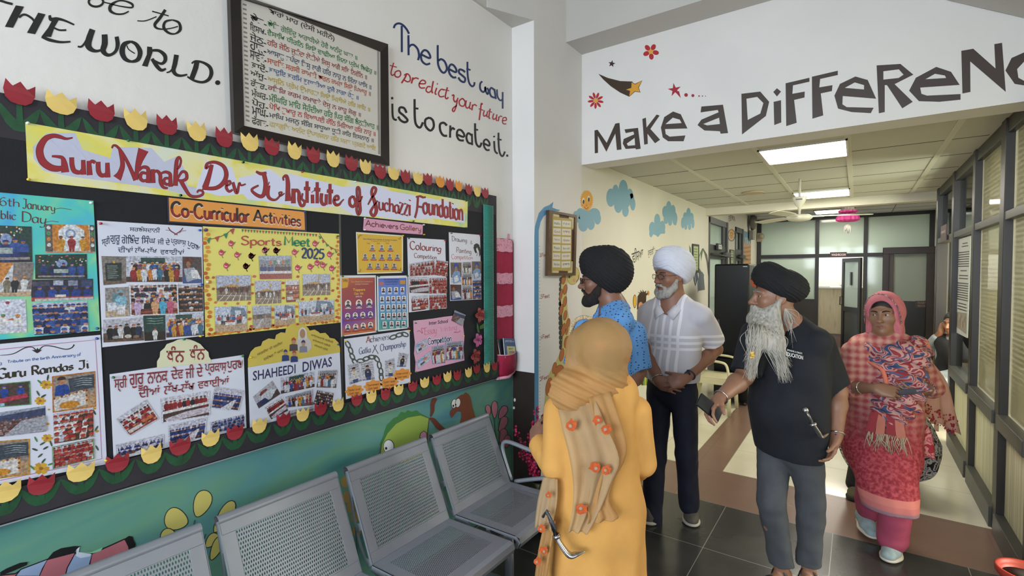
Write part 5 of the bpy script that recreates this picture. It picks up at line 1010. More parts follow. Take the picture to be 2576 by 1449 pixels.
# Colouring Competition
po=poster([(1558,470),(1910,490),(1925,1120),(1575,1162)],'z5',paper('#cdd0dc'),'white Colouring Competition poster with photographs of red uniformed pupils')
i=ink();i.hand('Colouring',[(1580,500),(1880,548),(1872,600),(1582,578)],'#7d2228','z5',.2,20,.45);i.hand('Competition',[(1620,612),(1835,636),(1830,672),(1622,655)],'#6a2a30','z5',.17,20,.5);i.build('lettering',po)
for q,st_ in(([(1575,715),(1680,690),(1812,672),(1815,815)],None),([(1575,712),(1812,674),(1815,815),(1582,828)],'crowd_red'),([(1825,672),(1937,690),(1925,832),(1812,815)],'crowd_red'),([(1572,835),(1755,832),(1757,985),(1580,980)],'hall_table'),([(1760,840),(1925,838),(1925,985),(1762,988)],'crowd_red'),([(1595,1010),(1750,1000),(1752,1130),(1600,1150)],'hall_red'),([(1760,1000),(1920,992),(1922,1125),(1762,1138)],'crowd_red')):
 if st_:photo(po,q,'z5',st_)
pins(po,[('z5',1568,478,'g'),('z5',1902,497,'r')])
# Drawing & Painting
po=poster([(1943,420),(2232,445),(2245,1040),(1955,1055)],'z5',paper('#cfd1da'),'white Drawing and Painting Competition poster beside the teal strip')
i=ink();i.hand('Drawing',[(1968,455),(2112,478),(2112,515),(1972,500)],'#2a2426','z5',.14,20,.5);i.hand('&',[(2140,498),(2162,500),(2162,530),(2140,528)],'#6a5a30','z5',.12);i.hand('Painting',[(2012,558),(2152,582),(2152,620),(2010,606)],'#5d2a22','z5',.15,20,.5);i.hand('Competition',[(1965,622),(2165,640),(2165,672),(1968,668)],'#b0444e','z5',.13,20,.5)
i.poly([(2170,560),(2185,535),(2215,530),(2232,560),(2240,620),(2225,650),(2222,600),(2205,560),(2195,575),(2205,610),(2190,615),(2180,595)],'#1d1a1c','z5').stroke([(2175,545),(2200,528),(2225,545)],10,'#1d1a1c','z5').stroke([(2200,640),(2210,610)],4,'#1d1a1c','z5');i.build('lettering',po)
for q,st_ in(([(1957,700),(2060,700),(2060,890),(1965,900)],'art'),([(2068,695),(2150,695),(2150,800),(2070,800)],'group'),([(2155,690),(2245,690),(2242,850),(2158,855)],'art'),([(2062,805),(2155,800),(2156,910),(2065,912)],'group'),([(1955,903),(2058,905),(2060,1045),(1958,1050)],'reader'),([(2063,915),(2157,912),(2158,1040),(2065,1045)],'group'),([(2162,858),(2242,855),(2240,1035),(2163,1040)],'crowd_blue')):photo(po,q,'z5',st_)
pins(po,[('z5',1962,430,'g'),('z5',2228,450,'r')])
# Essay Writing
po=poster([(1615,98),(1700,90),(1800,78),(1900,62),(1990,52),(2085,62),(2076,150),(2088,250),(2078,350),(2088,465),(1990,490),(1860,520),(1740,550),(1632,575),(1636,480),(1622,400),(1630,300),(1618,200)],'z7',paper('#cf9db6'),'pink wavy-edged Inter School Essay Writing Competition poster')
i=ink();i.text('Inter School',[(1760,105),(1935,82),(1935,118),(1760,138)],'#33202a','z7',.02)
i.hand('Essay',[(1715,165),(1835,150),(1830,215),(1715,228)],'#b5546a','z7',.08,30,.4);i.hand('Writing',[(1865,158),(2020,130),(2020,180),(1865,205)],'#b5546a','z7',.08,30,.4);i.stroke([(1650,200),(1670,190),(1700,215),(1690,170),(1725,175)],6,'#b5546a','z7').stroke([(1990,205),(2030,205),(2050,190)],6,'#b5546a','z7')
i.hand('Competition',[(1745,262),(1970,230),(1968,285),(1748,322)],'#cfd3e6','z7',.34);i.lift();i.hand('Competition',[(1745,262),(1970,230),(1968,285),(1748,322)],'#2a2740','z7',.14);i.build('lettering',po)
for q,st_ in(([(1632,320),(1730,262),(1745,345),(1645,410)],'paperwork'),([(1640,475),(1770,378),(1785,450),(1660,545)],'paperwork'),([(1785,340),(1900,320),(1910,490),(1790,500)],'group'),([(1912,300),(2072,285),(2078,455),(1915,465)],'group')):photo(po,q,'z7',st_,border='#7f9cc9')
photo(po,[(1995,0),(2098,45),(2062,145),(1965,95)],'z7','court',.0042);pins(po,[('z7',1632,120,'g'),('z7',1640,572,'g'),('z7',2075,238,'y')])
# Achievers Gatka Championship
po=poster([(975,268),(1580,182),(1588,672),(1420,700),(1250,745),(1120,790),(992,825)],'z7',paper('#c9cddc'),'white Achievers Gatka Championship poster with drawn chains and orange tags')
i=ink();CH='#3f4a44'
i.hand('Achievers',[(1175,248),(1395,215),(1392,270),(1180,305)],'#33353f','z7',.12,20,.5);i.stroke([(1178,300),(1205,245),(1225,298)],10,'#b8562a','z7',False);i.hand('Gatka',[(1110,350),(1225,335),(1222,390),(1112,410)],'#33406a','z7',.12,20,.5);i.hand('Championship',[(1305,318),(1550,282),(1545,335),(1308,380)],'#33406a','z7',.12,20,.5)
i.stroke([(1235,400),(1275,320)],6,'#222','z7',False).stroke([(1290,405),(1245,325)],6,'#222','z7',False)
for k,(x,y,a) in enumerate(((1010,320,60),(1035,375,70),(1050,430,60),(1075,480,50),(1130,470,0),(1180,450,-20),(1230,435,0),(1275,450,50),(1300,510,80),(1315,570,85),(1318,620,85),(1430,250,-20),(1485,230,-15),(1535,225,20))):i.ring((x,y),34,17,13,CH,'z7',a)
i.build('lettering',po)
for q in([(1003,510),(1108,480),(1138,655),(1025,690)],[(1122,490),(1240,465),(1258,640),(1145,655)],[(1350,470),(1440,440),(1455,610),(1355,615)],[(1480,390),(1575,405),(1545,525),(1460,525)]):photo(po,q,'z7','medal')
for x,y,t_ in((1067,745,'State Level'),(1240,700,'Tournament'),(1392,672,'Gold Medal'),(1510,595,'Interzonal')):
 i=ink(.0034);i.poly([(x+(80+9*math.cos(8*a))*math.cos(a),y-10*math.cos(a)+(52+6*math.cos(8*a))*math.sin(a)) for a in[2*math.pi*q/40 for q in range(40)]],'#d08a38','z7').lift()
 i.hand(t_,[(x-55,y-14),(x+55,y-28),(x+55,y-8),(x-55,y+6)],'#5a2a14','z7',.16);i.hand('Gold Medal',[(x-45,y+18),(x+45,y+6),(x+45,y+24),(x-45,y+36)],'#5a2a14','z7',.16);i.build('orange_tag',po)
pins(po,[('z7',985,285,'y'),('z7',1572,190,'y'),('z7',1575,665,'y')])
# Shaheedi Diwas
po=poster([(85,530),(935,385),(955,905),(105,1112)],'z7',paper('#cbcfdc'),'white Shaheedi Diwas poster with a yellow scalloped painted top')
dome=[(85,528),(85,450),(110,385),(150,345),(205,330),(220,290),(275,262),(335,270),(345,230),(390,205),(430,210),(440,160),(490,125),(540,115),(600,130),(640,165),(655,190),(700,180),(735,200),(750,215),(800,210),(830,240),(838,255),(885,265),(920,300),(935,350),(937,390)]
sheet('scalloped_top',dome,'z7',paper('#c4b04e'),po,.0022,.001)
i=ink(.0036)
i.poly([(545,330),(520,360),(620,400),(672,350),(668,290),(635,250),(620,200),(590,160),(560,180),(552,240),(530,290)],'#b9b6b2','z7').lift().ell((588,218),26,42,'#9c7b63','z7').lift().stroke([(556,270),(558,195),(588,165),(618,195),(618,270)],14,'#c9c6c2','z7')
for x,y,r_,c1,c2 in((505,290,30,'#4a3f44','#a8402c'),(595,310,28,'#7a7c88','#22356a'),(430,395,26,'#26386e','#26386e'),(510,405,26,'#26386e','#a8402c')):
 i.lift().poly([(x-r_*1.3,y+r_*3),(x-r_*1.2,y+r_),(x,y+r_*.6),(x+r_*1.2,y+r_),(x+r_*1.3,y+r_*2.8)],c1,'z7').lift().ell((x,y),r_*.62,r_*.85,'#a98468','z7',n=10).lift().poly([(x-r_*.75,y-r_*.2),(x-r_*.55,y-r_*.9),(x,y-r_*1.3),(x+r_*.55,y-r_*.9),(x+r_*.75,y-r_*.2),(x,y-r_*.45)],c2,'z7')
i.text('ਸਰਹੰਦ ਦੇ ਸ਼ਹੀਦ',[(165,395),(400,285),(405,315),(170,430)],'#6a5a26','z7',.004);i.text('ਦਸੰਬਰ ਤੋਂ ਯਾਦ',[(225,440),(405,350),(410,378),(230,470)],'#6a5a26','z7',.004)
for k in range(3):i.text('ਸਾਹਿਬਜ਼ਾਦੇ ਸ਼ਹੀਦੀ',[(665+15*k,215+48*k),(870-25*k,285+35*k),(870-25*k,312+35*k),(665+15*k,240+48*k)],'#6a5a26','z7',.004)
i.build('painted_figures',po)
i=ink();i.text('SHAHEEDI',[(130,565),(525,498),(525,585),(130,655)],'#2c2c55','z7',.016);i.text('DIWAS',[(590,480),(862,430),(862,520),(590,575)],'#2c2c55','z7',.016);i.build('lettering',po)
for q,st_ in(([(130,800),(310,650),(385,775),(185,910)],'mourn'),([(385,625),(698,565),(700,710),(390,775)],'rows_class'),([(735,560),(918,550),(900,720),(718,715)],'group'),([(235,900),(405,790),(455,930),(300,1010)],'hall_table'),([(430,800),(690,730),(690,880),(440,900)],'group'),([(725,735),(880,765),(850,910),(690,870)],'crowd_dark')):photo(po,q,'z7',st_)
photo(po,[(460,930),(690,885),(690,950),(470,1000)],'z7','grey',.0025);pins(po,[('z7',105,437,'y'),('z7',537,130,'r'),('z7',915,318,'b')])
# Dhan Dhan poster
po=poster([(1012,410),(2252,230),(2278,905),(1050,1210)],'z6',paper('#ccd0dd'),'white poster with red Gurmukhi heading and a cream scalloped cloud on top')
sheet('scalloped_top',[(1450,350),(1450,290),(1475,250),(1480,200),(1520,165),(1540,130),(1600,110),(1640,90),(1700,78),(1760,90),(1800,105),(1850,130),(1885,170),(1925,205),(1930,245),(1948,275),(1948,300)],'z6',paper('#cfcfae'),po,.0021,.001)
i=ink(.0036);RG='#7f2a33'
for t_,q in(('ਧੰਨ',[(1535,150),(1705,150),(1700,300),(1535,300)]),('ਧੰਨ',[(1750,140),(1895,135),(1890,275),(1748,280)]),('ਸ੍ਰੀ',[(1050,420),(1170,415),(1170,560),(1055,580)]),('ਗੁਰੂ',[(1190,410),(1325,395),(1330,545),(1195,560)]),('ਨਾਨਕ',[(1355,395),(1545,375),(1548,480),(1360,500)]),('ਦੇਵ',[(1575,340),(1690,330),(1692,445),(1580,460)]),('ਜੀ ਦੇ',[(1710,320),(1870,310),(1872,430),(1712,450)]),('ਪ੍ਰਕਾਸ਼',[(1890,315),(2090,300),(2090,410),(1892,425)]),('ਪੁਰਬ',[(2095,290),(2240,275),(2240,380),(2098,395)]),('ਦੀਆਂ',[(1275,520),(1475,500),(1475,605),(1280,630)]),('ਲੱਖ-ਲੱਖ',[(1510,490),(1795,460),(1795,570),(1512,610)]),('ਵਧਾਈਆਂ',[(1825,450),(2115,415),(2112,510),(1825,545)])):i.text(t_,q,RG,'z6',.014)
i.build('lettering',po)
for q,st_ in(([(1068,820),(1345,640),(1465,820),(1195,980)],'hall_red'),([(1482,632),(1935,560),(1942,790),(1495,862)],'hall_table'),([(1985,520),(2255,560),(2200,748),(1945,720)],'hall_blue'),([(1070,1060),(1510,960),(1515,1090),(1080,1170)],'hall_blue'),([(1555,880),(1910,805),(1890,990),(1560,1060)],'hall_blue'),([(1940,850),(2262,775),(2265,895),(1950,960)],'crowd_blue')):photo(po,q,'z6',st_,border='#c9ccd8')
pins(po,[('z6',1042,437,'g'),('z6',2238,242,'g'),('z6',1695,85,'g')])
# Guru Ramdas Ji
po=poster([(-230,150),(928,45),(988,1240),(-230,1470)],'z6',paper('#cccfde'),'white Guru Ramdas Ji poster with yellow flowers at the lower left')
i=ink();i.stroke([(-220,200),(0,180),(450,132),(880,92),(912,600),(940,1190),(500,1290),(0,1390)],7,'#a86a8f','z6',False)
i.stroke([(0,235),(120,220),(230,165),(300,160),(345,195),(400,150),(480,150),(600,178),(660,165),(685,135)],[5,8,10,8,14,8,9,9,10,14],'#221d1d','z6');i.poly([(290,185),(330,185),(345,165),(360,185),(390,182),(355,210),(340,215)],'#221d1d','z6')
i.hand('Tribute on the birth Anniversary of',[(65,282),(745,210),(745,238),(65,306)],'#3a5f96','z6',.18);i.hand('Loving',[(-220,312),(20,290),(20,315),(-220,335)],'#3a5f96','z6',.18)
i.hand('Guru',[(-30,360),(240,345),(240,425),(-30,452)],'#2a2418','z6',.22,40,.3);i.hand('Ramdas',[(285,335),(680,302),(675,365),(290,418)],'#2a2418','z6',.24,40,.3);i.hand('Ji',[(715,290),(820,275),(825,352),(720,365)],'#2a2418','z6',.22,40,.3);i.lift()
for x,y,r_ in((425,505,55),(370,655,50),(435,1000,50),(378,1280,72),(895,935,18),(872,725,16),(440,868,16),(450,735,12)):
 for k in range(6):i.poly([(x,y)]+[(x+r_*1.1*q*math.cos(R(60*k+a)),y+r_*.8*q*math.sin(R(60*k+a))) for a,q in((-28,.7),(-15,1),(0,.92),(15,1),(28,.7))],'#c79a22' if k%2 else '#b8871c','z6')
 i.lift().ell((x,y),r_*.3,r_*.22,'#8a5c16','z6',n=8)
for x,y,a in((365,480,40),(350,585,60),(400,610,-30),(330,1010,60),(390,1050,-30),(320,1105,-160),(420,1090,150),(370,1160,140),(295,1270,40),(400,1210,-50),(470,1050,70),(870,760,60),(890,910,-60),(895,1090,60),(440,440,-80),(465,1240,-20)):i.ell((x,y),30,9,random.choice(['#33553a','#3f7a48','#2a3f34']),'z6',a,8)
tag(i.build('lettering',po),'black lettered title with yellow flowers and leaves')
for q,st_,b in(([(-200,515),(275,470),(285,690),(-200,730)],'table_red','#4f8f5a'),([(478,428),(878,380),(885,710),(485,765)],'speaker','#b5702c'),([(-200,790),(415,700),(425,935),(-200,1010)],'court',None),([(490,775),(860,715),(862,990),(500,1050)],'crowd_white',None),([(-200,1040),(272,1005),(275,1335),(-200,1400)],'speaker','#b5862c'),([(480,1080),(865,1000),(868,1190),(485,1285)],'crowd_red','#6a9a6a')):photo(po,q,'z6',st_,border=b)
pins(po,[('z6',890,78,'b'),('z6',972,1203,'y')])
# ================================================================== corridor wall paintings
i=Ink(CORR);f='zg';BLUEP='#3f86b4'
i.poly([(14,3070),(14,640),(20,540),(55,420),(105,365),(150,348),(188,318),(178,370),(215,385),(250,393),(235,402),(175,402),(145,415),(100,450),(72,500),(54,580),(52,3070)],BLUEP,f)
for k in range(20,76):
 z=k*.0254;y=YC+.062
 i.poly3([[Vector((XC+.001,y,z-.0015)),Vector((XC+.001,y+(.026 if k%12==0 else .012),z-.0015)),Vector((XC+.001,y+(.026 if k%12==0 else .012),z+.0015)),Vector((XC+.001,y,z+.0015))]],'#3a3f44')
for t_,q,ff in(('6Feet',[(65,788),(138,782),(138,812),(65,820)],'zg'),('5Feet',[(215,512),(298,504),(298,538),(215,546)],'zf'),('4Feet',[(214,882),(300,866),(300,900),(214,918)],'zf'),('3Feet',[(208,1262),(288,1240),(290,1272),(210,1298)],'zf')):i.hand(t_,q,'#8a2326',ff,.14)
tag(i.build('height_chart',corridor_wall,PAINT),'blue painted height stripe with tick marks and 3 to 6 feet labels')
i=Ink(CORR);f='zf'
i.lift();i.poly([(408,345),(398,390),(392,470),(388,560),(392,660),(400,760),(410,850),(408,960),(398,1010),(410,1010),(420,900),(418,760),(408,600),(408,450),(420,345)],'#33302a',f)
for k in range(15):i.ell((400-6*math.sin(k/14*3),375+44*k),15,24,'#33302a',f,n=10)
i.lift();i.poly([(412,340),(404,420),(400,560),(412,700),(420,830),(412,990),(380,1070),(345,1140),(290,1240),(262,1380),(250,1500),(235,1700),(240,1900),(480,1900),(470,1600),(480,1449),(492,1250),(508,1080),(500,920),(482,780),(462,640),(455,520),(460,420),(468,345)],'#c6b877',f).lift()
for x,y,rx,ry in((425,375,20,45),(440,465,20,48),(402,510,14,55),(438,575,18,50),(405,650,18,55),(440,700,17,48),(468,770,18,45),(425,830,20,62),(455,840,12,40),(455,945,26,58),(408,1060,22,62),(464,1105,26,74),(342,1180,20,55),(388,1220,45,72),(440,1300,34,80),(292,1350,30,85),(345,1400,42,80),(300,1560,36,80),(420,1520,40,90),(360,1640,40,70),(280,1780,30,70),(430,1750,40,80)):i.ell((x,y),rx,ry,'#5a3c22',f,10).lift().ell((x,y),rx-4,ry-4,'#b3652f',f,10);i.k-=1
i.lift();i.ell((515,340),57,84,'#8f7a3a',f,12).lift().ell((515,340),53,80,'#cbb871',f,12).lift();i.stroke([(540,395),(560,365),(560,330)],5,'#3a2f22',f).ell((478,350),9,13,'#2a241f',f).ell((522,382),14,18,'#c99a82',f)
tag(i.build('giraffe_painting',corridor_wall,PAINT),'painted spotted giraffe with a long neck')
def cloud(i,f,parts,c1='#76a5bb',c2='#5f8ea6'):
 for x,y,rx,ry in parts:i.ell((x,y),rx,ry,c1,f,n=18)
 i.lift()
def paint(name,lab,fn):
 i=Ink(CORR);fn(i);tag(i.build(name,corridor_wall,PAINT),lab)
def sun(i):
 f='zg'
 for k in range(30):
  a=2*math.pi*k/30;i.poly([(492+52*math.cos(a-.06),305+86*math.sin(a-.06)),(492+66*math.cos(a),305+100*math.sin(a)),(492+52*math.cos(a+.06),305+86*math.sin(a+.06))],'#d9a860',f)
 i.lift();i.ell((492,305),55,88,'#dda132',f,n=24).lift();i.poly([(492,380),(508,420),(518,375)],'#dda132',f)
 for x,y in((460,310),(508,290)):i.ell((x,y),11,30,'#e6e2da',f,6).lift().ell((x+2,y+8),8,20,'#1d1b1a',f,6).lift()
 i.ell((490,350),9,11,'#c98424',f).stroke([(470,362),(488,384),(508,365)],5,'#8a2a1c',f).ell((448,352),9,8,'#d98a52',f).ell((525,340),8,8,'#d98a52',f)
def clouds(i):
 cloud(i,'zg',((450,420),(0,0))[0:0] or((435,425,40,50),(480,440,55,60),(560,430,55,55),(590,470,32,55),(460,530,45,60),(530,520,35,55),(420,470,30,40),(395,440,28,40)))
paint('sun_painting','painted orange smiling sun rising from a cloud',sun)
paint('cloud_painting','blue painted cloud under the sun',clouds)
paint('cloud_painting','largest blue painted cloud',lambda i:cloud(i,'zg',((712,280,42,84),(755,225,30,65),(825,205,42,88),(885,260,30,62),(912,340,24,58),(820,300,75,90),(845,400,30,55),(780,340,40,80),(775,395,16,22),(900,300,25,60))))
paint('cloud_painting','small low blue painted cloud, left of the trio',lambda i:cloud(i,'zg',((1135,490,28,64),(1090,560,30,60),(1180,550,28,60),(1135,570,50,55),(1078,605,16,36),(1140,605,16,32),(1195,590,13,20))))
paint('cloud_painting','small blue painted cloud, middle of the trio',lambda i:cloud(i,'zg',((1240,370,24,60),(1208,410,28,55),(1278,400,24,55),(1248,430,55,60),(1295,470,24,60),(1215,480,22,40),(1252,500,18,36),(1300,510,12,22))))
paint('cloud_painting','small blue painted cloud, right of the trio',lambda i:cloud(i,'zg',((1420,420,20,48),(1390,455,20,42),(1448,460,20,42),(1415,480,50,50),(1368,510,16,50),(1460,515,14,45),(1395,540,14,34),(1430,545,14,30))))
def words_(i):
 for t_,q in(('ਕੁਦਰਤਿ',[(690,850),(872,800),(872,925),(690,1000)]),('ਵਸਿਆ',[(893,752),(1008,715),(1002,830),(915,880)]),('ਕੁਦਰਤਿ',[(1048,745),(1112,720),(1112,800),(1052,830)]),('ਕਾ ਖੇਲ',[(1116,745),(1220,720),(1220,780),(1118,795)])):i.text(t_,q,'#22211f','zg',.004)
paint('wall_lettering','thin black painted Gurmukhi words',words_)
def jungle(i):
 f='zg'
 i.poly([(1600,1160),(1600,1000),(1585,870),(1565,790),(1545,745),(1555,740),(1590,800),(1605,900),(1612,1160)],'#5d5c58',f).poly([(1545,740),(1520,800),(1518,830),(1530,790),(1535,860),(1545,800),(1552,760)],'#4c6b46',f).poly([(1425,710),(1432,780),(1428,830),(1445,800),(1440,740)],'#4c6b46',f)
 i.poly([(1510,1130),(1515,1000),(1505,900),(1540,960),(1560,1010),(1570,1120)],'#5f6064',f).lift();i.poly([(1460,960),(1500,960),(1510,1020),(1480,1090),(1465,1030)],'#3f4f5e',f).poly([(1520,970),(1545,955),(1562,985),(1555,1040),(1520,1100),(1505,1150),(1500,1060)],'#5a6570',f).lift().stroke([(1475,970),(1485,1060)],5,'#9ab0c0',f)
paint('jungle_painting','painted grey palm and blue-grey birds beside the corridor door',jungle)
def monkey(i):
 f='zg'
 i.ell((930,1225),17,62,'#5a4020',f).lift().ell((931,1225),13,54,'#d9a936',f).lift();i.ell((1052,1150),12,22,'#c98a3c',f)
 i.poly([(950,1300),(955,1180),(975,1150),(950,1140),(985,1145),(978,1120),(1000,1142),(1002,1115),(1015,1140),(1035,1125),(1030,1150),(1055,1150),(1035,1175),(1030,1300)],'#3a2718',f).lift();i.ell((985,1270),22,40,'#c98a5c',f)
 for k in range(9):i.poly([(950+14*k,1990),(958+14*k,1500+60*(k%3)),(968+14*k,1990)],['#3f7a34','#5f9438','#c9a936'][k%3],f)
 i.poly([(945,1990),(955,1560),(975,1540),(1000,1600),(1000,1990)],'#d0a92c',f)
paint('monkey_painting','painted monkey with yellow ears over tall grass',monkey)
# framed board of polite words
fb=empty('picture_frame',CORR(fr('zg',[(275,690)])[0],.03),0,'gold-brown framed board of polite words hanging on the giraffe wall','framed board')
CF=Plane(0,XC+.028,1);fo=[CF(p) for p in fr('zg',[(152,392),(406,440),(392,990),(140,992)])];fi=[CF(p) for p in fr('zg',[(182,420),(388,460),(375,968),(172,965)])]
b=MB()
for k in range(4):
 c=(k+1)%4;vs=[fo[k],fo[c],fi[c],fi[k]];lo=[Vector((XC+.002,v.y,v.z)) for v in vs];b.add(lo+[v.copy() for v in vs],[(0,1,2,3),(4,5,6,7),(0,1,5,4),(1,2,6,5),(2,3,7,6),(3,0,4,7)])
settle(b.build('moulding',mat('bronze_frame','#5a4430',.3,.35,var=.2,scale=20),fb))
CI=Plane(0,XC+.016,1);i=Ink(CI,0)
i.poly([(180,415),(392,458),(378,972),(170,968)],'#b09a4a','zg').lift();i.poly([(355,570),(392,575),(385,860),(352,860)],'#4a1f22','zg').poly([(245,425),(330,442),(328,470),(243,460)],'#4a1f22','zg').poly([(240,945),(320,948),(318,970),(238,968)],'#4a1f22','zg')
i.poly([(190,425),(240,432),(240,455),(190,448)],'#d0c79a','zg').poly([(335,455),(385,465),(385,560),(360,555),(358,480),(335,475)],'#cfc6a2','zg').poly([(182,945),(235,948),(235,968),(180,966)],'#d0c79a','zg').poly([(355,850),(380,850),(375,960),(325,965),(325,948),(352,945)],'#cfc6a2','zg').lift()
rows_=(('Hello','ਸਤਿ ਸ੍ਰੀ ਅਕਾਲ','#24352c'),('Good','ਸ਼ਾਬਾਸ਼','#8a2f2c'),('Thank you','ਧੰਨਵਾਦ','#8a2f2c'),('Please','ਕਿਰਪਾ ਕਰਕੇ','#2c5a3a'),('Sorry','ਮਾਫ਼ ਕਰਨਾ','#8a2f2c'),('Well done','ਸ਼ਾਬਾਸ਼','#2a2a2a'))
for k,(a,b_,c) in enumerate(rows_):
 y=482+75*k
 for x0,x1,t_ in((188,258,a),(268,350,b_)):
  s1=(x0-188)*.07;s2=(x1-188)*.07-k*2*(x1-188)/160;i.poly([(x0-k*1.2,y+s1),(x1-k*1.2,y+s2),(x1-k*1.2,y+s2+58),(x0-k*1.2,y+s1+58)],'#d4d0c2','zg')
  i.k+=1;w=(x1-x0)*.12;i.text(t_,[(x0+w-k,y+s1+18),(x1-w-k,y+s2+18),(x1-w-k,y+s2+42),(x0+w-k,y+s1+42)],c,'zg',.006);i.k-=1
i.build('word_cards',fb);settle(MB().box((XC+.001,fi[3].y-.01,min(v.z for v in fi)-.01),(XC+.014,fi[1].y+.01,max(v.z for v in fi))).build('backing',mat('gold_card','#a8924a',.5),fb))
# slim framed chart by the door, pillar chart, hanging poster
def frame_on(f,q,lab,inner,lines,name='picture_frame',off=.02,cat='framed chart'):
 P=[CORR(p,off) for p in fr(f,q)];c=sum(P,Vector())/4;o=empty(name,c,0,lab,cat);inn=[p*.86+c*.14 for p in P];b=MB()
 for k in range(4):
  n=(k+1)%4;vs=[P[k],P[n],inn[n],inn[k]];b.add([Vector((XC+.002,v.y,v.z)) for v in vs]+vs,[(0,1,2,3),(4,5,6,7),(0,1,5,4),(1,2,6,5),(2,3,7,6),(3,0,4,7)])
 settle(b.build('moulding',mat('dark_green_brown_frame','#2b2a22',.4),o));i=Ink(CORR,off*.6)
 cc=[(x*.86+sum(q_[0] for q_ in q)/4*.14,y*.86+sum(q_[1] for q_ in q)/4*.14) for x,y in q];i.poly(cc,inner,f).lift()
 for k in range(lines):
  t=.12+.8*k/lines;L_=(cc[0][0]*(1-t)+cc[3][0]*t,cc[0][1]*(1-t)+cc[3][1]*t);R__=(cc[1][0]*(1-t)+cc[2][0]*t,cc[1][1]*(1-t)+cc[2][1]*t)
  i.stroke([(L_[0]*.85+R__[0]*.15,L_[1]*.85+R__[1]*.15),(L_[0]*.2+R__[0]*.8,L_[1]*.2+R__[1]*.8)],6 if f=='zg' else 10,'#4a5a3a',f,False)
 i.build('chart_sheet',o)
frame_on('zg',[(1450,700),(1506,708),(1505,962),(1450,956)],'slim dark framed green chart hanging above the painted birds','#a9b58a',7)
frame_on('zd',[(540,780),(614,790),(614,1050),(545,1050)],'small framed pale green chart on the white pillar between the classroom doors','#aebb9a',4)
i=Ink(CORR,.001)
i.text('EYES',[(528,165),(580,150),(580,250),(530,275)],'#1f1e1d','zd',.01);i.text('MOON',[(585,150),(640,185),(645,275),(590,235)],'#1f1e1d','zd',.01)
i.ring((580,520),62,105,14,'#3a2f1f','zd').lift();star((580,500),130,'#d08f1e','zd',8,.5,9,.45);i.lift();i.ell((580,490),36,62,'#e0aa2c','zd').lift();i.ell((566,480),6,12,'#222','zd').ell((592,480),6,12,'#222','zd').stroke([(562,510),(580,530),(600,508)],6,'#7a3a1c','zd')
tag(i.build('sun_painting',corridor_wall,PAINT),'painted orange flaming sun with curved black letters on the pillar')
hp=sheet('wall_poster',[(792,435),(932,490),(918,1440),(788,1500)],'zd',paper('#b98f62'),None,.004,.003,'tall poster of a blue waterfall over tan rock beyond the second classroom door','poster',plane=CORR)
i=Ink(CORR,.0075);i.poly([(795,440),(930,493),(925,640),(880,700),(840,690),(800,610)],'#6f92a4','zd').lift()
for k in range(7):i.poly([(815+16*k,600-40*(k%2)),(825+16*k,600-40*(k%2)),(828+14*k,680),(820+14*k,680)],'#c9d2d6' if k%2 else '#3f5f72','zd')
for k in range(6):i.poly([(792,740+75*k),(926,720+75*k),(925,748+75*k),(860,765+75*k),(792,770+75*k)],'#96704a','zd')
i.build('poster_print',hp)
i=empty('door_sign',CORR(fr('zd',[(315,735)])[0],.1),0,'small framed white UKG sign board by the classroom door','sign')
a,b_=CORR(fr('zd',[(278,668)])[0],.08),CORR(fr('zd',[(352,800)])[0],.08);settle(MB().box((XC+.014,a.y,b_.z),(XC+.05,b_.y,a.z)).build('board',mat('sign_dark','#2a2726',.4),i,bevel=.004))
j=Ink(Plane(0,XC+.052,1),.0003);q=Plane(0,XC+.052,1)
def wq(y0,y1,z0,z1,pl=0):return[Vector((XC+.0525,y0,z1)),Vector((XC+.0525,y1,z1)),Vector((XC+.0525,y1,z0)),Vector((XC+.0525,y0,z0))]
j.poly3([wq(a.y+.03,b_.y-.03,b_.z+.02,a.z-.02)],'#d6d6d2')
v_,t_=glyphs('UKG',.02);n0=len(j.v);Q=wq(a.y+.06,b_.y-.06,b_.z+.045,a.z-.04)
for x,y in v_:p=(Q[3]*(1-x)+Q[2]*x)*(1-y)+(Q[0]*(1-x)+Q[1]*x)*y;j.v.append((p.x+.0006,p.y,p.z))
j.f+=[tuple(k+n0 for k in t) for t in t_];j.c+=[lin('#2a2326')]*len(t_);j.build('lettering',i)
o=empty('bell',CORR(fr('zd',[(892,290)])[0],.05),0,'grey box bell high on the rear corridor wall','bell')
b=MB();M=Matrix.Rotation(R(90),4,'Y');b.lathe([(.0,0),(.16,.0),(.17,.04),(.12,.1),(0,.12)],20,0,M);b.build('gong',mat('bell_grey','#6f6c62',.45,.3),o);MB().box((-.02,-.1,-.36),(.05,.14,-.17)).build('bell_box',mat('bell_box_grey','#8b887c',.5),o)
o=empty('wall_camera',(XC+.06,12.47,2.5),0,'small beige fitting in the rear corner beside the glass partition','fitting');MB().box((-.05,-.03,-.1),(.05,.03,.1)).build('bracket',mat('beige_plastic','#a39a80',.5),o);b=MB();b.ball((.05,-.05,.02),.06,12);b.build('housing',MATS['beige_plastic'],o)
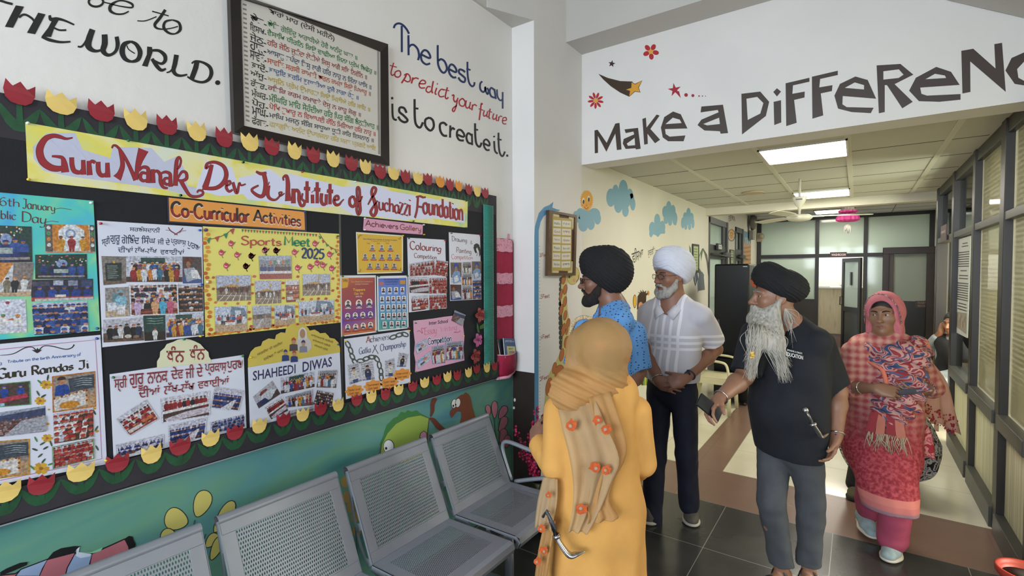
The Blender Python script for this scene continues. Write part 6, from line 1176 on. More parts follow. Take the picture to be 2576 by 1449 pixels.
# ------------------------------------------------------------------ things on the ceilings
LIT=emis('led_panel_light','#fff8ea',16)
WHITEM=mat('white_enamel','#d9d9d2',.35)
def panel(x0,y0,x1,y1,z,lab):
 o=empty('ceiling_light',((x0+x1)/2,(y0+y1)/2,z),0,lab,'ceiling light','square LED panels')
 d=MB().box((x0+.015,y0+.015,z-.006),(x1-.015,y1-.015,z+.012)).build('diffuser',LIT,o);settle(d)
 b=MB();z0,z1=z-.01,z+.015
 b.box((x0,y0,z0),(x1,y0+.014,z1)).box((x0,y1-.014,z0),(x1,y1,z1)).box((x0,y0,z0),(x0+.014,y1,z1)).box((x1-.014,y0,z0),(x1,y1,z1));settle(b.build('frame',WHITEM,o))
panel(-.665,4.34,-.07,4.95,2.676,'bright square ceiling light nearest the wall lettering');panel(-.665,6.93,-.08,7.53,2.676,'bright ceiling light just behind the ceiling fan');panel(-.71,11.2,-.06,11.85,2.892,'bright ceiling light over the washroom end of the corridor')
fan=empty('ceiling_fan',(-.503,5.943,2.68),0,'white three-bladed ceiling fan hanging in the corridor','ceiling fan')
FW_=mat('fan_ivory','#d8d5c4',.35)
b=MB();b.tube([(0,0,0),(0,0,-.42)],.012,12);b.build('down_rod',FW_,fan);b=MB();b.lathe([(.012,-.19),(.068,-.19),(.066,-.205),(.04,-.27),(.018,-.295),(.014,-.33)],24);b.build('canopy',FW_,fan)
b=MB();b.lathe([(.03,-.37),(.09,-.375),(.118,-.39),(.12,-.41),(.1,-.43),(.05,-.44),(0,-.442)],32);b.build('motor_hub',FW_,fan)
b=MB();b.box((-.03,-.069,-.225),(.03,-.0665,-.213));b.build('badge',mat('badge_dark','#4a4a44',.4),fan)
for k,a in enumerate((-104,16,136)):
 M=Matrix.Rotation(R(a),4,'Z')@Matrix.Translation((0,0,-.395))@Matrix.Rotation(R(9),4,'X');bl=MB();pts=[(.16,-.045),(.3,-.06),(.5,-.068),(.62,-.062),(.645,-.03),(.645,.03),(.62,.05),(.45,.058),(.28,.055),(.16,.04)]
 bl.prism([M@Vector((x,y,0)) for x,y in pts],M.to_3x3()@Vector((0,0,.005)));bl.build('blade',FW_,fan,bevel=.002);bl=MB();bl.box((.09,-.03,-.006),(.22,.03,.006),0,M);bl.build('blade_arm',FW_,fan,bevel=.003)
ln=empty('paper_lantern',(-.115,8.08,2.9),0,'pink pleated paper lantern with a white tassel hanging from the ceiling','paper lantern')
PINK=mat('pink_tissue','#d9509c',.6,trans=.4);WT=mat('white_tissue','#dad7d0',.6,trans=.3)
b=MB();b.tube([(0,0,0),(0,0,-.64)],.002,5);b.build('string',mat('thread','#c9c0c0',.7),ln)
def pleat(prof,n):
 b=MB();vs=[]
 for r,z in prof:
  for k in range(n*2):a=math.pi*k/n;q=r*(1 if k%2 else .84);vs.append((q*math.cos(a),q*math.sin(a),z))
 m_=n*2;fs=[(i_*m_+k,i_*m_+(k+1)%m_,(i_+1)*m_+(k+1)%m_,(i_+1)*m_+k) for i_ in range(len(prof)-1) for k in range(m_)]
 return b.add(vs,fs)
pleat([(.02,-.25),(.07,-.27),(.075,-.34),(.11,-.36),(.11,-.365)],14).build('white_cap',WT,ln);pleat([(.11,-.36),(.115,-.385),(.08,-.39)],14).build('pink_collar',PINK,ln)
pleat([(.02,-.40),(.1,-.41),(.135,-.45),(.14,-.49),(.1,-.51),(.03,-.515)],16).build('pleated_shade',PINK,ln)
b=MB()
for k in range(9):
 a=2*math.pi*k/9;b.tube([(0,0,-.54),(.03*math.cos(a),.03*math.sin(a),-.58),(.045*math.cos(a),.045*math.sin(a),-.63-.02*(k%3))],[.006,.016,.006],6)
b.build('tassel',WT,ln)
o=empty('smoke_detector',(-1.05,6.6,2.68),0,'round ceiling speaker ring on the corridor ceiling','ceiling speaker');b=MB();b.lathe([(.13,0),(.13,-.012),(.11,-.016),(.0,-.012)],28);b.build('ring',mat('ring_beige','#b5a58a',.5),o)
# signs
def sign(name,lo,hi,pl,bg,txt,col,lab,quad,axis):
 o=empty(name,[(a+b)/2 for a,b in zip(lo,hi)],0,lab,'sign');settle(MB().box(lo,hi).build('board',mat('maroon_board',bg,.4),o));i=Ink(pl,.0006)
 i.text(txt,quad,col,'px',.025);i.build('lettering',o)
sw=Plane(1,YBK-.032,-1);sign('door_sign',(-.478,YBK-.03,2.02),(-.184,YBK-.001,2.122),sw,'#3f1d22','WASHROOM','#c9c1bd','maroon WASHROOM sign over the washroom doorway',[(2091.5,638),(2127.5,637.5),(2127.5,643.5),(2091.5,644)],1)
sp_=Plane(0,XR-.014,-1);a,b_=sp_((2366,577)),sp_((2379,600));sign('room_sign',(XR-.012,b_.y,2.03),(XR-.001,a.y,2.2),sp_,'#5a2f36','OFFICE','#c9b5b5','small maroon sign on the transom above the open office doorway',[(2367,584),(2378,578),(2378,584),(2367,590)],0)
# notice sheet on the glass
NP=Plane(0,XR+.042,-1);P_=fr('zp',[(333,108),(418,88),(396,752),(318,712)])
ns=empty('notice_sheet',NP((2423,730)),0,'long white printed notice taped inside the glass bay beside the office doorway','notice')
i=Ink(NP,0);i.poly(P_,'#bfc0be','px').lift()
def npx(u,v):
 T,U,V,B=P_;return((T[0]*(1-u)+U[0]*u)*(1-v)+(B[0]*(1-u)+V[0]*u)*v,(T[1]*(1-u)+U[1]*u)*(1-v)+(B[1]*(1-u)+V[1]*u)*v)
for v,u0,u1 in[(.06,.4,.8),(.09,.35,.85)]+[(.15+.024*k,.05,.95) for k in range(7)]+[(.34,.3,.8),(.39,.2,.9),(.42,.2,.9)]+[(.47+.024*k,.05,.95) for k in range(8)]+[(.68,.2,.85),(.71,.15,.9),(.74,.15,.9)]:
 i.stroke([npx(u0,v),npx(u1,v)],3,'#4a4a4c','px',False)
i.poly([npx(.08,.78),npx(.92,.76),npx(.92,.97),npx(.08,.94)],'#8f8a80').lift()
for k in range(14):i.poly([npx(.12+.055*k,.8+.03*(k%3)),npx(.16+.055*k,.79+.03*(k%3)),npx(.16+.055*k,.93),npx(.12+.055*k,.92)],['#4a4440','#a99a88','#6d5f52','#c2b9aa'][k%4])
i.build('printed_page',ns)
# ================================================================== the steel waiting bench
STEEL=mat('silver_grey_powder_coat','#8e9299',.36,.35,var=.03,scale=12)
def perf_mat():
 """sheet punched with a staggered grid of round holes"""
 M=D.materials.new('perforated_grey_sheet');M.use_nodes=True;nt=M.node_tree;L=nt.links.new;b=nt.nodes['Principled BSDF']
 b.inputs['Base Color'].default_value=lin('#8e9299');b.inputs['Roughness'].default_value=.36;b.inputs['Metallic'].default_value=.35
 tc=nt.nodes.new('ShaderNodeTexCoord');sp=nt.nodes.new('ShaderNodeSeparateXYZ');L(tc.outputs['Object'],sp.inputs[0])
 def mth(op,a,b_=None,c=None):
  n=nt.nodes.new('ShaderNodeMath');n.operation=op
  for k,v in enumerate((a,b_,c)):
   if v is None:continue
   if isinstance(v,(int,float)):n.inputs[k].default_value=v
   else:L(v,n.inputs[k])
  return n.outputs[0]
 P=.0088
 # distance along the sheet: the backrest leans, the seat lies; x and z together measure both
 v=mth('ADD',mth('MULTIPLY',sp.outputs[2],1/(P*.866)),mth('MULTIPLY',sp.outputs[0],1/(P*.866)));u=mth('MULTIPLY',sp.outputs[1],1/P)
 row=mth('FLOOR',v);odd=mth('MULTIPLY',mth('MODULO',mth('ABSOLUTE',row),2),.5)
 fu=mth('SUBTRACT',mth('FRACT',mth('ADD',u,odd)),.5);fv=mth('MULTIPLY',mth('SUBTRACT',mth('FRACT',v),.5),.75)
 hole=mth('LESS_THAN',mth('ADD',mth('MULTIPLY',fu,fu),mth('MULTIPLY',fv,fv)),.068)
 t=nt.nodes.new('ShaderNodeBsdfTransparent');mx=nt.nodes.new('ShaderNodeMixShader');L(hole,mx.inputs[0]);L(b.outputs[0],mx.inputs[1]);L(t.outputs[0],mx.inputs[2]);L(mx.outputs[0],nt.nodes['Material Output'].inputs[0])
 return M
PERF=perf_mat()
def frame_sheet(b,prof,w,m,th=.003):
 """a flat sheet between two profile points (x, z), y from 0 to w, with the middle cut out by margins m"""
 (x0,z0),(x1,z1)=prof;d=Vector((x1-x0,0,z1-z0));l=d.length;d.normalize();n=Vector((-d.z,0,d.x))*th
 P=lambda s,y:Vector((x0,y,z0))+d*s
 for s0,s1,y0,y1 in((0,m[0],0,w),(l-m[1],l,0,w),(m[0],l-m[1],0,m[2]),(m[0],l-m[1],w-m[2],w)):
  vs=[P(s0,y0),P(s0,y1),P(s1,y1),P(s1,y0)];b.add(vs+[v-n for v in vs],[(0,1,2,3),(7,6,5,4),(0,4,5,1),(1,5,6,2),(2,6,7,3),(3,7,4,0)])
 return[P(m[0],m[2]),P(m[0],w-m[2]),P(l-m[1],w-m[2]),P(l-m[1],m[2])]
TOPX,TOPZ,JX,JZ,FX,FZ=-1.848,.83,-1.688,.458,-1.31,.462
bench=empty('waiting_bench',(-1.5,1.3,0),0,'row of four silver-grey perforated steel seats on a beam below the notice board','bench')
def gusset(b,y,pts,slots):
 P3=[[Vector((x,y,z)) for x,z in q] for q in[pts]+slots];n=sum(len(q) for q in P3);flat=[v for q in P3 for v in q];tr=tessellate_polygon(P3);e=Vector((0,.004,0))
 fs=[tuple(t) for t in tr]+[tuple(i_+n for i_ in t) for t in tr];o_=0
 for q in P3:
  k=len(q);fs+=[(o_+i_,o_+(i_+1)%k,n+o_+(i_+1)%k,n+o_+i_) for i_ in range(k)];o_+=k
 b.add(flat+[v+e for v in flat],fs)
for k,y0 in enumerate((.262,.805,1.348,1.885)):
 st=None;W_=.49
 b=MB();hb_=frame_sheet(b,((TOPX,TOPZ),(JX,JZ)),W_,(.05,.045,.05));b.tube([(TOPX-.014,0,TOPZ-.004),(TOPX-.014,W_,TOPZ-.004)],.019,14,cap=False);b.v=[(x,y+y0,z) for x,y,z in b.v]
 back=settle(b.build('backrest',STEEL,bench,bevel=.0015))
 q=MB();q.add([(v.x,v.y+y0,v.z) for v in hb_],[(0,1,2,3)]);settle(q.build('perforated_panel',PERF,back))
 b=MB();hs=frame_sheet(b,((JX,JZ),(FX,FZ)),W_,(.05,.06,.055));b.v=[(x,y+y0,z) for x,y,z in b.v];c=[(FX,FZ),(FX+.022,FZ-.006),(FX+.03,FZ-.03),(FX+.022,FZ-.052),(FX+.0,FZ-.058)]
 for a_,c_ in zip(c[:-1],c[1:]):b.add([(a_[0],y0,a_[1]),(a_[0],y0+W_,a_[1]),(c_[0],y0+W_,c_[1]),(c_[0],y0,c_[1])],[(0,1,2,3)],0,True)
 seat=settle(b.build('seat',STEEL,bench));q=MB();q.add([(v.x,v.y+y0,v.z) for v in hs],[(0,1,2,3)]);settle(q.build('perforated_panel',PERF,seat))
 for y in(y0,y0+W_-.004):
  b=MB();dx=lambda t,o_:(TOPX+(JX-TOPX)*t-o_*.92,TOPZ+(JZ-TOPZ)*t-o_*.39)
  gusset(b,y,[dx(0,0),dx(1,0),dx(1.03,.03),dx(.8,.056),dx(.5,.05),dx(.15,.03),dx(0,.02)],[[dx(.26,.012),dx(.56,.012),dx(.56,.038),dx(.5,.038),dx(.28,.02)],[dx(.63,.012),dx(.94,.012),dx(.92,.036),dx(.66,.044)]])
  settle(b.build('side_flange',STEEL,back))
  b=MB();gusset(b,y,[(JX,JZ),(FX,FZ),(FX+.028,FZ-.025),(FX+.01,FZ-.06),(FX-.03,FZ-.06),(JX+.05,JZ-.045),(JX-.01,JZ-.03)],[[(JX+.08,JZ-.012),(JX+.2,JZ-.012),(JX+.2,JZ-.034),(JX+.1,JZ-.034)],[(JX+.22,JZ-.012),(JX+.31,JZ-.014),(JX+.31,JZ-.04),(JX+.23,JZ-.036)],[(FX-.01+.012*math.cos(t),FZ-.03+.012*math.sin(t)) for t in[2*math.pi*q_/10 for q_ in range(10)]]])
  settle(b.build('side_flange',STEEL,seat))
b=MB().box((-1.54,.2,.33),(-1.46,2.42,.39));settle(b.build('beam',mat('grey_beam','#6f7278',.4,.4),bench,bevel=.006))
for y in(.55,2.1):
 b=MB();b.tube([(-1.5,y,.34),(-1.5,y,.05)],.025,12);b.tube([(-1.86,y,.02),(-1.6,y,.045),(-1.4,y,.045),(-1.2,y,.02)],.02,10);settle(b.build('leg',MATS['grey_beam'],bench))
for y in(2.402,):
 b=MB();b.tube(spline([(JX-.01,y,.455),(JX-.06,y,.58),(JX-.075,y,.65),(JX-.04,y,.685),(JX+.1,y,.67),(JX+.3,y,.64),(JX+.35,y,.61),(JX+.33,y,.56),(JX+.15,y,.5),(JX+.02,y,.455)],[1]*10,4)[0],.0125,10);settle(b.build('armrest',STEEL,bench))
 # ------------------------------------------------------------------ fabric organiser with magazines
og=empty('pocket_organiser',WALL((1267,760)),0,'crimson and pink quilted pocket organiser hanging beside the notice board','wall organiser')
CRIM=mat('crimson_quilt','#a0173c',.75,var=.12,scale=20,bump=.5,bscale=35);PKB=ramp_mat('pink_print_cloth',[(.35,'#d993a5'),(.5,'#e0a3b3'),(.68,'#b87384')],60,3,.75,bump=.2);MRN=mat('maroon_piping','#6d1228',.7)
yl,yr=2.748,2.965;zt=WALL((1270,603)).z;zb_=WALL((1268,942)).z
settle(MB().box((XB+.002,yl,zb_),(XB+.014,yr,zt)).build('back_panel',CRIM,og,bevel=.005))
zz=lambda y:WALL((1270,y)).z
for y0,y1 in((602,634),(687,714),(768,796)):
 b=MB();n=8;b.add([(XB+.016+.006*math.sin(math.pi*k/n)+.002*math.sin(k*2.3),yl+.004+(yr-yl-.008)*k/n,zz(y)+.003*math.sin(k*1.7)) for y in(y0,y1) for k in range(n+1)],[(k,k+1,n+2+k,n+1+k) for k in range(n)],0,True);settle(b.build('pocket_band',PKB,og))
b=MB();n=10;vs=[]
for y,bl in((886,.056),(900,.06),(930,.05),(942,.02)):
 for k in range(n+1):vs.append((XB+.014+bl*math.sin(math.pi*k/n)**.35,yl+(yr-yl)*k/n,zz(y+3*math.sin(math.pi*k/n))))
b.add(vs,[(r_*(n+1)+k,r_*(n+1)+k+1,(r_+1)*(n+1)+k+1,(r_+1)*(n+1)+k) for r_ in range(3) for k in range(n)],0,True);pk=settle(b.build('lower_pocket',CRIM,og))
b=MB();b.tube([Vector(v) for v in vs[:n+1]],.004,6);settle(b.build('pocket_trim',PKB,pk));b=MB();b.tube([(XB+.02,yl,zb_-.005),(XB+.05,(yl+yr)/2,zb_-.012),(XB+.02,yr,zb_+.012)],.012,8);settle(b.build('bottom_hem',PKB,og))
b=MB();b.tube([(XB+.012,yl+.005,zb_),(XB+.012,yl+.002,zt-.02),(XB+.012,yl+.02,zt),(XB+.012,yr-.02,zt),(XB+.012,yr,zt-.02),(XB+.012,yr,zb_)],.0055,6);settle(b.build('piping',MRN,og))
for y in(yl+.012,yr-.045):settle(MB().box((XB+.004,y,zt),(XB+.008,y+.018,zt+.045)).build('hanging_loop',PKB,og))
def magazine(c,w,h,rz,tilt,cov,lab,strip=None,inset=None):
 o=empty('magazine',c,0,lab,'magazine','magazines in the pocket organiser');o.rotation_euler=(R(tilt),R(-10),R(rz));m_=mat('cover_'+cov.strip('#'),cov,.35,var=.1,scale=15)
 MB().box((-.004,-w/2,0),(.002,w/2,h)).build('pages',mat('page_edges','#cfc9bd',.6),o);MB().box((.002,-w/2-.001,-.001),(.0032,w/2+.001,h+.001)).build('cover',m_,o)
 if strip:
  v_,t_=glyphs('ਸੁਚੱਜੀ ਸਿੱਖਿਆ',.01);b=MB();b.add([(.0036,-w*.42+x*w*.8,h*.78+y*h*.14) for x,y in v_],t_);b.build('cover_title',mat('white_title','#c9d2de',.5),o)
 if inset:
  MB().box((.0033,-w*.3,.0),(.0038,w*.42,h*.6)).build('cover_inset',mat('pale_yellow_inset','#d3cd8a',.5),o)
  for z,s in((.42,'ਗੁਰਮਤਿ'),(.24,'ਪ੍ਰਕਾਸ਼')):v_,t_=glyphs(s,.01);b=MB();b.add([(.0041,-w*.15+x*w*.4,h*z+y*h*.1) for x,y in v_],t_);b.build('inset_title',mat('dark_title','#2a3050',.5),o)
zp0=zz(899)
magazine((XB+.024,2.84,zp0),.17,.165,3,6,'#8a4a3c','brown and cream magazine at the back of the organiser pocket');magazine((XB+.036,2.855,zp0),.165,.15,6,2,'#2b2f3a','dark magazine in the middle of the organiser pocket');magazine((XB+.05,2.885,zp0),.185,.14,10,-9,'#1f4d80','blue magazine with pale yellow panel at the front of the organiser pocket',True,True)
# ------------------------------------------------------------------ vase of pink blossoms by the column
vs_=empty('flower_vase',(-1.72,2.76,0),0,'olive bronze floor vase of pink artificial blossom behind the bench end','vase of flowers')
b=MB();b.lathe([(.06,0),(.1,.02),(.12,.1),(.11,.19),(.07,.26),(.05,.29),(.062,.325),(.056,.325),(.044,.29),(.05,.25)],28);b.build('vase',mat('olive_bronze','#4a4632',.25,.5,var=.2,scale=10),vs_)
random.seed(5);BLO=mat('pink_blossom','#b01f4c',.6,var=.3,scale=50)
tw=MB();bl=MB();lv=MB()
for k in range(15):
 a=random.uniform(0,2*math.pi);r=random.uniform(.05,.26);tip=Vector((-.03+r*.55*math.cos(a),r*math.sin(a)-.02,random.uniform(.4,.78)));mid=tip*.5+Vector((0,0,.2));pts=spline([Vector((0,0,.3)),mid,tip],[1,1,1],4)[0]
 tw.tube(pts,.0035,5)
 for q in range(11):
  t=random.uniform(.45,1);p=Vector(pts[int(t*(len(pts)-1))])+Vector((random.uniform(-.03,.03),random.uniform(-.03,.03),random.uniform(-.03,.03)))
  for e in range(5):
   an=2*math.pi*e/5+q;d=Vector((random.uniform(-.3,.3),math.cos(an),math.sin(an)));s_=d.orthogonal().normalized()*.008;bl.add([p,p+d*.012+s_,p+d*.021,p+d*.012-s_],[(0,1,2,3)])
for k in range(7):
 a=random.uniform(-.2,2.6);d=Vector((math.cos(a),math.sin(a),0));b0=Vector((.02,.06,.3));L_=[];n=7
 for q in range(n):t=q/(n-1);c=b0+d*(.2*t)+Vector((0,0,.42*t-.08*t*t));w=.04*math.sin(math.pi*min(1,t*.95+.05));s_=Vector((-d.y,d.x,0))*w;L_+=[c-s_,c+s_]
 lv.add(L_,[(2*q,2*q+1,2*q+3,2*q+2) for q in range(n-1)],0,True)
tw.build('twigs',mat('twig_brown','#3a2a22',.7),vs_);o=bl.build('blossom',BLO,vs_);o['kind']='stuff';lv.build('leaves',mat('dark_leaf','#2a4a26',.5,var=.25,scale=20),vs_)
# two white scuffs on the dado
i=Ink(Plane(1,YC-.004,-1));i.ell((1295,1006),2.6,4.5,'#c9c9c6').ell((1293,1026),2.6,3.5,'#c9c9c6');tag(i.build('plaster_chip',D.objects['trim_column_dado'],PAINT),'white chipped spots')
# ------------------------------------------------------------------ fridge and plastic chair in the corridor
FP=Plane(1,6.75,-1);a,b_=FP((1796,800)),FP((1883,800));fz=FP((1840,664)).z
fg=empty('refrigerator',((a.x+b_.x)/2,7.0,0),0,'tall black refrigerator with rounded top corners standing against the corridor wall','refrigerator')
FB=mat('gloss_black_fridge','#08080a',.3,var=.1,scale=4,spec=.25);w=b_.x-a.x;hw=w/2
MB().box((-hw+.006,-.19,.03),(hw-.006,.36,fz-.004)).build('body',mat('fridge_side_black','#101011',.3),fg,bevel=.02,seg=3)
o=MB().box((-hw,-.25,.62),(hw,-.19,fz)).build('door',FB,fg,bevel=.022,seg=4);MB().box((-hw+.05,-.262,.7),(-hw+.07,-.25,1.1)).build('door_handle',mat('fridge_handle','#2a2a2c',.3),o,bevel=.004)
MB().box((-hw,-.25,.06),(hw,-.19,.6)).build('lower_door',FB,fg,bevel=.022,seg=4);MB().box((hw-.07,-.2515,fz-.04),(hw-.02,-.2495,fz-.03)).build('badge',mat('badge_silver','#8f8f8f',.3,.6),o)
for x in(-hw+.05,hw-.05):
 for y in(-.18,.3):b=MB();b.tube([(x,y,0),(x,y,.04)],.018,8);b.build('foot',MATS['fridge_handle'],fg)
IV=mat('ivory_plastic','#cfc9a6',.4)
ch=empty('plastic_armchair',(-1.44,6.42,0),0,'ivory moulded plastic armchair standing in front of the black refrigerator','chair')
def part(name,fn,m_=IV,**k):b=MB();fn(b);return b.build(name,m_,ch,**k)
part('seat',lambda b:b.add([(x,y,.43+.012*((y/.2)**2)+(.01 if x<-.15 else 0)-(.02 if x>.2 else 0)) for x in(-.2,-.1,0,.1,.2,.225) for y in(-.21,-.1,0,.1,.21)],[(r_*5+c,r_*5+c+1,r_*5+c+6,r_*5+c+5) for r_ in range(5) for c in range(4)],0,True)).modifiers.new('thick','SOLIDIFY').thickness=.02
part('seat_apron',lambda b:b.box((-.2,-.225,.36),(.225,-.212,.43)).box((-.2,.212,.36),(.225,.225,.43)).box((.215,-.225,.36),(.228,.225,.42)),bevel=.004)
for s in(-1,1):
 part('leg',lambda b:b.tube([(.2,s*.2,.4),(.225,s*.225,0)],[.03,.022],8));part('leg',lambda b:b.tube([(-.2,s*.2,.4),(-.26,s*.225,0)],[.03,.022],8))
 part('armrest',lambda b:b.tube(spline([(-.24,s*.23,.62),(-.05,s*.25,.645),(.12,s*.25,.64),(.19,s*.25,.61),(.215,s*.24,.5),(.215,s*.22,.42)],[1]*6,4)[0],.022,8,flat=.7))
 part('back_post',lambda b:b.tube([(-.2,s*.19,.42),(-.25,s*.2,.6),(-.3,s*.17,.8)],.02,8))
part('back_top_rail',lambda b:b.tube(spline([(-.3,-.18,.79),(-.315,-.1,.84),(-.32,0,.855),(-.315,.1,.84),(-.3,.18,.79)],[1]*5,4)[0],.024,8))
for y in(-.1,-.05,0,.05,.1):part('back_slat',lambda b:b.tube([(-.215,y,.45),(-.26,y,.62),(-.315,y,.83)],.013,6,flat=.5))
# red pot at the lower right corner
P=Plane(2,.2,1)((2584,1436));pt=empty('plant_pot',(P.x,P.y,0),0,'terracotta red plant pot with its rim just showing at the right edge by the partition','plant pot')
b=MB();b.lathe([(.06,0),(.075,.01),(.1,.15),(.118,.17),(.12,.2),(.108,.2),(.1,.18),(.09,.16)],28);b.build('pot',mat('terracotta_red','#a5392a',.45,var=.1,scale=12),pt);b=MB();b.lathe([(.095,.165),(.0,.17)],20);b.build('soil',mat('dark_soil','#2a231d',.9,var=.4,scale=40),pt)
# ================================================================== people: smooth distance-field bodies, clothes grown over them
import openvdb as vdb
def at(px,py,d):
 """the world point that lies d metres in front of the lens plane on the ray through a photo point"""
 v=px_ray(px,py)*d;v.z+=CAMZ;return v
A3=lambda v:np.array(v,dtype=np.float64)
class Sdf:
 def __init__(s):s.p=[]
 def _add(s,fn,c,ext,k,op,cuts):s.p.append((fn,A3(c),ext,k,op,[(A3(q),A3(n)) for q,n in cuts]));return s
 def rc(s,a,b,ra,rb=None,k=.02,op='u',fr_=None,sc=(1,1,1),cuts=()):
  """tapered capsule; fr_ / sc flatten it along a frame's axes"""
  a,b=A3(a),A3(b);rb=ra if rb is None else rb;Rm=np.eye(3) if fr_ is None else A3(fr_);S=A3(sc);ms=S.min()
  A,B=(a@Rm.T)/S,(b@Rm.T)/S;ba=B-A;l2=max(ba@ba,1e-12)
  def fn(P):
   Q=(P@Rm.T)/S-A;t=np.clip((Q@ba)/l2,0,1);return(np.linalg.norm(Q-t[...,None]*ba,axis=-1)-(ra+(rb-ra)*t))*ms
  return s._add(fn,(a+b)/2,np.linalg.norm(b-a)/2+max(ra,rb)*S.max()+.05,k,op,cuts)
 def el(s,c,r,fr_=None,k=.02,op='u',cuts=()):
  c,r=A3(c),A3(r);Rm=np.eye(3) if fr_ is None else A3(fr_)
  def fn(P):
   Q=(P-c)@Rm.T;k0=np.linalg.norm(Q/r,axis=-1);k1=np.linalg.norm(Q/(r*r),axis=-1)+1e-9;return k0*(k0-1)/k1
  return s._add(fn,c,r.max()+.05,k,op,cuts)
 def chain(s,pts,rs,k=.02,**kw):
  for i in range(len(pts)-1):s.rc(pts[i],pts[i+1],rs[i],rs[i+1],k,**kw)
  return s
 def ev(s,P,C,rad):
  d=np.full(P.shape[:-1],.5)
  for fn,c,ext,k,op,cuts in s.p:
   ix=np.nonzero(np.linalg.norm(C-c,axis=-1)<ext+rad+.03)[0]
   if not len(ix):continue
   Q=P[ix];q=fn(Q)
   for p0,n in cuts:q=np.maximum(q,(Q-p0)@n)
   o=d[ix]
   if op=='u':h=np.maximum(k-np.abs(o-q),0)/k;o=np.minimum(o,q)-h*h*k/4
   elif op=='s':q=-q;h=np.maximum(k-np.abs(o-q),0)/k;o=np.maximum(o,q)+h*h*k/4
   d[ix]=o
  return d
 def mesh(s,h,disp=None,cuts=()):
  lo=np.min([c-e for _,c,e,_,op,_ in s.p if op=='u'],0)+.03;hi=np.max([c+e for _,c,e,_,op,_ in s.p if op=='u'],0)-.03
  B=8;nb=np.ceil((hi-lo)/h/B).astype(int)+1;g=np.stack(np.meshgrid(*[np.arange(n) for n in nb],indexing='ij'),-1).reshape(-1,3)
  C=lo+(g*B+B/2)*h;rad=B*h*.9
  d=s.ev(C[:,None,:],C,0)[:,0];act=np.nonzero(np.abs(d)<rad+.03)[0]
  off=np.stack(np.meshgrid(*[np.arange(B)]*3,indexing='ij'),-1).reshape(-1,3)*h
  P=(lo+g[act]*B*h)[:,None,:]+off;v=s.ev(P,C[act],rad)
  if disp is not None:v=v+disp(P)
  for p0,n in cuts:v=np.maximum(v,(P-A3(p0))@A3(n))
  arr=np.empty((len(g),B**3),dtype=np.float32);arr[:]=np.sign(d)[:,None]*.5
  if cuts:
   for p0,n in cuts:arr[((C-A3(p0))@A3(n))>0]=.5
  arr[act]=v;arr=arr.reshape(*nb,B,B,B).transpose(0,3,1,4,2,5).reshape(*(nb*B))
  grid=vdb.FloatGrid(.5);grid.copyFromArray(np.ascontiguousarray(arr));pts,quads=grid.convertToQuads(0)
  return pts*h+lo,quads[:,::-1]
 def build(s,name,m_,parent,h,disp=None,cuts=(),smooth=2,pick=None):
  """grown mesh under the parent; pick(points) gives a material index per face"""
  pts,quads=s.mesh(h,disp,cuts);org=A3(parent.matrix_basis.translation) if parent.parent is None else A3(parent.parent.matrix_basis.translation)
  me=D.meshes.new(name);n,q=len(pts),len(quads)
  me.vertices.add(n);me.vertices.foreach_set('co',(pts-org).astype(np.float32).ravel());me.loops.add(q*4);me.loops.foreach_set('vertex_index',quads.astype(np.int32).ravel())
  me.polygons.add(q);me.polygons.foreach_set('loop_start',np.arange(0,q*4,4,dtype=np.int32));me.update(calc_edges=True)
  o=link(name,me,parent,m_,True)
  if pick is not None:me.polygons.foreach_set('material_index',pick(pts[quads].mean(1)).astype(np.int32));me.update()
  return o
def noise3(P,f,seed=0):
 r=np.random.RandomState(seed);o=0
 for k in range(5):
  w=r.normal(size=3)*f;o=o+np.sin(P@w+r.uniform(0,6.28))
 return o/5
def folds(f=(28,28,9),amp=.004,seed=1,f2=None):
 """soft cloth creases: stretched noise"""
 F=A3(f)
 return lambda P:amp*noise3(P*F,1,seed)+amp*.45*noise3(P*F*2.3,1,seed+7)
class Frame:
 """axes of a head, trunk or hand: x right-hand side of the person, y forward, z up"""
 def __init__(s,c,yaw,pitch=0,roll=0):
  Y=Vector((math.cos(R(yaw))*math.cos(R(pitch)),math.sin(R(yaw))*math.cos(R(pitch)),math.sin(R(pitch))));X=Y.cross(Vector((0,0,1))).normalized();Z=X.cross(Y)
  s.c=Vector(c);s.X=X*math.cos(R(roll))+Z*math.sin(R(roll));s.Z=s.X.cross(Y);s.Y=Y;s.m=A3([s.X,s.Y,s.Z])
 def __call__(s,x,y,z):return s.c+s.X*x+s.Y*y+s.Z*z
 def M(s):return Matrix([list(s.X)+[0],list(s.Y)+[0],list(s.Z)+[0],[0,0,0,1]]).transposed()
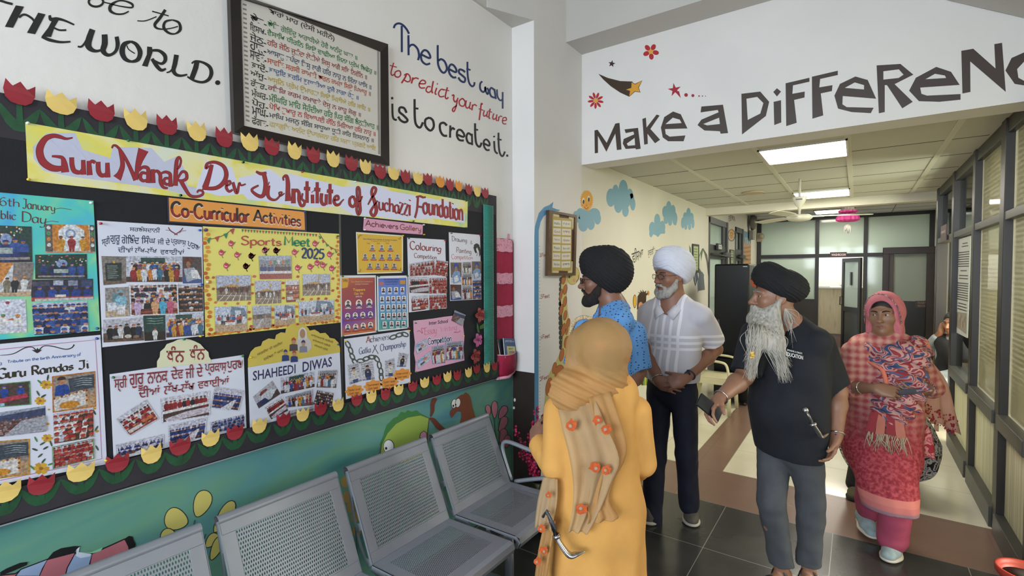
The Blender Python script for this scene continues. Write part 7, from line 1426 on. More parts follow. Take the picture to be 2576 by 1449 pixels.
def head(S,F,g=1.0,nose=1.0,thin=1.0,jaw=1.0,lip=1.0):
 q=lambda x,y,z:F(x*g,y*g,z*g);e=lambda c,r,k=.02,op='u':S.el(c,[v*g for v in r],F.m,k*g,op)
 e(q(0,-.015,.03),(.076,.096,.088));e(q(0,.028,-.03),(.064*thin,.064,.085),.03);e(q(0,.034,-.082),(.046*jaw,.05,.036),.03);e(q(0,.074,-.104),(.018,.016,.015),.025)
 for s in(-1,1):
  e(q(s*.044*thin,.058,-.028),(.022,.022,.022),.03);S.rc(q(s*.012,.086,.02),q(s*.047,.07,.018),.010*g,.009*g,.018*g)
  e(q(s*.031,.097,.002),(.019,.017,.0105),.012,'s');S.rc(q(s*.017,.083,.0075),q(s*.043,.076,.007),.0062*g,.005*g,.006*g);S.rc(q(s*.018,.082,-.0095),q(s*.043,.076,-.0085),.0045*g,.004*g,.006*g)
  e(q(s*.012*nose,.099,-.04),(.0085*nose,.011,.0075),.008);e(q(s*.078,-.006,-.008),(.009,.024,.032),.008);e(q(s*.086,.002,-.006),(.006,.013,.02),.006,'s');e(q(s*.006,.109,-.047),(.0035,.004,.003),.003,'s')
 S.rc(q(0,.088,.012),q(0,.112,-.034),.0085*g,.0115*g*nose,.014*g);e(q(0,.116+.004*(nose-1),-.037),(.0105,.010,.0095),.01)
 S.chain([q(-.025,.0805,-.0705),q(-.008,.0915,-.0675),q(0,.0915,-.0685),q(.008,.0915,-.0675),q(.025,.0805,-.0705)],[.0035*g,.0058*g*lip,.005*g*lip,.0058*g*lip,.0035*g],.008*g);S.chain([q(-.021,.082,-.0745),q(0,.0905,-.0782),q(.021,.082,-.0745)],[.004*g,.0068*g*lip,.004*g],.008*g)
 S.chain([q(-.026,.086,-.0722),q(0,.0965,-.073),q(.026,.086,-.0722)],[.0014*g,.0018*g,.0014*g],.003*g,op='s')
LIPZ=(-.086,-.062)
def skin_mats(col,lip):return[mat('skin_'+col.strip('#'),col,.48,var=.07,scale=18),mat('lips_'+lip.strip('#'),lip,.42,var=.05,scale=30)]
def lip_pick(F,g=1.0):
 c=A3(F.c)
 def f(P):
  L_=(P-c)@F.m.T/g
  return(np.abs(L_[:,0])<.023)&(L_[:,1]>.078)&(L_[:,2]>-.0845+.3*np.abs(L_[:,0]))&(L_[:,2]<-.0625-.2*np.abs(L_[:,0]))
 return f
EYEW,IRIS,PUP=mat('eye_white','#a59c94',.25),mat('iris_brown','#2e1a10',.2),mat('pupil_black','#060505',.1)
def face_bits(par,F,g=1.0,gaze=0,brow='#1a1412',bw=.0045,brow_y=.0):
 org=par.matrix_basis.translation
 for s in(-1,1):
  c=F(s*.031*g,.0738*g,-.0008*g)-org;b=MB();b.ball(c,.0125*g,16,0);dr=(F.Y*math.cos(R(gaze))+F.X*math.sin(R(gaze)));b.ball(c+dr*.0078*g,.0065*g,12,1);b.ball(c+dr*.0122*g,.003*g,10,2);b.build('eye',[EYEW,IRIS,PUP],par)
  b=MB();pts=spline([F(s*x*g,y*g,(z+brow_y)*g)-org for x,y,z in((.012,.0955,.0175),(.028,.094,.0235),(.044,.082,.021),(.052,.072,.0155))],[bw,bw*1.1,bw*.8,bw*.3],4);b.tube(pts[0],[w*g for w in pts[1]],6,flat=.7);b.build('eyebrow',mat('brow_'+brow.strip('#'),brow,.8,bump=.5,bscale=400),par)
def glasses(par,F,g=1.0,col='#4a4a4c',r=.0012):
 org=par.matrix_basis.translation;b=MB()
 for s in(-1,1):
  b.tube([F((s*.033+.024*math.cos(t))*g,(.112-.012*abs(math.cos(t))*(1 if math.cos(t)*s>0 else 0))*g,(-.004+.016*math.sin(t))*g)-org for t in[2*math.pi*k/20 for k in range(20)]],r*g,6,closed=True)
  b.tube([F(s*.057*g,.1*g,.002*g)-org,F(s*.077*g,.06*g,.003*g)-org,F(s*.082*g,0,.004*g)-org],r*g,6)
 b.tube([F(-.01*g,.112*g,.002*g)-org,F(0,.115*g,.005*g)-org,F(.01*g,.112*g,.002*g)-org],r*g,6);o=b.build('spectacles',mat('spectacle_'+col.strip('#'),col,.25,.8),par)
 b=MB()
 for s in(-1,1):b.add([F((s*.033+.023*math.cos(t))*g,(.111-.011*abs(math.cos(t))*(1 if math.cos(t)*s>0 else 0))*g,(-.004+.015*math.sin(t))*g)-org for t in[2*math.pi*k/20 for k in range(20)]],[tuple(range(20))])
 b.build('lens',glass_mat('spectacle_lens','#f2f4f2',.5) if 'spectacle_lens' not in MATS else MATS['spectacle_lens'],o)
def hand(S,w,dr,nrm,side,curl=(25,30,20),spread=5,thumb=(50,25),g=1.0,fan=None):
 """palm and five fingers: w wrist, dr towards the knuckles, nrm out of the palm, side = +1 when the thumb lies along dr x nrm"""
 dr=Vector(dr).normalized();n=Vector(nrm);n=(n-dr*n.dot(dr)).normalized();t=dr.cross(n)*side;w=Vector(w);fm=A3([t,dr,n])
 S.rc(w,w+dr*.03*g,.026*g,.03*g,.02,fr_=fm,sc=(1,1,.62));S.rc(w+dr*.035*g+t*.012*g,w+dr*.078*g+t*.02*g,.026*g,.02*g,.02,fr_=fm,sc=(1,1,.55));S.rc(w+dr*.035*g-t*.014*g,w+dr*.076*g-t*.022*g,.025*g,.019*g,.02,fr_=fm,sc=(1,1,.55))
 for k,(x,y,L_,r) in enumerate(((.032,.088,.068,.008),(.0112,.093,.076,.0084),(-.0105,.09,.071,.008),(-.031,.08,.056,.007))):
  a=R((1.5-k)*spread*(1 if fan is None else fan));d=(dr*math.cos(a)+t*math.sin(a));p=w+dr*y*g+t*x*g;cu=0;S.rc(p-d*.014*g,p,r*1.08*g,r*1.08*g,.005)
  for j,fl in enumerate((.44,.32,.24)):
   cu+=R(curl[j]+3*k);e=d*math.cos(cu)+n*math.sin(cu);q=p+e*L_*fl*g;S.rc(p,q,r*(1-.1*j)*g,r*(.93-.1*j)*g,.002);p=q
 a=R(thumb[0]);d=dr*math.cos(a)+t*math.sin(a)+n*.25;d.normalize();p=w+dr*.02*g+t*.022*g
 S.rc(p,p+d*.038*g,.0145*g,.0112*g,.014);p=p+d*.038*g;d2=(d*math.cos(R(thumb[1]))+dr*math.sin(R(thumb[1]))*.7+n*math.sin(R(thumb[1]))*.6).normalized();S.rc(p,p+d2*.03*g,.0108*g,.0095*g,.005);p=p+d2*.03*g;S.rc(p,p+(d2+n*.25).normalized()*.024*g,.0095*g,.0078*g,.004)
def arm(S,sh,el,wr,r=(.047,.04,.037,.026),k=.02):S.rc(sh,el,r[0],r[1],k);m_=Vector(el).lerp(Vector(wr),.3);S.rc(el,m_,r[1]*.98,r[2]*1.08,k);S.rc(m_,wr,r[2]*1.08,r[3],k)
def leg(S,hip,kn,an,r=(.085,.056,.05,.036)):S.rc(hip,kn,r[0],r[1],.03);m_=Vector(kn).lerp(Vector(an),.3);S.rc(kn,m_,r[1],r[2]*1.1,.03);S.rc(m_,an,r[2]*1.1,r[3],.03)
def torso(S,T,hip,w=(.15,.14,.165,.12),dp=.62,top=.53,belly=0.0,k=.06):
 """trunk from the pelvis frame T upward: hip, waist, chest, shoulder widths"""
 q=T;m_=T.m
 S.rc(q(0,0,.02),q(0,.005,.14),w[0],w[1],k,fr_=m_,sc=(1,dp+belly,1));S.rc(q(0,.005,.14),q(0,.012,.32),w[1],w[2],k,fr_=m_,sc=(1,dp+belly*.6,1));S.rc(q(0,.012,.32),q(0,-.005,top-.06),w[2],w[3],k,fr_=m_,sc=(1,dp,1))
 if belly:S.el(q(0,.04+belly*.1,.13),(w[1]*.9,.1+belly*.25,.14),m_,k)
def turban(par,F,m_,g=1.0,tilt=-30,rad=(.104,.142,.112),lift=.062,back=-.04,front=.118,cutz=(.052,-.072),ridge=.021,amp=.0032,peak=.02,h=.0035,ears=1.0):
 S=Sdf();ct=math.cos(R(tilt));st=math.sin(R(tilt));X,Y,Z=F.X,F.Y,F.Z;Y2=Y*ct-Z*st;Z2=X.cross(Y2);fm=A3([X,Y2,Z2])
 S.el(F(0,back*g,lift*g),[v*g for v in rad],fm,.03);S.el(F(0,.045*g,(.085+peak)*g),(.06*g,.062*g,.062*g),F.m,.05)
 c=A3(F.c);zf,zb=cutz;sl=(zf-zb)/(front-back+.1)
 def disp(P):
  L_=(P-c)@F.m.T/g;t=L_[...,2]-(zf-(front-L_[...,1])*sl)+.0*L_[...,0];a=np.abs(L_[...,0]);u=t-a*.55*np.clip((L_[...,1]+.02)/.1,0,1)+.004*np.sin(L_[...,0]*60+L_[...,1]*35)
  return-amp*(1-np.abs(((u/ridge)%1)*2-1))**.7-.0012*np.sin(u*520)
 n=Vector(F.Y*sl-F.Z).normalized();p0=F(0,front*g,zf*g)
 n2=(F.Y*sl-F.Z+F.X*.3).normalized();n3=(F.Y*sl-F.Z-F.X*.3).normalized();p2=F(0,front*g,(zf+.012)*g)
 return S.build('turban',m_,par,h,disp,cuts=[(p0,n)] if not ears else[(p0,n)])
def fabric(name,col,rough=.8,var=.06,scale=25,bump=.25,bscale=350,**k):return mat(name,col,rough,var=var,scale=scale,bump=bump,bscale=bscale,**k)
def shoe(par,heel,toe,m_up,m_sole,w=.048,g=1.0,name='shoe',top=.09):
 h,t=Vector(heel),Vector(toe);d=(t-h);d.z=0;L_=d.length;d.normalize();x=Vector((d.y,-d.x,0));fm=A3([x,d,(0,0,1)]);z=lambda p,v:Vector((p.x,p.y,h.z+(t.z-h.z)*((p-h).dot(d)/L_)+v))
 S=Sdf();a,b_,c=h+d*.05,h+d*L_*.55,h+d*(L_-.05)
 S.rc(z(a,.045),z(b_,.042),w*.9,w*1.02,.03,fr_=fm,sc=(.82,1,.95));S.rc(z(b_,.04),z(c,.034),w,w*.86,.03,fr_=fm,sc=(.95,1,.75));S.rc(z(a,.05),z(a+d*.02,top),w*.85,w*.82,.03,fr_=fm,sc=(.8,1,1))
 n=A3((0,0,-1));o=S.build(name,m_up,par,.004,None,cuts=[(z(h,.018),(Vector((0,0,-1))+d*((t.z-h.z)/L_)).normalized())])
 S=Sdf();S.rc(z(a,.014),z(b_,.014),w*.95,w*1.05,.02,fr_=fm,sc=(.86,1,.3));S.rc(z(b_,.014),z(c,.016),w*1.05,w*.92,.02,fr_=fm,sc=(.95,1,.32));S.build('sole',m_sole,o,.004)
 return o
def bangle(par,c,axis,r,t,m_,name='bangle',flat=1.0):
 ax=Vector(axis).normalized();u=ax.orthogonal().normalized();v=ax.cross(u);org=par.matrix_basis.translation;b=MB();b.tube([Vector(c)+(u*math.cos(a)+v*math.sin(a))*r-org for a in[2*math.pi*k/28 for k in range(28)]],t,8,closed=True);return b.build(name,m_,par)
STEELB=mat('polished_steel','#b9b9b8',.18,.95)
def collar(par,T,m_,dz=0.0,w=1.0):
 """two folded collar leaves, each a strip from neck line to outer edge"""
 org=par.parent.matrix_basis.translation;b=MB();inn=((.008,.104,.498),(.04,.09,.537),(.07,.045,.578),(.076,-.01,.596),(.05,-.065,.606),(0,-.08,.608));out=((.062,.128,.452),(.088,.1,.498),(.108,.045,.545),(.108,-.02,.568),(.072,-.09,.572),(0,-.108,.572))
 for s in(-1,1):
  vs=[T(s*x*w,y,z+dz)-org for k in range(6) for x,y,z in(inn[k],tuple((a+c)/2+(.006 if j==1 else .004 if j==2 else 0) for j,(a,c) in enumerate(zip(inn[k],out[k]))),out[k])]
  b.add(vs,[(3*k+j,3*k+j+1,3*k+j+4,3*k+j+3) for k in range(5) for j in(0,1)],0,True)
 o=b.build('collar',m_,par);o.modifiers.new('thick','SOLIDIFY').thickness=.004;return o
 # ---- man in the white turban, hands clasped, facing the board
d=3.38;root=empty('person',(-.93,3.5,0),0,'man in white turban, white checked short-sleeved shirt and dark jeans with hands clasped','person')
HF=Frame(at(1687,692,d-.02),238,-3,2);T=Frame(at(1690,965,d+.02),262,0);SK=skin_mats('#8f6450','#7d4a40')
S=Sdf();head(S,HF,1.06,1.15,1.02,1.08);S.rc(HF(0,-.02,-.06),T(0,-.0,.56),.062,.068,.03)
shR,shL=T(.2,-.01,.475),T(-.205,-.01,.475);elR,elL=at(1627,893,d-.0),at(1800,878,d+.03);wrR,wrL=at(1657,957,d-.17),at(1727,952,d-.2)
torso(S,T,0,(.155,.15,.17,.13),.62,.56,.12);S.rc(T(-.12,-.01,.5),T(.12,-.01,.5),.06,.06,.04)
arm(S,shR,elR,wrR,(.052,.045,.042,.028));arm(S,shL,elL,wrL,(.052,.046,.044,.029))
hip=T(0,0,-.05);hR,hL=T(.085,0,-.04),T(-.085,0,-.04);kR,kL=at(1648,1150,d+.02),at(1727,1140,d-.05);aR,aL=at(1640,1318,d+.0),at(1733,1278,d+.0)
leg(S,hR,kR,aR);leg(S,hL,kL,aL)
rt=(wrL-wrR).normalized();hd_=lambda w,dr,s,n,cu:hand(S,w,dr,n,s,cu,4,(38,20),1.02)
hand(S,wrR+Vector((0,0,-.012)),rt+Vector((0,0,-.42)),-T.Y+Vector((0,0,-.2)),1,(8,14,10),7,(30,15),1.04);hand(S,wrL+T.Y*.03,-rt+Vector((0,0,-.2)),-T.Y+Vector((0,0,-.15)),-1,(10,22,16),8,(40,20),1.06)
S.build('body',SK,root,.0035,pick=lip_pick(HF,1.06));face_bits(root,HF,1.06,-12,'#3f3832',.005);glasses(root,HF,1.06)
# grey-white trimmed beard and moustache
B=Sdf();q=lambda x,y,z:HF(x*1.06,y*1.06,z*1.06)
B.chain([q(-.07,.012,-.03),q(-.064,.03,-.075),q(-.042,.062,-.108),q(0,.083,-.122),q(.042,.062,-.108),q(.064,.03,-.075),q(.07,.012,-.03)],[.012,.02,.026,.028,.026,.02,.012],.025);B.el(q(0,.05,-.118),(.045,.04,.022),HF.m,.03)
B.chain([q(-.034,.083,-.075),q(-.018,.098,-.06),q(0,.103,-.0565),q(.018,.098,-.06),q(.034,.083,-.075)],[.006,.0085,.0075,.0085,.006],.008);B.chain([q(-.036,.08,-.075),q(-.038,.078,-.1)],[.008,.012],.01);B.chain([q(.036,.08,-.075),q(.038,.078,-.1)],[.008,.012],.01)
B.build('beard',ramp_mat('grey_white_beard',[(.3,'#757068'),(.55,'#aaa69f'),(.75,'#8d8982')],45,4,.9,stretch=(1,1,.35),bump=.6),root,.003,folds((160,160,60),.0022,3))
WTB=fabric('white_turban_cloth','#d3d6e2',.8,.03);turban(root,HF,WTB,1.06,-26,(.112,.142,.128),.055,-.035,.112,(.056,-.085),.018,.004,.022)
b=MB();o_=root.location;b.add([HF(x,y,z)-o_ for x,y,z in((-.03,.104,.062),(.03,.104,.062),(.012,.112,.088),(-.012,.112,.088))],[(0,1,2,3)]);b.build('inner_band',fabric('black_inner_band','#141416'),root)
# shirt
S=Sdf();torso(S,T,0,(.178,.178,.19,.145),.62,.565,.14);S.rc(T(-.14,-.01,.505),T(.14,-.01,.505),.068,.068,.05);S.el(T(0,-.015,.56),(.08,.075,.035),T.m,.03)
for sh,el,s in((shR,elR,1),(shL,elL,-1)):e=sh.lerp(el,.72);S.rc(sh,e+(el-sh).normalized()*.06,.07,.084,.045,cuts=[(e,(el-sh).normalized())])
S.rc(HF(0,-.02,-.05),T(0,-.005,.56),.062,.066,.012,'s');S.el(T(0,.085,.535),(.035,.05,.05),T.m,.012,'s')
def shirt_mat():
 """white shirt cloth with bands of white satin stripes"""
 M=D.materials.new('white_checked_shirt');M.use_nodes=True;nt=M.node_tree;b=nt.nodes['Principled BSDF'];b.inputs['Roughness'].default_value=.75;L=nt.links.new
 tc=nt.nodes.new('ShaderNodeTexCoord');mp=nt.nodes.new('ShaderNodeMapping');mp.vector_type='POINT';mp.inputs['Rotation'].default_value=(0,0,-R(262-90));sp=nt.nodes.new('ShaderNodeSeparateXYZ');L(tc.outputs['Object'],mp.inputs[0]);L(mp.outputs[0],sp.inputs[0])
 def bands(src,cs,w):
  out=None
  for c in cs:
   n=nt.nodes.new('ShaderNodeMath');n.operation='COMPARE';L(src,n.inputs[0]);n.inputs[1].default_value=c;n.inputs[2].default_value=w
   if out is None:out=n.outputs[0]
   else:a=nt.nodes.new('ShaderNodeMath');a.operation='MAXIMUM';L(out,a.inputs[0]);L(n.outputs[0],a.inputs[1]);out=a.outputs[0]
  return out
 x0=T.c-root.location;xc=x0.x*T.X.x+x0.y*T.X.y
 bx=bands(sp.outputs[0],[xc-.05,xc,xc+.05,xc+.1,xc-.1],.009);bz=bands(sp.outputs[2],[1.205,1.245,1.285],.009)
 a=nt.nodes.new('ShaderNodeMath');a.operation='MAXIMUM';L(bx,a.inputs[0]);L(bz,a.inputs[1]);r=nt.nodes.new('ShaderNodeMix');r.data_type='RGBA';L(a.outputs[0],r.inputs[0]);r.inputs[6].default_value=lin('#cbc8cf');r.inputs[7].default_value=lin('#ebe9ee');L(r.outputs[2],b.inputs[0]);return M
SHM=shirt_mat();sh_=S.build('shirt',SHM,root,.0045,folds((17,17,11),.009,4),cuts=[(T(0,0,.035),-T.Z)])
org=root.location;collar(sh_,T,fabric('white_collar','#dcd9de'))
b=MB();b.prism([T(x,.142,z)+T.Y*(-.03 if z>.4 else 0)-org for x,z in((-.014,.49),(.014,.49),(.014,.06),(-.014,.06))],T.Y*.003);b=MB()
for k in range(6):z=.46-.075*k;b.ball(T(0,(.108+.02*math.sin(k/2.2)) if k else .1,z)-org,.005,8)
b.build('shirt_buttons',mat('pearl_button','#d0cdcc',.3),sh_)
# jeans, belt, watch, bangle, shoes
S=Sdf();S.rc(T(0,0,-.02),T(0,0,.04),.168,.17,.04,fr_=T.m,sc=(1,.72,1))
for h_,k_,a_ in((hR,kR,aR),(hL,kL,aL)):S.rc(h_,k_,.092,.072,.015);S.rc(k_,a_+Vector((0,0,.02)),.072,.066,.015)
S.build('jeans',fabric('dark_indigo_denim','#12162a',.8,.15,14),root,.005,folds((30,30,22),.0045,9),cuts=[(T(0,0,.05),T.Z)])
b=MB();b.tube([T(.172*math.cos(a),.128*math.sin(a)+.005,.038)-org for a in[2*math.pi*k/36 for k in range(36)]],.017,8,closed=True,flat=.35);bl_=b.build('belt',mat('black_leather','#101012',.35),root);b=MB();b.box((-.025,-.004,-.018),(.025,.004,.018),0,Matrix.Translation(T(.0,.142,.038)-org)@T.M());b.build('buckle',mat('dark_buckle','#4a4a4c',.25,.8),bl_)
ax=(wrL-elL).normalized();w_=bangle(root,wrL-ax*.045,ax,.033,.006,mat('navy_watch_strap','#1a2438',.5),'wrist_watch');b=MB();b.lathe([(.0,0),(.019,0),(.019,.009),(0,.009)],20,0,Matrix.Translation(wrL-ax*.04+T.Y*.03+Vector((0,0,.012))-org)@(T.Y+Vector((0,0,.5))).to_track_quat('Z','Y').to_matrix().to_4x4());b.build('watch_dial',mat('watch_face','#20242a',.15),w_)
ax=(wrR-elR).normalized();bangle(root,wrR-ax*.02,ax,.035,.0032,STEELB)
UP,SO=fabric('olive_grey_suede','#57524a',.8),mat('off_white_sole','#b9b4a6',.6)
hl=at(1738,1265,d+.05);f1=Vector((-.96,3.56,0));shoe(root,at(1734,1282,d+.08)*1.0-Vector((0,0,at(1734,1282,d+.08).z)),Vector((-.872,3.33,0)),UP,SO);shoe(root,Vector((aR.x+.02,aR.y+.04,0)),Vector((-1.16,3.2,0)),UP,SO)
# ---- elder with the long white beard, gesturing with his right hand
d=2.66;root=empty('person',(-.36,3.02,0),0,'elderly man with long white beard, black turban, navy polo shirt and grey trousers','person');org=root.location.copy()
HF=Frame(at(1950,745,d-.02),203,1,0);T=Frame(at(1984,1084,d+.02),240,0);SK=skin_mats('#8e664f','#7a463c')
q=lambda x,y,z:HF(x*1.04,y*1.04,z*1.04)
S=Sdf();head(S,HF,1.04,1.2,.98,1.0);S.rc(HF(0,-.02,-.06),T(0,.0,.56),.06,.066,.03)
shR,shL=at(1898,838,d+.0),at(2066,864,d+.0);elR,elL=at(1872,948,d-.06),at(2106,985,d-.02);wrR,wrL=at(1810,1002,d-.2),at(2104,1096,d-.12)
torso(S,T,0,(.16,.16,.17,.13),.62,.55,.16);arm(S,shR,elR,wrR,(.052,.045,.044,.029));arm(S,shL,elL,wrL,(.054,.047,.044,.03))
hR,hL=T(.085,0,-.03),T(-.085,0,-.03);kR,kL=at(1940,1262,d-.03),at(2040,1262,d-.02);aR,aL=at(1966,1436,d+.02),at(2034,1452,d+.02);aR.z=aL.z=.085
leg(S,hR,kR,aR);leg(S,hL,kL,aL)
hand(S,wrR,at(1784,1030,d-.24)-wrR,T.X*-.3+Vector((.2,.1,-1)),1,(30,34,22),4,(42,24),1.04);hand(S,wrL,at(2086,1170,d-.16)-wrL,at(2000,1150,d-.06)-at(2090,1150,d-.1),-1,(18,24,16),4,(26,18),1.06)
for a_,tx in((aR,at(1905,1475,d-.1)),(aL,at(2010,1500,d-.2))):
 t_=Vector((tx.x,tx.y,.03));dv=t_-a_;dv.z=0;dv.normalize();S.rc(a_+Vector((0,0,-.035))-dv*.03,a_+dv*.13+Vector((0,0,-.045)),.038,.034,.02)
 sd=Vector((dv.y,-dv.x,0))
 for k in range(5):p=a_+dv*(.15-.008*k)+sd*(.028-.0145*k)+Vector((0,0,-.055));S.rc(p,p+dv*(.05-.006*k),.0125-.001*k,.0105-.001*k,.008)
S.build('body',SK,root,.0042,pick=lip_pick(HF,1.04));face_bits(root,HF,1.04,0,'#8f8b85',.0055)
# beard: a soft core and many loose strands
BW=ramp_mat('white_long_beard',[(.25,'#716e66'),(.5,'#a39f95'),(.75,'#bab6ac')],90,3,.85,stretch=(1,1,.08),bump=.5)
B=Sdf();ch_=q(0,.085,-.125)
B.chain([q(-.072,.0,-.02),q(-.066,.03,-.075),q(-.04,.068,-.11),ch_,q(.04,.068,-.11),q(.066,.03,-.075),q(.072,.0,-.02)],[.014,.022,.028,.03,.028,.022,.014],.025)
B.chain([q(-.034,.085,-.078),q(-.018,.1,-.06),q(0,.106,-.056),q(.018,.1,-.06),q(.034,.085,-.078)],[.007,.011,.009,.011,.007],.01)
mA,mB=at(1912,850,d-.16),at(1948,862,d-.15);B.chain([q(.02,.08,-.12),mA,at(1893,905,d-.2)],[.04,.034,.012],.04);B.chain([q(-.03,.06,-.115),mB,at(1974,925,d-.19)],[.05,.044,.012],.04);B.rc(q(0,.07,-.12),at(1930,870,d-.16),.045,.03,.04);B.rc(q(-.055,.02,-.08),at(1955,835,d-.12),.03,.03,.03)
B.build('beard',BW,root,.0035,folds((230,230,12),.003,5));random.seed(3);st=MB()
for k in range(520):
 a=random.uniform(-1.15,1.15);r0=q(.062*math.sin(a)+random.uniform(-.008,.008),.02+.075*math.cos(a),-.085-.035*math.cos(a)+random.uniform(-.03,.015));g_=random.random()
 if a>.15 or g_<.25:e=at(random.gauss(1887,8),random.uniform(890,960),d-random.uniform(.17,.24));m1=at(random.gauss(1905,12),random.uniform(825,860),d-random.uniform(.14,.19))
 else:e=at(random.gauss(1974,9),random.uniform(900,965),d-random.uniform(.17,.23));m1=at(random.gauss(1943,15),random.uniform(835,870),d-random.uniform(.13,.18))
 w=Vector((random.uniform(-.008,.008),random.uniform(-.008,.008),0));pts,rs=spline([r0,r0.lerp(m1,.5)+w,m1,m1.lerp(e,.5)-w,e],[.0014,.0019,.0017,.0012,.0003],4);st.tube([p_-org for p_ in map(Vector,pts)],rs,4,cap=False)
for k in range(26):
 r0=q(-.06,-.03,-.06);e=at(random.uniform(1985,2012),random.uniform(800,880),d-random.uniform(.02,.12));pts,rs=spline([r0,r0.lerp(e,.5)+Vector((random.uniform(-.03,.03),0,random.uniform(-.01,.02))),e],[.002,.0016,.0004],5);st.tube([Vector(p_)-org for p_ in pts],rs,4,cap=False)
o=st.build('beard_strands',mat('pale_beard_hair','#b5b1a6',.7,var=.15,scale=30),root);o['kind']='stuff'
BT=fabric('black_turban_cloth','#0e0e10',.85,.1);turban(root,HF,BT,1.04,-14,(.11,.13,.088),.056,-.026,.116,(.066,-.07),.017,.004,.028)
b=MB();b.add([HF(x,y,z)-org for x,y,z in((-.04,.104,.05),(.02,.112,.05),(.004,.124,.086),(-.016,.122,.086))],[(0,1,2,3)]);b.build('under_turban',fabric('orange_under_turban','#d2561c'),root)
# polo shirt
S=Sdf();torso(S,T,0,(.185,.186,.19,.145),.66,.555,.2);S.rc(T(-.14,-.01,.5),T(.14,-.01,.5),.07,.07,.05);S.rc(T(0,.01,.04),T(0,.0,-.06),.19,.19,.04,fr_=T.m,sc=(1,.72,1));S.el(T(0,-.015,.55),(.085,.08,.03),T.m,.03)
for sh,el in((shR,elR),(shL,elL)):dv=(el-sh).normalized();e=sh.lerp(el,.9);S.rc(sh,e+dv*.05,.068,.078,.09,cuts=[(e,dv)])
S.rc(HF(0,-.02,-.05),T(0,-.005,.55),.062,.066,.01,'s');S.el(T(.0,.09,.52),(.03,.05,.07),T.m,.012,'s')
NAVYS=fabric('dark_navy_pique','#10141c',.85,.12,20);po_=S.build('polo_shirt',NAVYS,root,.005,folds((18,18,9),.0065,6),cuts=[(T(0,0,-.12),-T.Z+T.X*.06)])
collar(po_,T,fabric('charcoal_collar','#1a1d22'))
lc=at(1999,891,d-.215);ex,ez=(at(2030,899,d-.165)-at(1968,884,d-.225)).normalized(),Vector((0,0,1));b=MB()
for t_,z0,h_,w_,b0 in(('EDUCATION',-.018,.02,.118,.02),("SPONSOR A CHILD'S",.008,.009,.105,.012)):v_,f_=glyphs(t_,b0);b.add([lc+ex*((x-.5)*w_)+ez*(z0+y*h_)-org for x,y in v_],f_)
b.build('printed_lettering',mat('white_print','#cfd2d4',.6),po_)
fl_=at(1892,893,d-.285);b=MB()
for k in range(6):a=R(60*k);v=Vector((ex.x*math.cos(a),ex.y*math.cos(a),math.sin(a)));s_=v.orthogonal().normalized();b.add([fl_-org,fl_+v*.012+s_*.005-org,fl_+v*.021-org,fl_+v*.012-s_*.005-org],[(0,1,2,3)])
b.tube([fl_-org,fl_-T.X*.0+Vector((.004,-.014,0))-org],[.004,.008],8);b.build('daffodil_pin',mat('daffodil_yellow','#d9ae2a',.5),po_)
# trousers, sandals
S=Sdf();S.rc(T(0,0,-.04),T(0,0,.02),.172,.17,.04,fr_=T.m,sc=(1,.74,1))
for h_,k_,a_ in((hR,kR,aR),(hL,kL,aL)):S.rc(h_,k_,.09,.07,.015);S.rc(k_,a_+Vector((0,0,.03)),.07,.06,.015,cuts=[(a_+Vector((0,0,.035)),(0,0,-1))])
S.build('trousers',fabric('charcoal_grey_trousers','#43464a',.8,.1,14),root,.005,folds((26,26,30),.006,12))
LEA=mat('dark_sandal_leather','#211c19',.5)
for a_,tx in((aR,at(1905,1475,d-.1)),(aL,at(2010,1500,d-.2))):
 t_=Vector((tx.x,tx.y,0));dv=t_-a_;dv.z=0;dv.normalize();h0=Vector((a_.x,a_.y,0));S=Sdf();fm=A3([Vector((dv.y,-dv.x,0)),dv,(0,0,1)]);S.rc(h0-dv*.03+Vector((0,0,.012)),h0+dv*.17+Vector((0,0,.012)),.044,.05,.02,fr_=fm,sc=(.9,1,.25));sn=S.build('sandal',LEA,root,.005)
 b=MB();sd=Vector((dv.y,-dv.x,0))
 for y,z in((.02,.1),(.1,.07),(.13,.055)):b.tube([h0+dv*y+sd*(.047*math.cos(t))+Vector((0,0,.012+z*math.sin(t)))-org for t in[math.pi*k/10 for k in range(11)]],.011,6,flat=.4)
 b.build('strap',LEA,sn)
ax=(wrR-elR).normalized();bangle(root,wrR-ax*.012,ax,.036,.0032,STEELB);ax=(wrL-elL).normalized();bangle(root,wrL-ax*.012,ax,.036,.0035,STEELB);b=MB();b.ball(wrL-ax*.012-Vector((0,.036,0))-org,.008,10);b.build('blue_bead',mat('blue_bead','#1a2fb0',.15),root)
def kirpan(par,pts,r,mat_h,lab):
 org=par.location;P=[p-org for p in pts];b=MB();b.tube(spline(P[2:],r[2:],5)[0],spline(P[2:],r[2:],5)[1],10,flat=.6);o=b.build('kirpan',STEELB,par);o['label']=lab
 b=MB();b.tube(P[:3],r[:3],10,flat=.8);b.build('hilt',mat_h,o);b=MB();dv=(P[2]-P[1]).normalized();b.tube([P[2]-dv*.004,P[2]+dv*.008],r[2]*1.5,10);b.ball(P[0],r[0]*1.5,8);b.build('fitting',STEELB,o)
kirpan(root,[at(2026,1032,d-.235),at(2036,1050,d-.24),at(2044,1066,d-.24),at(2056,1086,d-.23),at(2066,1098,d-.22),at(2084,1090,d-.19)],[.011,.01,.012,.018,.016,.004],mat('engraved_silver','#6d6c6a',.3,.8,var=.4,scale=120),'small silver curved ceremonial dagger at the hip')
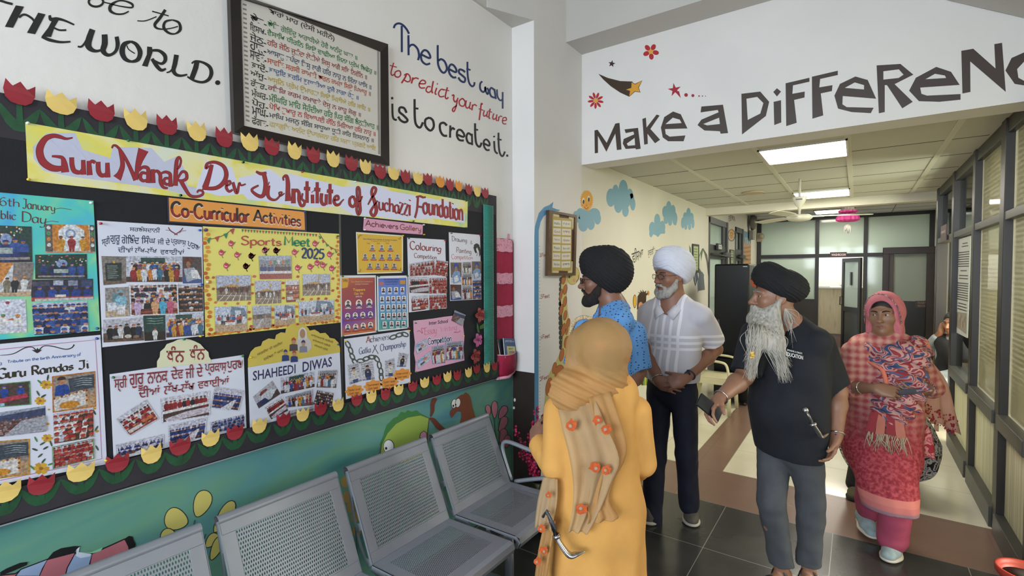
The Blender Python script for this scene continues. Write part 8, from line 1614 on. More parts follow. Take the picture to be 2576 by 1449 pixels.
pc=at(1787,1025,d-.27);ph=empty('wallet_phone',pc,0,'black phone in a folding case held out in the bearded man\'s right hand','phone');M=(at(1815,1048,d-.26)-at(1760,1003,d-.27)).normalized();zq=(-_f+Vector((.3,0,.5))).cross(M).normalized();yq=M.cross(zq);R4=Matrix([list(M)+[0],list(zq)+[0],list(yq)+[0],[0,0,0,1]]).transposed()
b=MB();b.box((-.07,-.034,-.014),(.075,.036,-.006),0,R4);b.build('case',mat('black_phone_case','#0f1012',.35),ph,bevel=.004);b=MB();b.box((-.068,-.032,-.006),(.07,.034,-.003),0,R4);b.build('screen',mat('dark_screen','#14171c',.08),ph)
# ---- man in the blue shirt, in profile behind the woman in orange
d=2.95;root=empty('person',(-1.27,2.78,0),0,'bearded man in black turban, glasses and blue patterned shirt, seen in profile','person');org=root.location.copy()
HF=Frame(at(1511,702,d),207,-3,0);T=Frame(at(1540,1010,d+.03),222,0);SK=skin_mats('#7f5846','#6d4038');g=1.08
S=Sdf();head(S,HF,g,1.22,1.0,1.02);S.rc(HF(0,-.025,-.06),T(0,-.01,.58),.062,.07,.03)
shR,shL=at(1468,826,d+.08),at(1598,836,d-.05);elR,elL=at(1447,930,d+.05),at(1606,935,d-.05);wrR,wrL=at(1440,1010,d-.1),at(1576,985,d-.2)
torso(S,T,0,(.155,.145,.17,.13),.62,.56,.08);arm(S,shR,elR,wrR,(.05,.044,.042,.028));arm(S,shL,elL,wrL,(.05,.044,.042,.028));hand(S,wrL,at(1545,1000,d-.24)-wrL,(0,0,-1),-1,(20,25,18));hand(S,wrR,(-.2,-.3,-.6),T.Y*-1,1,(20,25,18))
hR,hL=T(.085,0,-.06),T(-.085,0,-.06);aR,aL=Vector((T.c.x-.04,T.c.y+.1,.085)),Vector((T.c.x+.06,T.c.y-.1,.085));kR,kL=hR.lerp(aR,.5)+T.Y*.03,hL.lerp(aL,.5)+T.Y*.03;leg(S,hR,kR,aR);leg(S,hL,kL,aL)
S.build('body',SK,root,.0042,pick=lip_pick(HF,g));face_bits(root,HF,g,0,'#15110f',.005);glasses(root,HF,g,'#2a2a2c',.0016)
B=Sdf();q=lambda x,y,z:HF(x*g,y*g,z*g)
B.chain([q(-.071,.005,-.02),q(-.066,.03,-.075),q(-.043,.062,-.108),q(0,.08,-.122),q(.043,.062,-.108),q(.066,.03,-.075),q(.071,.005,-.02)],[.012,.02,.026,.028,.026,.02,.012],.025);B.el(q(0,.045,-.12),(.046,.045,.022),HF.m,.03);B.el(q(0,.085,-.095),(.026,.014,.012),HF.m,.015)
B.chain([q(-.036,.082,-.08),q(-.018,.098,-.061),q(0,.102,-.0575),q(.018,.098,-.061),q(.036,.082,-.08)],[.006,.0075,.0065,.0075,.006],.008)
B.build('beard',fabric('dark_brown_beard','#211a17',.85,.3,60,.8,300),root,.003,folds((160,160,80),.0018,8))
turban(root,HF,BT,g,-30,(.114,.142,.138),.046,-.04,.116,(.046,-.155),.02,.0042,.026)
S=Sdf();torso(S,T,0,(.178,.168,.19,.145),.64,.565,.1);S.rc(T(-.14,-.01,.505),T(.14,-.01,.505),.068,.068,.05);S.rc(T(0,0,.04),T(0,0,-.08),.178,.182,.04,fr_=T.m,sc=(1,.7,1));S.el(T(0,-.02,.57),(.08,.075,.035),T.m,.03)
for sh,el in((shR,elR),(shL,elL)):dv=(el-sh).normalized();e=sh.lerp(el,.9);S.rc(sh,e+dv*.05,.066,.08,.05,cuts=[(e,dv)])
S.rc(HF(0,-.025,-.05),T(0,-.01,.56),.06,.066,.01,'s');S.el(T(0,.085,.53),(.03,.05,.05),T.m,.012,'s')
def motif_mat(name,base,ink_,scale,thr,squash):
 """cloth strewn with small dashes: the hearts of stretched cells"""
 M=D.materials.new(name);M.use_nodes=True;nt=M.node_tree;b=nt.nodes['Principled BSDF'];b.inputs['Roughness'].default_value=.8;L=nt.links.new
 tc=nt.nodes.new('ShaderNodeTexCoord');mp=nt.nodes.new('ShaderNodeMapping');mp.inputs['Scale'].default_value=squash;v=nt.nodes.new('ShaderNodeTexVoronoi');v.inputs['Scale'].default_value=scale;v.inputs['Randomness'].default_value=.55
 c=nt.nodes.new('ShaderNodeMath');c.operation='LESS_THAN';c.inputs[1].default_value=thr;mx=nt.nodes.new('ShaderNodeMix');mx.data_type='RGBA';mx.inputs[6].default_value=lin(base);mx.inputs[7].default_value=lin(ink_)
 L(tc.outputs['Object'],mp.inputs[0]);L(mp.outputs[0],v.inputs['Vector']);L(v.outputs['Distance'],c.inputs[0]);L(c.outputs[0],mx.inputs[0]);L(mx.outputs[2],b.inputs[0]);return M
BSH=motif_mat('blue_motif_shirt','#5d92c9','#1f3558',42,.25,(1,1,1.7));sh_=S.build('shirt',BSH,root,.005,folds((16,16,10),.006,14),cuts=[(T(0,0,-.14),-T.Z)])
collar(sh_,T,BSH)
S=Sdf();S.rc(T(0,0,-.06),T(0,0,0),.165,.165,.04,fr_=T.m,sc=(1,.7,1))
for h_,k_,a_ in((hR,kR,aR),(hL,kL,aL)):S.rc(h_,k_,.098,.08,.04);S.rc(k_,a_+Vector((0,0,.02)),.08,.068,.04)
S.build('trousers',fabric('dark_slate_trousers','#20242c',.8),root,.006,folds((26,26,24),.005,2))
for a_ in(aR,aL):p=Vector((a_.x,a_.y,0));shoe(root,p-T.Y*.07,p+T.Y*.2,mat('black_shoe','#151515',.35),mat('black_sole','#0c0c0c',.6))
# ---- woman in orange, seen from behind
d=2.1;root=empty('person',(-.93,1.93,0),0,'woman in yellow-orange suit and sheer headscarf seen from behind with left hand raised','person');org=root.location.copy()
HF=Frame(at(1503,884,d),152,-4,0);T=Frame(at(1500,1232,d),140,0);SK=skin_mats('#86604d','#7a443c');g=.98
S=Sdf();head(S,HF,g);S.rc(HF(0,-.02,-.06),T(0,-.0,.48),.052,.058,.03)
shR,shL=at(1598,1035,d+.03),at(1408,1030,d+.0);elL,wrL=at(1398,1172,d-.05),at(1353,1114,d+.1);elR,wrR=at(1612,1165,d+.06),at(1570,1215,d+.26)
torso(S,T,0,(.15,.13,.15,.12),.68,.47);arm(S,shR,elR,wrR,(.046,.04,.036,.025));arm(S,shL,elL,wrL,(.046,.04,.036,.026))
hand(S,wrL,at(1347,1078,d+.16)-wrL,at(1400,1090,d+.2)-at(1340,1090,d+.1),-1,(38,45,30),3,(30,30),.98);hand(S,wrR,T.X*-.6+T.Y*.3,T.Y*-1,1,(20,25,20))
hR,hL=T(.08,0,-.05),T(-.08,0,-.05);aR,aL=Vector((*(T(.09,.0,0).xy),.08)),Vector((*(T(-.09,.02,0).xy),.08));leg(S,hR,hR.lerp(aR,.5),aR);leg(S,hL,hL.lerp(aL,.5),aL)
S.build('body',SK,root,.0042);face_bits(root,HF,g)
B=Sdf();B.el(HF(0,-.022,.035),(.083,.1,.096),HF.m,.02);B.el(HF(0,-.075,-.05),(.055,.05,.07),HF.m,.04);B.build('hair',fabric('black_hair','#0f0d0e',.5,.2,60),root,.004,None,cuts=[(HF(0,.05,.03),HF.Y+HF.Z*-.5)])
ORG=fabric('amber_orange_cotton','#d39c50',.85,.05,10);OR2=fabric('warm_yellow_cotton','#d2a85e',.85,.05,10)
S=Sdf();torso(S,T,0,(.178,.158,.172,.135),.74,.475);S.rc(T(-.11,-.01,.42),T(.11,-.01,.42),.07,.07,.05)
S.rc(T(0,0,.1),T(0,0,-.1),.165,.2,.05,fr_=T.m,sc=(1,.76,1));S.rc(T(0,0,-.1),T(0,0,-.5),.2,.225,.05,fr_=T.m,sc=(1,.76,1))
for a_,b_,c_ in((shR,elR,wrR),(shL,elL,wrL)):S.rc(a_,b_,.066,.062,.018);dv=(c_-b_).normalized();S.rc(b_,c_+dv*.04,.062,.044,.012,cuts=[(c_+dv*.0,dv)])
S.rc(HF(0,-.02,-.05),T(0,0,.49),.052,.06,.01,'s')
def drape(P):L_=(P-A3(T.c))@T.m.T;an=np.arctan2(L_[...,0],L_[...,1]);return folds((15,15,17),.0095,21)(P)+np.clip(-L_[...,2]-.02,0,.5)*.03*np.sin(an*7+2*L_[...,2])
S.build('kameez',ORG,root,.0045,drape,cuts=[((0,0,.36),(0,0,-1))])
S=Sdf();S.rc(hR,aR+Vector((0,0,.03)),.12,.075,.04);S.rc(hL,aL+Vector((0,0,.03)),.12,.075,.04);S.build('salwar',OR2,root,.006,folds((20,20,14),.007,3),cuts=[((0,0,.62),(0,0,1))])
for a_ in(aR,aL):p=Vector((a_.x,a_.y,0));shoe(root,p-T.Y*.06,p+T.Y*.17,mat('tan_shoe','#8a6a48',.6),mat('black_sole','#0c0c0c',.6),.04)
# sheer scarf: over the head, round the neck, down the back
def sheer(name,col,a):
 M=mat(name,col,.7,var=.05,scale=14,bump=.3,bscale=240,trans=.35);nt=M.node_tree;L=nt.links.new;out=nt.nodes['Material Output'];src=out.inputs[0].links[0].from_socket;t=nt.nodes.new('ShaderNodeBsdfTransparent');mx=nt.nodes.new('ShaderNodeMixShader');mx.inputs[0].default_value=a
 L(t.outputs[0],mx.inputs[1]);L(src,mx.inputs[2]);L(mx.outputs[0],out.inputs[0]);return M
SHH=sheer('sheer_orange_chiffon','#d0a468',.78);SH2=sheer('sheer_peach_chiffon','#d3b78c',.6)
S=Sdf();S.el(HF(0,-.028,.03),(.108,.13,.112),HF.m,.02);S.rc(HF(0,-.035,.0),HF(0,-.05,-.085),.11,.086,.06,fr_=HF.m,sc=(.98,1,1));S.rc(HF(0,-.03,-.1),T(0,-.03,.46),.072,.072,.06);S.chain([HF(-.07,.03,.03),HF(-.075,.05,-.09),T(-.13,.08,.42)],[.05,.055,.05],.06);S.rc(HF(.02,.06,-.12),T(-.1,.02,.44),.05,.06,.05);S.rc(T(-.125,-.014,.424),T(.0,-.02,.44),.096,.09,.03);S.rc(T(.0,-.02,.44),T(.05,-.03,.46),.09,.066,.04);S.chain([T(-.13,-.015,.43),T(-.175,.01,.41),T(-.19,.05,.33)],[.07,.06,.04],.03)
S.el(HF(0,.1,-.01),(.068,.1,.1),HF.m,.02,'s')
def wrap(P):L_=(P-A3(HF.c))@HF.m.T;t=np.clip((-.05-L_[...,2])/.06,0,1);u=L_[...,2]*95+L_[...,0]*55+1.5*np.sin(L_[...,1]*18+L_[...,0]*9);return folds((22,22,12),.005,31)(P)-t*(.0042*np.sin(u)+.0025*np.sin(u*2.3+1))
I_=Sdf();I_.el(HF(0,.012,.038),(.094,.1,.1),HF.m,.02);I_.el(HF(0,.1,-.01),(.066,.08,.1),HF.m,.01,'s');I_.build('inner_head_covering',fabric('black_inner_covering','#121218'),root,.005,None,cuts=[(HF(0,0,-.06),-HF.Z)])
hs=S.build('head_scarf',SHH,root,.004,wrap,cuts=[(HF(0,.062,0),HF.Y-HF.Z*.35)])
b=MB();b.tube(spline([HF(x,y,z)-org for x,y,z in((.11,-.03,-.1),(.11,.01,-.03),(.1,.05,.05),(.06,.082,.122),(0,.09,.145),(-.06,.082,.122),(-.103,.055,.05),(-.122,.05,-.04),(-.14,.07,-.13))],[1]*9,5)[0],.0095,6,flat=.4);b.build('lace_border',ramp_mat('cream_lace',[(.4,'#a98d62'),(.55,'#d3c3a4'),(.7,'#8f7450')],120,2,.7,bump=.5),hs)
def drop(name,rows,m_,par,wob=.012,ph=0.0,n=14,th=.0012):
 """a hanging sheet: rows of (px-left, py-left, px-right, py-right, depth-left, depth-right); real folds across"""
 R_=[at(r[0],r[1],r[4]) for r in rows],[at(r[2],r[3],r[5]) for r in rows];Lp=spline([tuple(v) for v in R_[0]],[1]*len(rows),5)[0];Rp=spline([tuple(v) for v in R_[1]],[1]*len(rows),5)[0];b=MB();vs=[]
 for k,(l,r) in enumerate(zip(Lp,Rp)):
  for j in range(n+1):t=j/n;p=Vector(l).lerp(Vector(r),t);vs.append(p-_f*wob*math.sin(t*14+ph+k*.05)*(.4+.6*min(1,k/8))-org)
 b.add(vs,[(k*(n+1)+j,k*(n+1)+j+1,(k+1)*(n+1)+j+1,(k+1)*(n+1)+j) for k in range(len(Lp)-1) for j in range(n)],0,True);o=b.build(name,m_,par);q_=o.modifiers.new('thick','SOLIDIFY');q_.thickness=th;return o
bk=drop('scarf_back_panel',[(1398,1002,1485,975,2.03,2.0),(1412,1070,1520,1062,1.93,1.9),(1432,1150,1556,1152,1.9,1.88),(1442,1230,1535,1215,1.92,1.9),(1436,1300,1505,1290,1.9,1.89),(1428,1338,1478,1342,1.89,1.89)],SH2,root)
drop('scarf_under_panel',[(1480,1000,1535,985,1.95,1.96),(1500,1090,1578,1125,1.91,1.93),(1490,1190,1545,1210,1.915,1.92),(1478,1260,1535,1260,1.9,1.91),(1480,1300,1557,1300,1.88,1.89),(1478,1318,1552,1308,1.88,1.89)],SHH,root,.01,1.5);drop('scarf_front_end',[(1366,1200,1402,1205,2.02,1.97),(1352,1260,1400,1265,2.0,1.95),(1344,1325,1385,1335,1.98,1.93)],SH2,root,.008)
drop('scarf_front_end',[(1372,1300,1398,1310,1.99,1.94),(1355,1380,1385,1390,1.98,1.92),(1343,1470,1372,1480,1.98,1.92)],SHH,root,.008,2)
MOT=mat('embroidered_orange','#c4561f',.7,var=.25,scale=90,bump=.5,bscale=300);MOW=mat('silver_sequin','#b3a08c',.4,.3)
def motif(px,py,dd,r=.02,rot=0):
 r*=1.2
 c=at(px,py,dd);rr=_R2*math.cos(R(rot))+_U2*math.sin(R(rot));uu=_U2*math.cos(R(rot))-_R2*math.sin(R(rot));b=MB();pts=[(0,1.15),(.35,.7),(.85,.55),(.8,0),(.7,-.6),(.2,-.9),(-.4,-.75),(-.85,-.3),(-.75,.3),(-.3,.6)]
 b.prism([c+rr*x*r+uu*y*r-org for x,y in pts],_f*.001);o=b.build('scarf_motif',MOT,bk);b=MB();b.prism([c-_f*.0015+rr*(.26*math.cos(a)-.15)*r+uu*(.26*math.sin(a)-.1)*r-org for a in[2*math.pi*k/10 for k in range(10)]],_f*.001);b.build('sequin_heart',MOW,o)
for a in((1437,1070,1.885,.021),(1503,1057,1.875,.017,160),(1525,1080,1.87,.019,-30),(1497,1176,1.865,.02,100),(1525,1182,1.862,.018,-20),(1463,1280,1.87,.021,-60),(1362,1330,1.915,.015),(1367,1385,1.905,.016,90),(1352,1412,1.905,.015),(1380,1245,1.935,.012)):motif(*a)
motif(1513,868,1.965,.021,-70);motif(1577,905,2.02,.015,180);motif(1458,955,2.01,.015,30)
kirpan(root,[at(1378,1290,1.905),at(1388,1318,1.895),at(1400,1348,1.89),at(1410,1368,1.885),at(1432,1396,1.88),at(1450,1394,1.885),at(1472,1386,1.9)],[.007,.008,.011,.013,.016,.012,.002],mat('black_dagger_hilt','#14161c',.3,.2),'curved silver ceremonial dagger with black hilt on a strap');b=MB();b.tube([at(1366,1300,1.92)-org,at(1374,1284,1.9)-org,at(1398,1330,1.885)-org],.006,8);b.build('dagger_strap',mat('grey_strap','#4a4e52',.5),root)
# ---- woman in pink walking towards the hall
d=3.05;root=empty('person',(.14,3.82,0),0,'woman in pink checked suit and patterned scarf walking forward holding a dark phone','person');org=root.location.copy()
HF=Frame(at(2224,789,d),256,-2,-3);T=Frame(at(2222,1060,d+.02),262,0);SK=skin_mats('#8a6650','#83544a');g=1.0
S=Sdf();head(S,HF,g,.88,.96,.92,.72);S.rc(HF(0,-.02,-.06),T(0,.0,.5),.05,.056,.03)
shR,shL=at(2140,895,d+.02),at(2312,898,d+.03);elR,wrR=at(2130,972,d+.04),at(2204,978,d-.16);elL,wrL=at(2340,975,d+.02),at(2300,985,d-.16)
torso(S,T,0,(.15,.13,.15,.125),.66,.5);arm(S,shR,elR,wrR,(.046,.04,.036,.024));arm(S,shL,elL,wrL,(.046,.04,.036,.024))
hand(S,wrR,at(2268,990,d-.24)-wrR,(-.1,.6,-.5),1,(38,42,26),2,(25,20),.96);hand(S,wrL,at(2262,985,d-.22)-wrL,(0,.7,.3),-1,(28,30,20),3,(30,20),.96)
hR,hL=T(.075,0,-.04),T(-.075,0,-.04);aR,aL=Vector((.085,3.95,.13)),Vector((.2,3.7,.085));kR,kL=hR.lerp(aR,.5)+Vector((.0,-.1,.02)),hL.lerp(aL,.5)+Vector((0,-.08,0));leg(S,hR,kR,aR,(.08,.055,.048,.034));leg(S,hL,kL,aL,(.08,.055,.048,.034))
S.build('body',SK,root,.0042,pick=lip_pick(HF,g));face_bits(root,HF,g,24,'#120d0c',.0055)
B=Sdf();B.el(HF(0,-.018,.036),(.081,.1,.092),HF.m,.02);B.build('hair',MATS['black_hair'],root,.004,None,cuts=[(HF(0,.072,.04),HF.Y-HF.Z*.45)])
def gingham():
 M=D.materials.new('faded_pink_check');M.use_nodes=True;nt=M.node_tree;b=nt.nodes['Principled BSDF'];b.inputs['Roughness'].default_value=.85;L=nt.links.new;tc=nt.nodes.new('ShaderNodeTexCoord');mp=nt.nodes.new('ShaderNodeMapping');mp.inputs['Scale'].default_value=(1,.5,1);L(tc.outputs['Object'],mp.inputs[0])
 w=[]
 for ax in('X','Z'):
  q_=nt.nodes.new('ShaderNodeTexWave');q_.bands_direction=ax;q_.inputs['Scale'].default_value=7.2;q_.inputs['Distortion'].default_value=1.2;q_.inputs['Detail'].default_value=2;q_.inputs['Detail Scale'].default_value=6;L(mp.outputs[0],q_.inputs['Vector']);w.append(q_.outputs['Fac'])
 m_=nt.nodes.new('ShaderNodeMath');m_.operation='ADD';L(w[0],m_.inputs[0]);L(w[1],m_.inputs[1]);r=nt.nodes.new('ShaderNodeValToRGB');r.color_ramp.elements[0].color=lin('#a3474c');r.color_ramp.elements[1].color=lin('#c9988a');r.color_ramp.elements[0].position=.12;r.color_ramp.elements[1].position=.95;h_=nt.nodes.new('ShaderNodeMath');h_.operation='MULTIPLY';h_.inputs[1].default_value=.5;L(m_.outputs[0],h_.inputs[0]);L(h_.outputs[0],r.inputs[0])
 sp=nt.nodes.new('ShaderNodeSeparateXYZ');L(tc.outputs['Object'],sp.inputs[0]);mr=nt.nodes.new('ShaderNodeMapRange');mr.inputs[1].default_value=.98;mr.inputs[2].default_value=.66;L(sp.outputs[2],mr.inputs[0]);n=nt.nodes.new('ShaderNodeTexNoise');n.inputs['Scale'].default_value=60;n.inputs['Detail'].default_value=4;r2=nt.nodes.new('ShaderNodeValToRGB');r2.color_ramp.elements[0].color=lin('#85202e');r2.color_ramp.elements[1].color=lin('#b04a52');r2.color_ramp.elements[0].position=.4;r2.color_ramp.elements[1].position=.65;L(tc.outputs['Object'],n.inputs['Vector']);L(n.outputs[0],r2.inputs[0])
 mx=nt.nodes.new('ShaderNodeMix');mx.data_type='RGBA';L(mr.outputs[0],mx.inputs[0]);L(r.outputs[0],mx.inputs[6]);L(r2.outputs[0],mx.inputs[7])
 # hem bands
 for z0,w_,c in((.335,.022,'#b86a66'),(.375,.02,'#c2726a'),(.31,.012,'#8a6a74')):
  cp=nt.nodes.new('ShaderNodeMath');cp.operation='COMPARE';cp.inputs[1].default_value=z0;cp.inputs[2].default_value=w_;L(sp.outputs[2],cp.inputs[0]);m2=nt.nodes.new('ShaderNodeMix');m2.data_type='RGBA';L(cp.outputs[0],m2.inputs[0]);L(mx.outputs[2],m2.inputs[6]);m2.inputs[7].default_value=lin(c);mx=m2
 L(mx.outputs[2],b.inputs[0]);return M
GIN=gingham();S=Sdf();torso(S,T,0,(.185,.165,.178,.14),.72,.51);S.rc(T(-.12,-.01,.455),T(.12,-.01,.455),.068,.068,.05);S.rc(T(0,0,.08),T(0,.02,-.16),.172,.195,.05,fr_=T.m,sc=(1,.72,1));e0=at(2238,1262,d-.14);S.rc(T(.01,.02,-.16),e0+Vector((0,0,-.02)),.182,.14,.06,fr_=T.m,sc=(1,.7,1));S.rc(T(.04,-.06,-.16),at(2205,1195,d+.12),.15,.1,.06)
for a_,b_,c_ in((shR,elR,wrR),(shL,elL,wrL)):S.rc(a_+T.Z*.02+(T.c-a_)*Vector((.06,.06,0)),b_,.06,.06,.1);dv=(c_-b_).normalized();e=b_.lerp(c_,.3);S.rc(b_,e+dv*.05,.064,.052,.03,cuts=[(e,dv)])
S.rc(HF(0,-.02,-.05),T(0,0,.51),.052,.06,.01,'s');km=S.build('kameez',GIN,root,.005,lambda P:folds((17,17,9),.008,41)(P),cuts=[((0,0,.3),(0,0,-1))])
VOR={}
def splash(name,scale,cols,squash=(1,1,1)):
 """bold print: warped cells, each in one of a few colours"""
 M=D.materials.new(name);M.use_nodes=True;nt=M.node_tree;b=nt.nodes['Principled BSDF'];b.inputs['Roughness'].default_value=.8;L=nt.links.new;tc=nt.nodes.new('ShaderNodeTexCoord');n=nt.nodes.new('ShaderNodeTexNoise');n.inputs['Scale'].default_value=22;ad=nt.nodes.new('ShaderNodeMix');ad.data_type='RGBA';ad.inputs[0].default_value=.06;mp=nt.nodes.new('ShaderNodeMapping');mp.inputs['Scale'].default_value=squash
 v=nt.nodes.new('ShaderNodeTexNoise');v.inputs['Scale'].default_value=scale;v.inputs['Detail'].default_value=.8;v.inputs['Distortion'].default_value=.7;r=nt.nodes.new('ShaderNodeValToRGB');r.color_ramp.interpolation='CONSTANT';e=r.color_ramp.elements
 while len(e)<len(cols):e.new(.5)
 for q_,(p,c) in zip(e,cols):q_.position=p;q_.color=lin(c)
 L(tc.outputs['Object'],mp.inputs[0]);L(mp.outputs[0],v.inputs['Vector']);L(v.outputs[0],r.inputs[0]);L(r.outputs[0],b.inputs[0]);return M
SPL=splash('red_blue_print',13,[(0,'#3a4a72'),(.36,'#b58a86'),(.41,'#93303a'),(.46,'#be938d'),(.52,'#8f2c35'),(.56,'#48567c'),(.62,'#b78d88'),(.67,'#97303a')],(1,1,1.4));CUF=splash('cuff_print',60,[(0,'#8a4a52'),(.45,'#b99a94'),(.55,'#6a4a5c')])
for e_,w_ in((elR,wrR),(elL,wrL)):dv=(w_-e_).normalized();S=Sdf();p=e_.lerp(w_,.3);S.rc(p-dv*.045,p+dv*.02,.056,.05,.01,cuts=[(p+dv*.01,dv),(p-dv*.05,-dv)]);S.build('cuff',CUF,km,.005)
# veil, scarf, flying dupatta
VE=fabric('rose_pink_veil','#c4707a',.8,.08,30);S=Sdf();S.el(HF(0,-.016,.036),(.092,.11,.103),HF.m,.02);S.rc(HF(0,-.02,.0),HF(0,-.01,-.1),.098,.088,.05,fr_=HF.m,sc=(.97,.95,1));S.rc(HF(0,0,-.11),T(0,.0,.5),.085,.1,.05);S.el(HF(0,.1,-.012),(.067,.1,.1),HF.m,.015,'s')
vl=S.build('head_veil',VE,root,.004,folds((30,30,24),.004,51),cuts=[(HF(0,.07,0),HF.Y-HF.Z*.3)]);b=MB();b.tube(spline([HF(x,y,z)-org for x,y,z in((.092,.04,-.06),(.09,.055,.0),(.078,.075,.06),(.045,.098,.112),(0,.106,.13),(-.045,.098,.112),(-.078,.075,.06),(-.09,.055,.0),(-.092,.04,-.06))],[1]*9,5)[0],.006,6,flat=.5);b.build('veil_border',CUF,vl)
S=Sdf();S.chain([T(.115,.03,.5),T(.07,.1,.45),T(-.03,.125,.41),T(-.13,.08,.45),T(-.16,.0,.48)],[.026,.032,.05,.06,.05],.05);S.chain([T(-.08,.12,.4),T(-.1,.14,.28),T(-.075,.145,.16),T(-.04,.15,.05)],[.062,.07,.062,.042],.06,fr_=T.m,sc=(1.1,.45,1));S.rc(T(-.15,.03,.5),T(-.19,.02,.45),.045,.035,.04);S.rc(T(-.13,.09,.42),T(-.1,.12,.25),.06,.05,.05,fr_=T.m,sc=(1,.6,1))
def ruck(P):L_=(P-A3(T.c))@T.m.T;u=L_[...,2]*52-L_[...,0]*30+2.2*noise3(P*A3((9,9,9)),1,61);return folds((24,24,24),.006,62)(P)+.01-.017*np.abs(np.sin(u))**.7
sf=S.build('printed_scarf',SPL,root,.0045,ruck);b=MB();b.tube(spline([T(.13,.05,.52)-org,T(.125,.1,.45)-org,T(.06,.15,.39)-org,T(-.01,.185,.35)-org,T(-.035,.2,.25)-org],[.012,.014,.014,.01,.01],5)[0],.012,8,flat=.7);b.tube([T(-.15,.06,.53)-org,T(-.19,.04,.52)-org,T(-.215,.03,.47)-org],[.016,.022,.012],8);b.build('coral_edging',fabric('coral_edging','#d2755c'),sf)
for k,(x,c) in enumerate(((.055,'#93303a'),(.02,'#b8705f'),(-.02,'#8f2c35'),(-.055,'#b8705f'))):b=MB();b.prism([T(x-.05,.168,.09)-org,T(x-.01,.168,.09)-org,T(x*1.35-.008,.18,-.03-.01*(k%2))-org,T(x*1.35-.052,.18,-.03)-org],T.Y*.004);b.build('scarf_end',fabric('scarf_end_'+c.strip('#'),c),sf)
random.seed(9);b=MB()
for k in range(46):x=random.uniform(-.13,.07);p=T(x,.18,-.03);pts=[p,p+Vector((random.uniform(-.015,.015),random.uniform(-.01,.01),-.04)),p+Vector((random.uniform(-.03,.03),random.uniform(-.015,.01),-random.uniform(.07,.115)))];b.tube([v-org for v in pts],[.0024,.002,.0014],5)
b.build('fringe',fabric('cream_fringe','#b5a58c'),sf)['kind']='stuff'
PL=sheer('pale_pink_chiffon','#d9b0a0',.92);dp=drop('dupatta',[(2318,900,2338,905,d+.08,d+.1),(2325,960,2378,960,d+.1,d+.2),(2316,1010,2398,1030,d+.1,d+.26),(2322,1045,2416,1094,d+.1,d+.3)],PL,root,.018,.7)
FLO=mat('maroon_embroidery','#8f1f2a',.7,var=.2,scale=60);b=MB();random.seed(4)
for k in range(90):t=random.random();v=random.random();px_,py_=2322+88*t-6*v,1010+34*v+(40+14*v)*t;dd=d+.085+.19*t;c=at(px_,py_,dd-.02);r=random.uniform(.005,.011);b.prism([c+(_R2*math.cos(a)+_U2*math.sin(a))*r*(1 if j%2 else .6)-org for j,a in enumerate([2*math.pi*j/10 for j in range(10)])],_f*.001)
o=b.build('floral_border',FLO,dp);o['kind']='stuff'
drop('dupatta_end',[(2278,1060,2310,1050,d-.08,d-.05),(2282,1110,2340,1085,d-.1,d-.04),(2288,1140,2350,1155,d-.1,d-.04)],splash('rose_red_end',26,[(0,'#b8505c'),(.45,'#c98a8a'),(.55,'#9c2434')]),root,.014,.3)
S=Sdf();S.rc(hR,kR,.09,.075,.02);S.rc(kR,aR+Vector((0,0,.02)),.075,.075,.02);S.rc(hL,kL,.09,.075,.02);S.rc(kL,aL+Vector((0,0,.02)),.075,.082,.02);S.build('salwar',fabric('deep_pink_salwar','#9c3f58',.85,.1,14),root,.006,folds((26,26,26),.008,71),cuts=[((0,0,.62),(0,0,1))])
SNE,SOW=fabric('pale_blue_grey_mesh','#8fa0a3',.8,.15,40),mat('pale_sole','#c2b8aa',.6);shoe(root,Vector((.225,3.79,0)),Vector((.165,3.56,0)),SNE,SOW,.046);shoe(root,Vector((.035,4.02,.05)),Vector((.12,3.8,0)),SNE,SOW,.046)
ax=(wrR-elR).normalized();bangle(root,wrR-ax*.1,ax,.034,.0045,STEELB);pc=at(2283,985,d-.26);ph=empty('phone',pc,0,'dark phone held between the hands of the woman in pink','phone');b=MB();b.box((-.042,-.012,-.016),(.04,-.004,.016),0,Matrix.Rotation(R(-12),4,'Y')@Matrix.Rotation(R(8),4,'Z'));b.build('case',mat('slate_phone_case','#3a3c44',.3),ph,bevel=.004)
# ---- person hidden behind her
d=3.78;root=empty('person',at(2215,687,d).xy.to_3d(),0,'person in black and white patterned clothes mostly hidden behind the woman in pink','person');org=root.location.copy();T=Frame(at(2222,1010,d),262,0);HF=Frame(T(0,.02,.66),262)
S=Sdf();head(S,HF,.95);S.rc(HF(0,-.02,-.06),T(0,0,.48),.05,.056,.03);torso(S,T,0,(.12,.11,.11,.09),.64,.48);a1,a2=at(2150,1238,d-.02),at(2265,1205,d+.3);a1.z=.09;a2.z=.09;leg(S,T(.07,0,-.05),T(.07,.03,-.05).lerp(a1,.5),a1);leg(S,T(-.07,0,-.05),T(-.07,.05,-.05).lerp(a2,.5),a2)
S.build('body',skin_mats('#8f6249','#7d4038'),root,.006);face_bits(root,HF,.95);B=Sdf();B.el(HF(0,-.02,.035),(.08,.1,.09),HF.m);B.build('hair',MATS['black_hair'],root,.006,None,cuts=[(HF(0,.06,.03),HF.Y-HF.Z*.4)])
BWP=splash('black_white_print',20,[(0,'#16161a'),(.4,'#b9b6b4'),(.5,'#1a1a1e'),(.54,'#bdbab8'),(.64,'#18181c')]);S=Sdf();torso(S,T,0,(.13,.12,.12,.1),.66,.47);S.rc(T(0,0,.05),T(-.04,0,-.3),.15,.3,.05,fr_=T.m,sc=(1,.55,1));S.rc(T(0,0,-.3),at(2222,1120,d),.3,.3,.05,fr_=T.m,sc=(1,.55,1))
for s in(-1,1):S.rc(T(s*.1,0,.4),T(s*.11,.1,.12),.055,.05,.04)
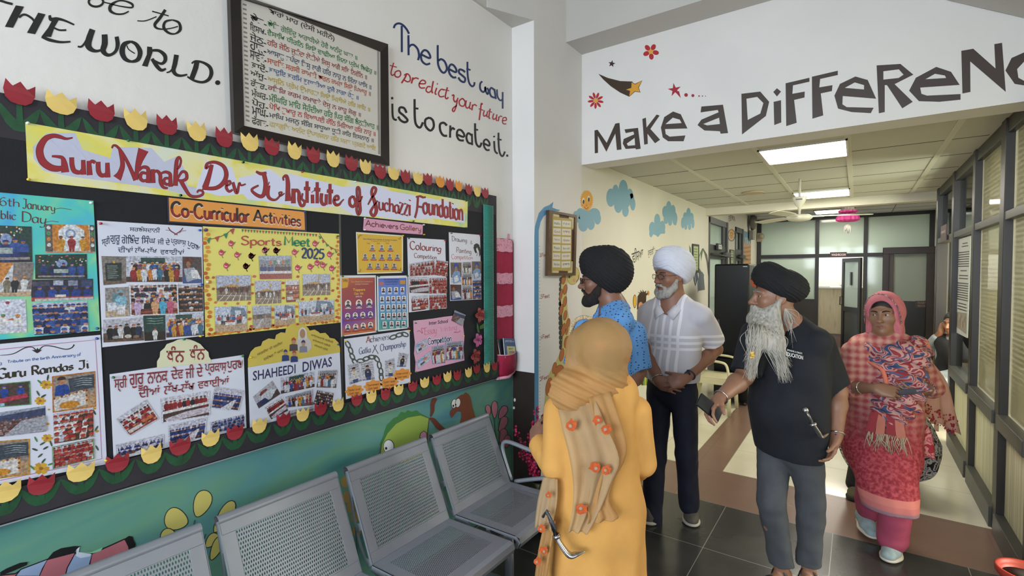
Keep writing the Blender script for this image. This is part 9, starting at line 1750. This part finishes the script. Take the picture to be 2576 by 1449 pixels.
S.build('kurta',BWP,root,.006,folds((14,14,6),.012,81),cuts=[(at(2215,1222,d),(0,0,-1))]);S=Sdf();S.rc(T(.07,0,-.1),a1,.09,.06);S.rc(T(-.07,0,-.1),a2,.09,.06);S.build('leggings',fabric('black_leggings','#141316'),root,.006)
shoe(root,Vector((a1.x+.02,a1.y+.07,0)),Vector((a1.x-.02,a1.y-.16,0)),fabric('olive_brown_shoe','#4f4a34'),mat('black_sole','#0c0c0c',.6),.042);shoe(root,Vector((a2.x,a2.y+.07,0)),Vector((a2.x,a2.y-.16,0)),MATS['olive_brown_shoe'],MATS['black_sole'],.042)
# ---- person seated in the office doorway, phone at the ear
bc=Vector((.86,7.02,0));root=empty('person',bc,0,'person in grey with black shawl seated in the office doorway, hand to ear','person');org=bc.copy();T=Frame(bc+Vector((.02,.02,.5)),215);HF=Frame(T(0,.03,.66),230,-8)
S=Sdf();head(S,HF,.97);S.rc(HF(0,-.02,-.06),T(0,0,.48),.05,.056,.03);torso(S,T,0,(.15,.14,.15,.125),.66,.48);sR,sL=T(.17,0,.42),T(-.17,0,.42);eR,wR=T(.26,.12,.3),HF(.09,.06,-.1);arm(S,sR,eR,wR);hand(S,wR,HF(.08,.03,0)-wR,HF.X*-1,1,(30,35,25));eL,wL=T(-.2,.1,.16),T(-.05,.3,.08);arm(S,sL,eL,wL);hand(S,wL,T.Y+T.X*.3,-T.Z,-1,(20,20,15))
kR,kL=T(.09,.42,.0),T(-.09,.42,.0);aR,aL=Vector((*T(.09,.44,0).xy,.085)),Vector((*T(-.07,.42,0).xy,.085));leg(S,T(.08,0,.0),kR,aR);leg(S,T(-.08,0,0),kL,aL);S.build('body',skin_mats('#8f6249','#7d4038'),root,.006);face_bits(root,HF,.97);B=Sdf();B.el(HF(0,-.022,.03),(.085,.105,.1),HF.m);B.rc(HF(0,-.08,0),HF(0,-.09,-.2),.06,.05);B.build('hair',MATS['black_hair'],root,.006,None,cuts=[(HF(0,.06,.03),HF.Y-HF.Z*.4)])
GR=fabric('grey_kurta','#8a9093');S=Sdf();torso(S,T,0,(.17,.16,.17,.135),.7,.49);S.rc(T(-.1,0,.43),T(.1,0,.43),.065);S.rc(sR,eR,.062,.058);S.rc(eR,eR.lerp(wR,.7),.058,.045);S.rc(sL,eL,.062,.058);S.rc(eL,eL.lerp(wL,.8),.058,.045);S.rc(T(.08,.05,.02),kR,.11,.1);S.rc(T(-.08,.05,.02),kL,.11,.1);S.rc(kR,aR+Vector((0,0,.15)),.1,.085);S.rc(kL,aL+Vector((0,0,.15)),.1,.085);S.build('kurta',GR,root,.006,folds((18,18,12),.006,91));S=Sdf();S.rc(T(.1,.05,.44),T(-.1,.08,.3),.09,.1,.05);S.rc(T(-.02,.1,.35),T(.02,.13,.12),.1,.09,.05,fr_=T.m,sc=(1,.6,1));S.build('shawl',fabric('black_shawl','#111113'),root,.006,folds((24,24,16),.007,95))
for a_ in(aR,aL):p=Vector((a_.x,a_.y,0));shoe(root,p-T.Y*.06,p+T.Y*.17,MATS['black_shoe'],mat('white_sole','#c2bfb6',.6),.042)
sl=empty('stool',(bc.x+.02,bc.y+.02,0),0,'plain brown stool under the seated person in the office doorway','stool');MB().box((-.2,-.2,.3),(.2,.2,.335)).build('seat',mat('brown_stool','#5a4536',.5),sl,bevel=.01)
for x in(-.16,.16):
 for y in(-.16,.16):MB().box((x-.018,y-.018,0),(x+.018,y+.018,.3)).build('leg',MATS['brown_stool'],sl)
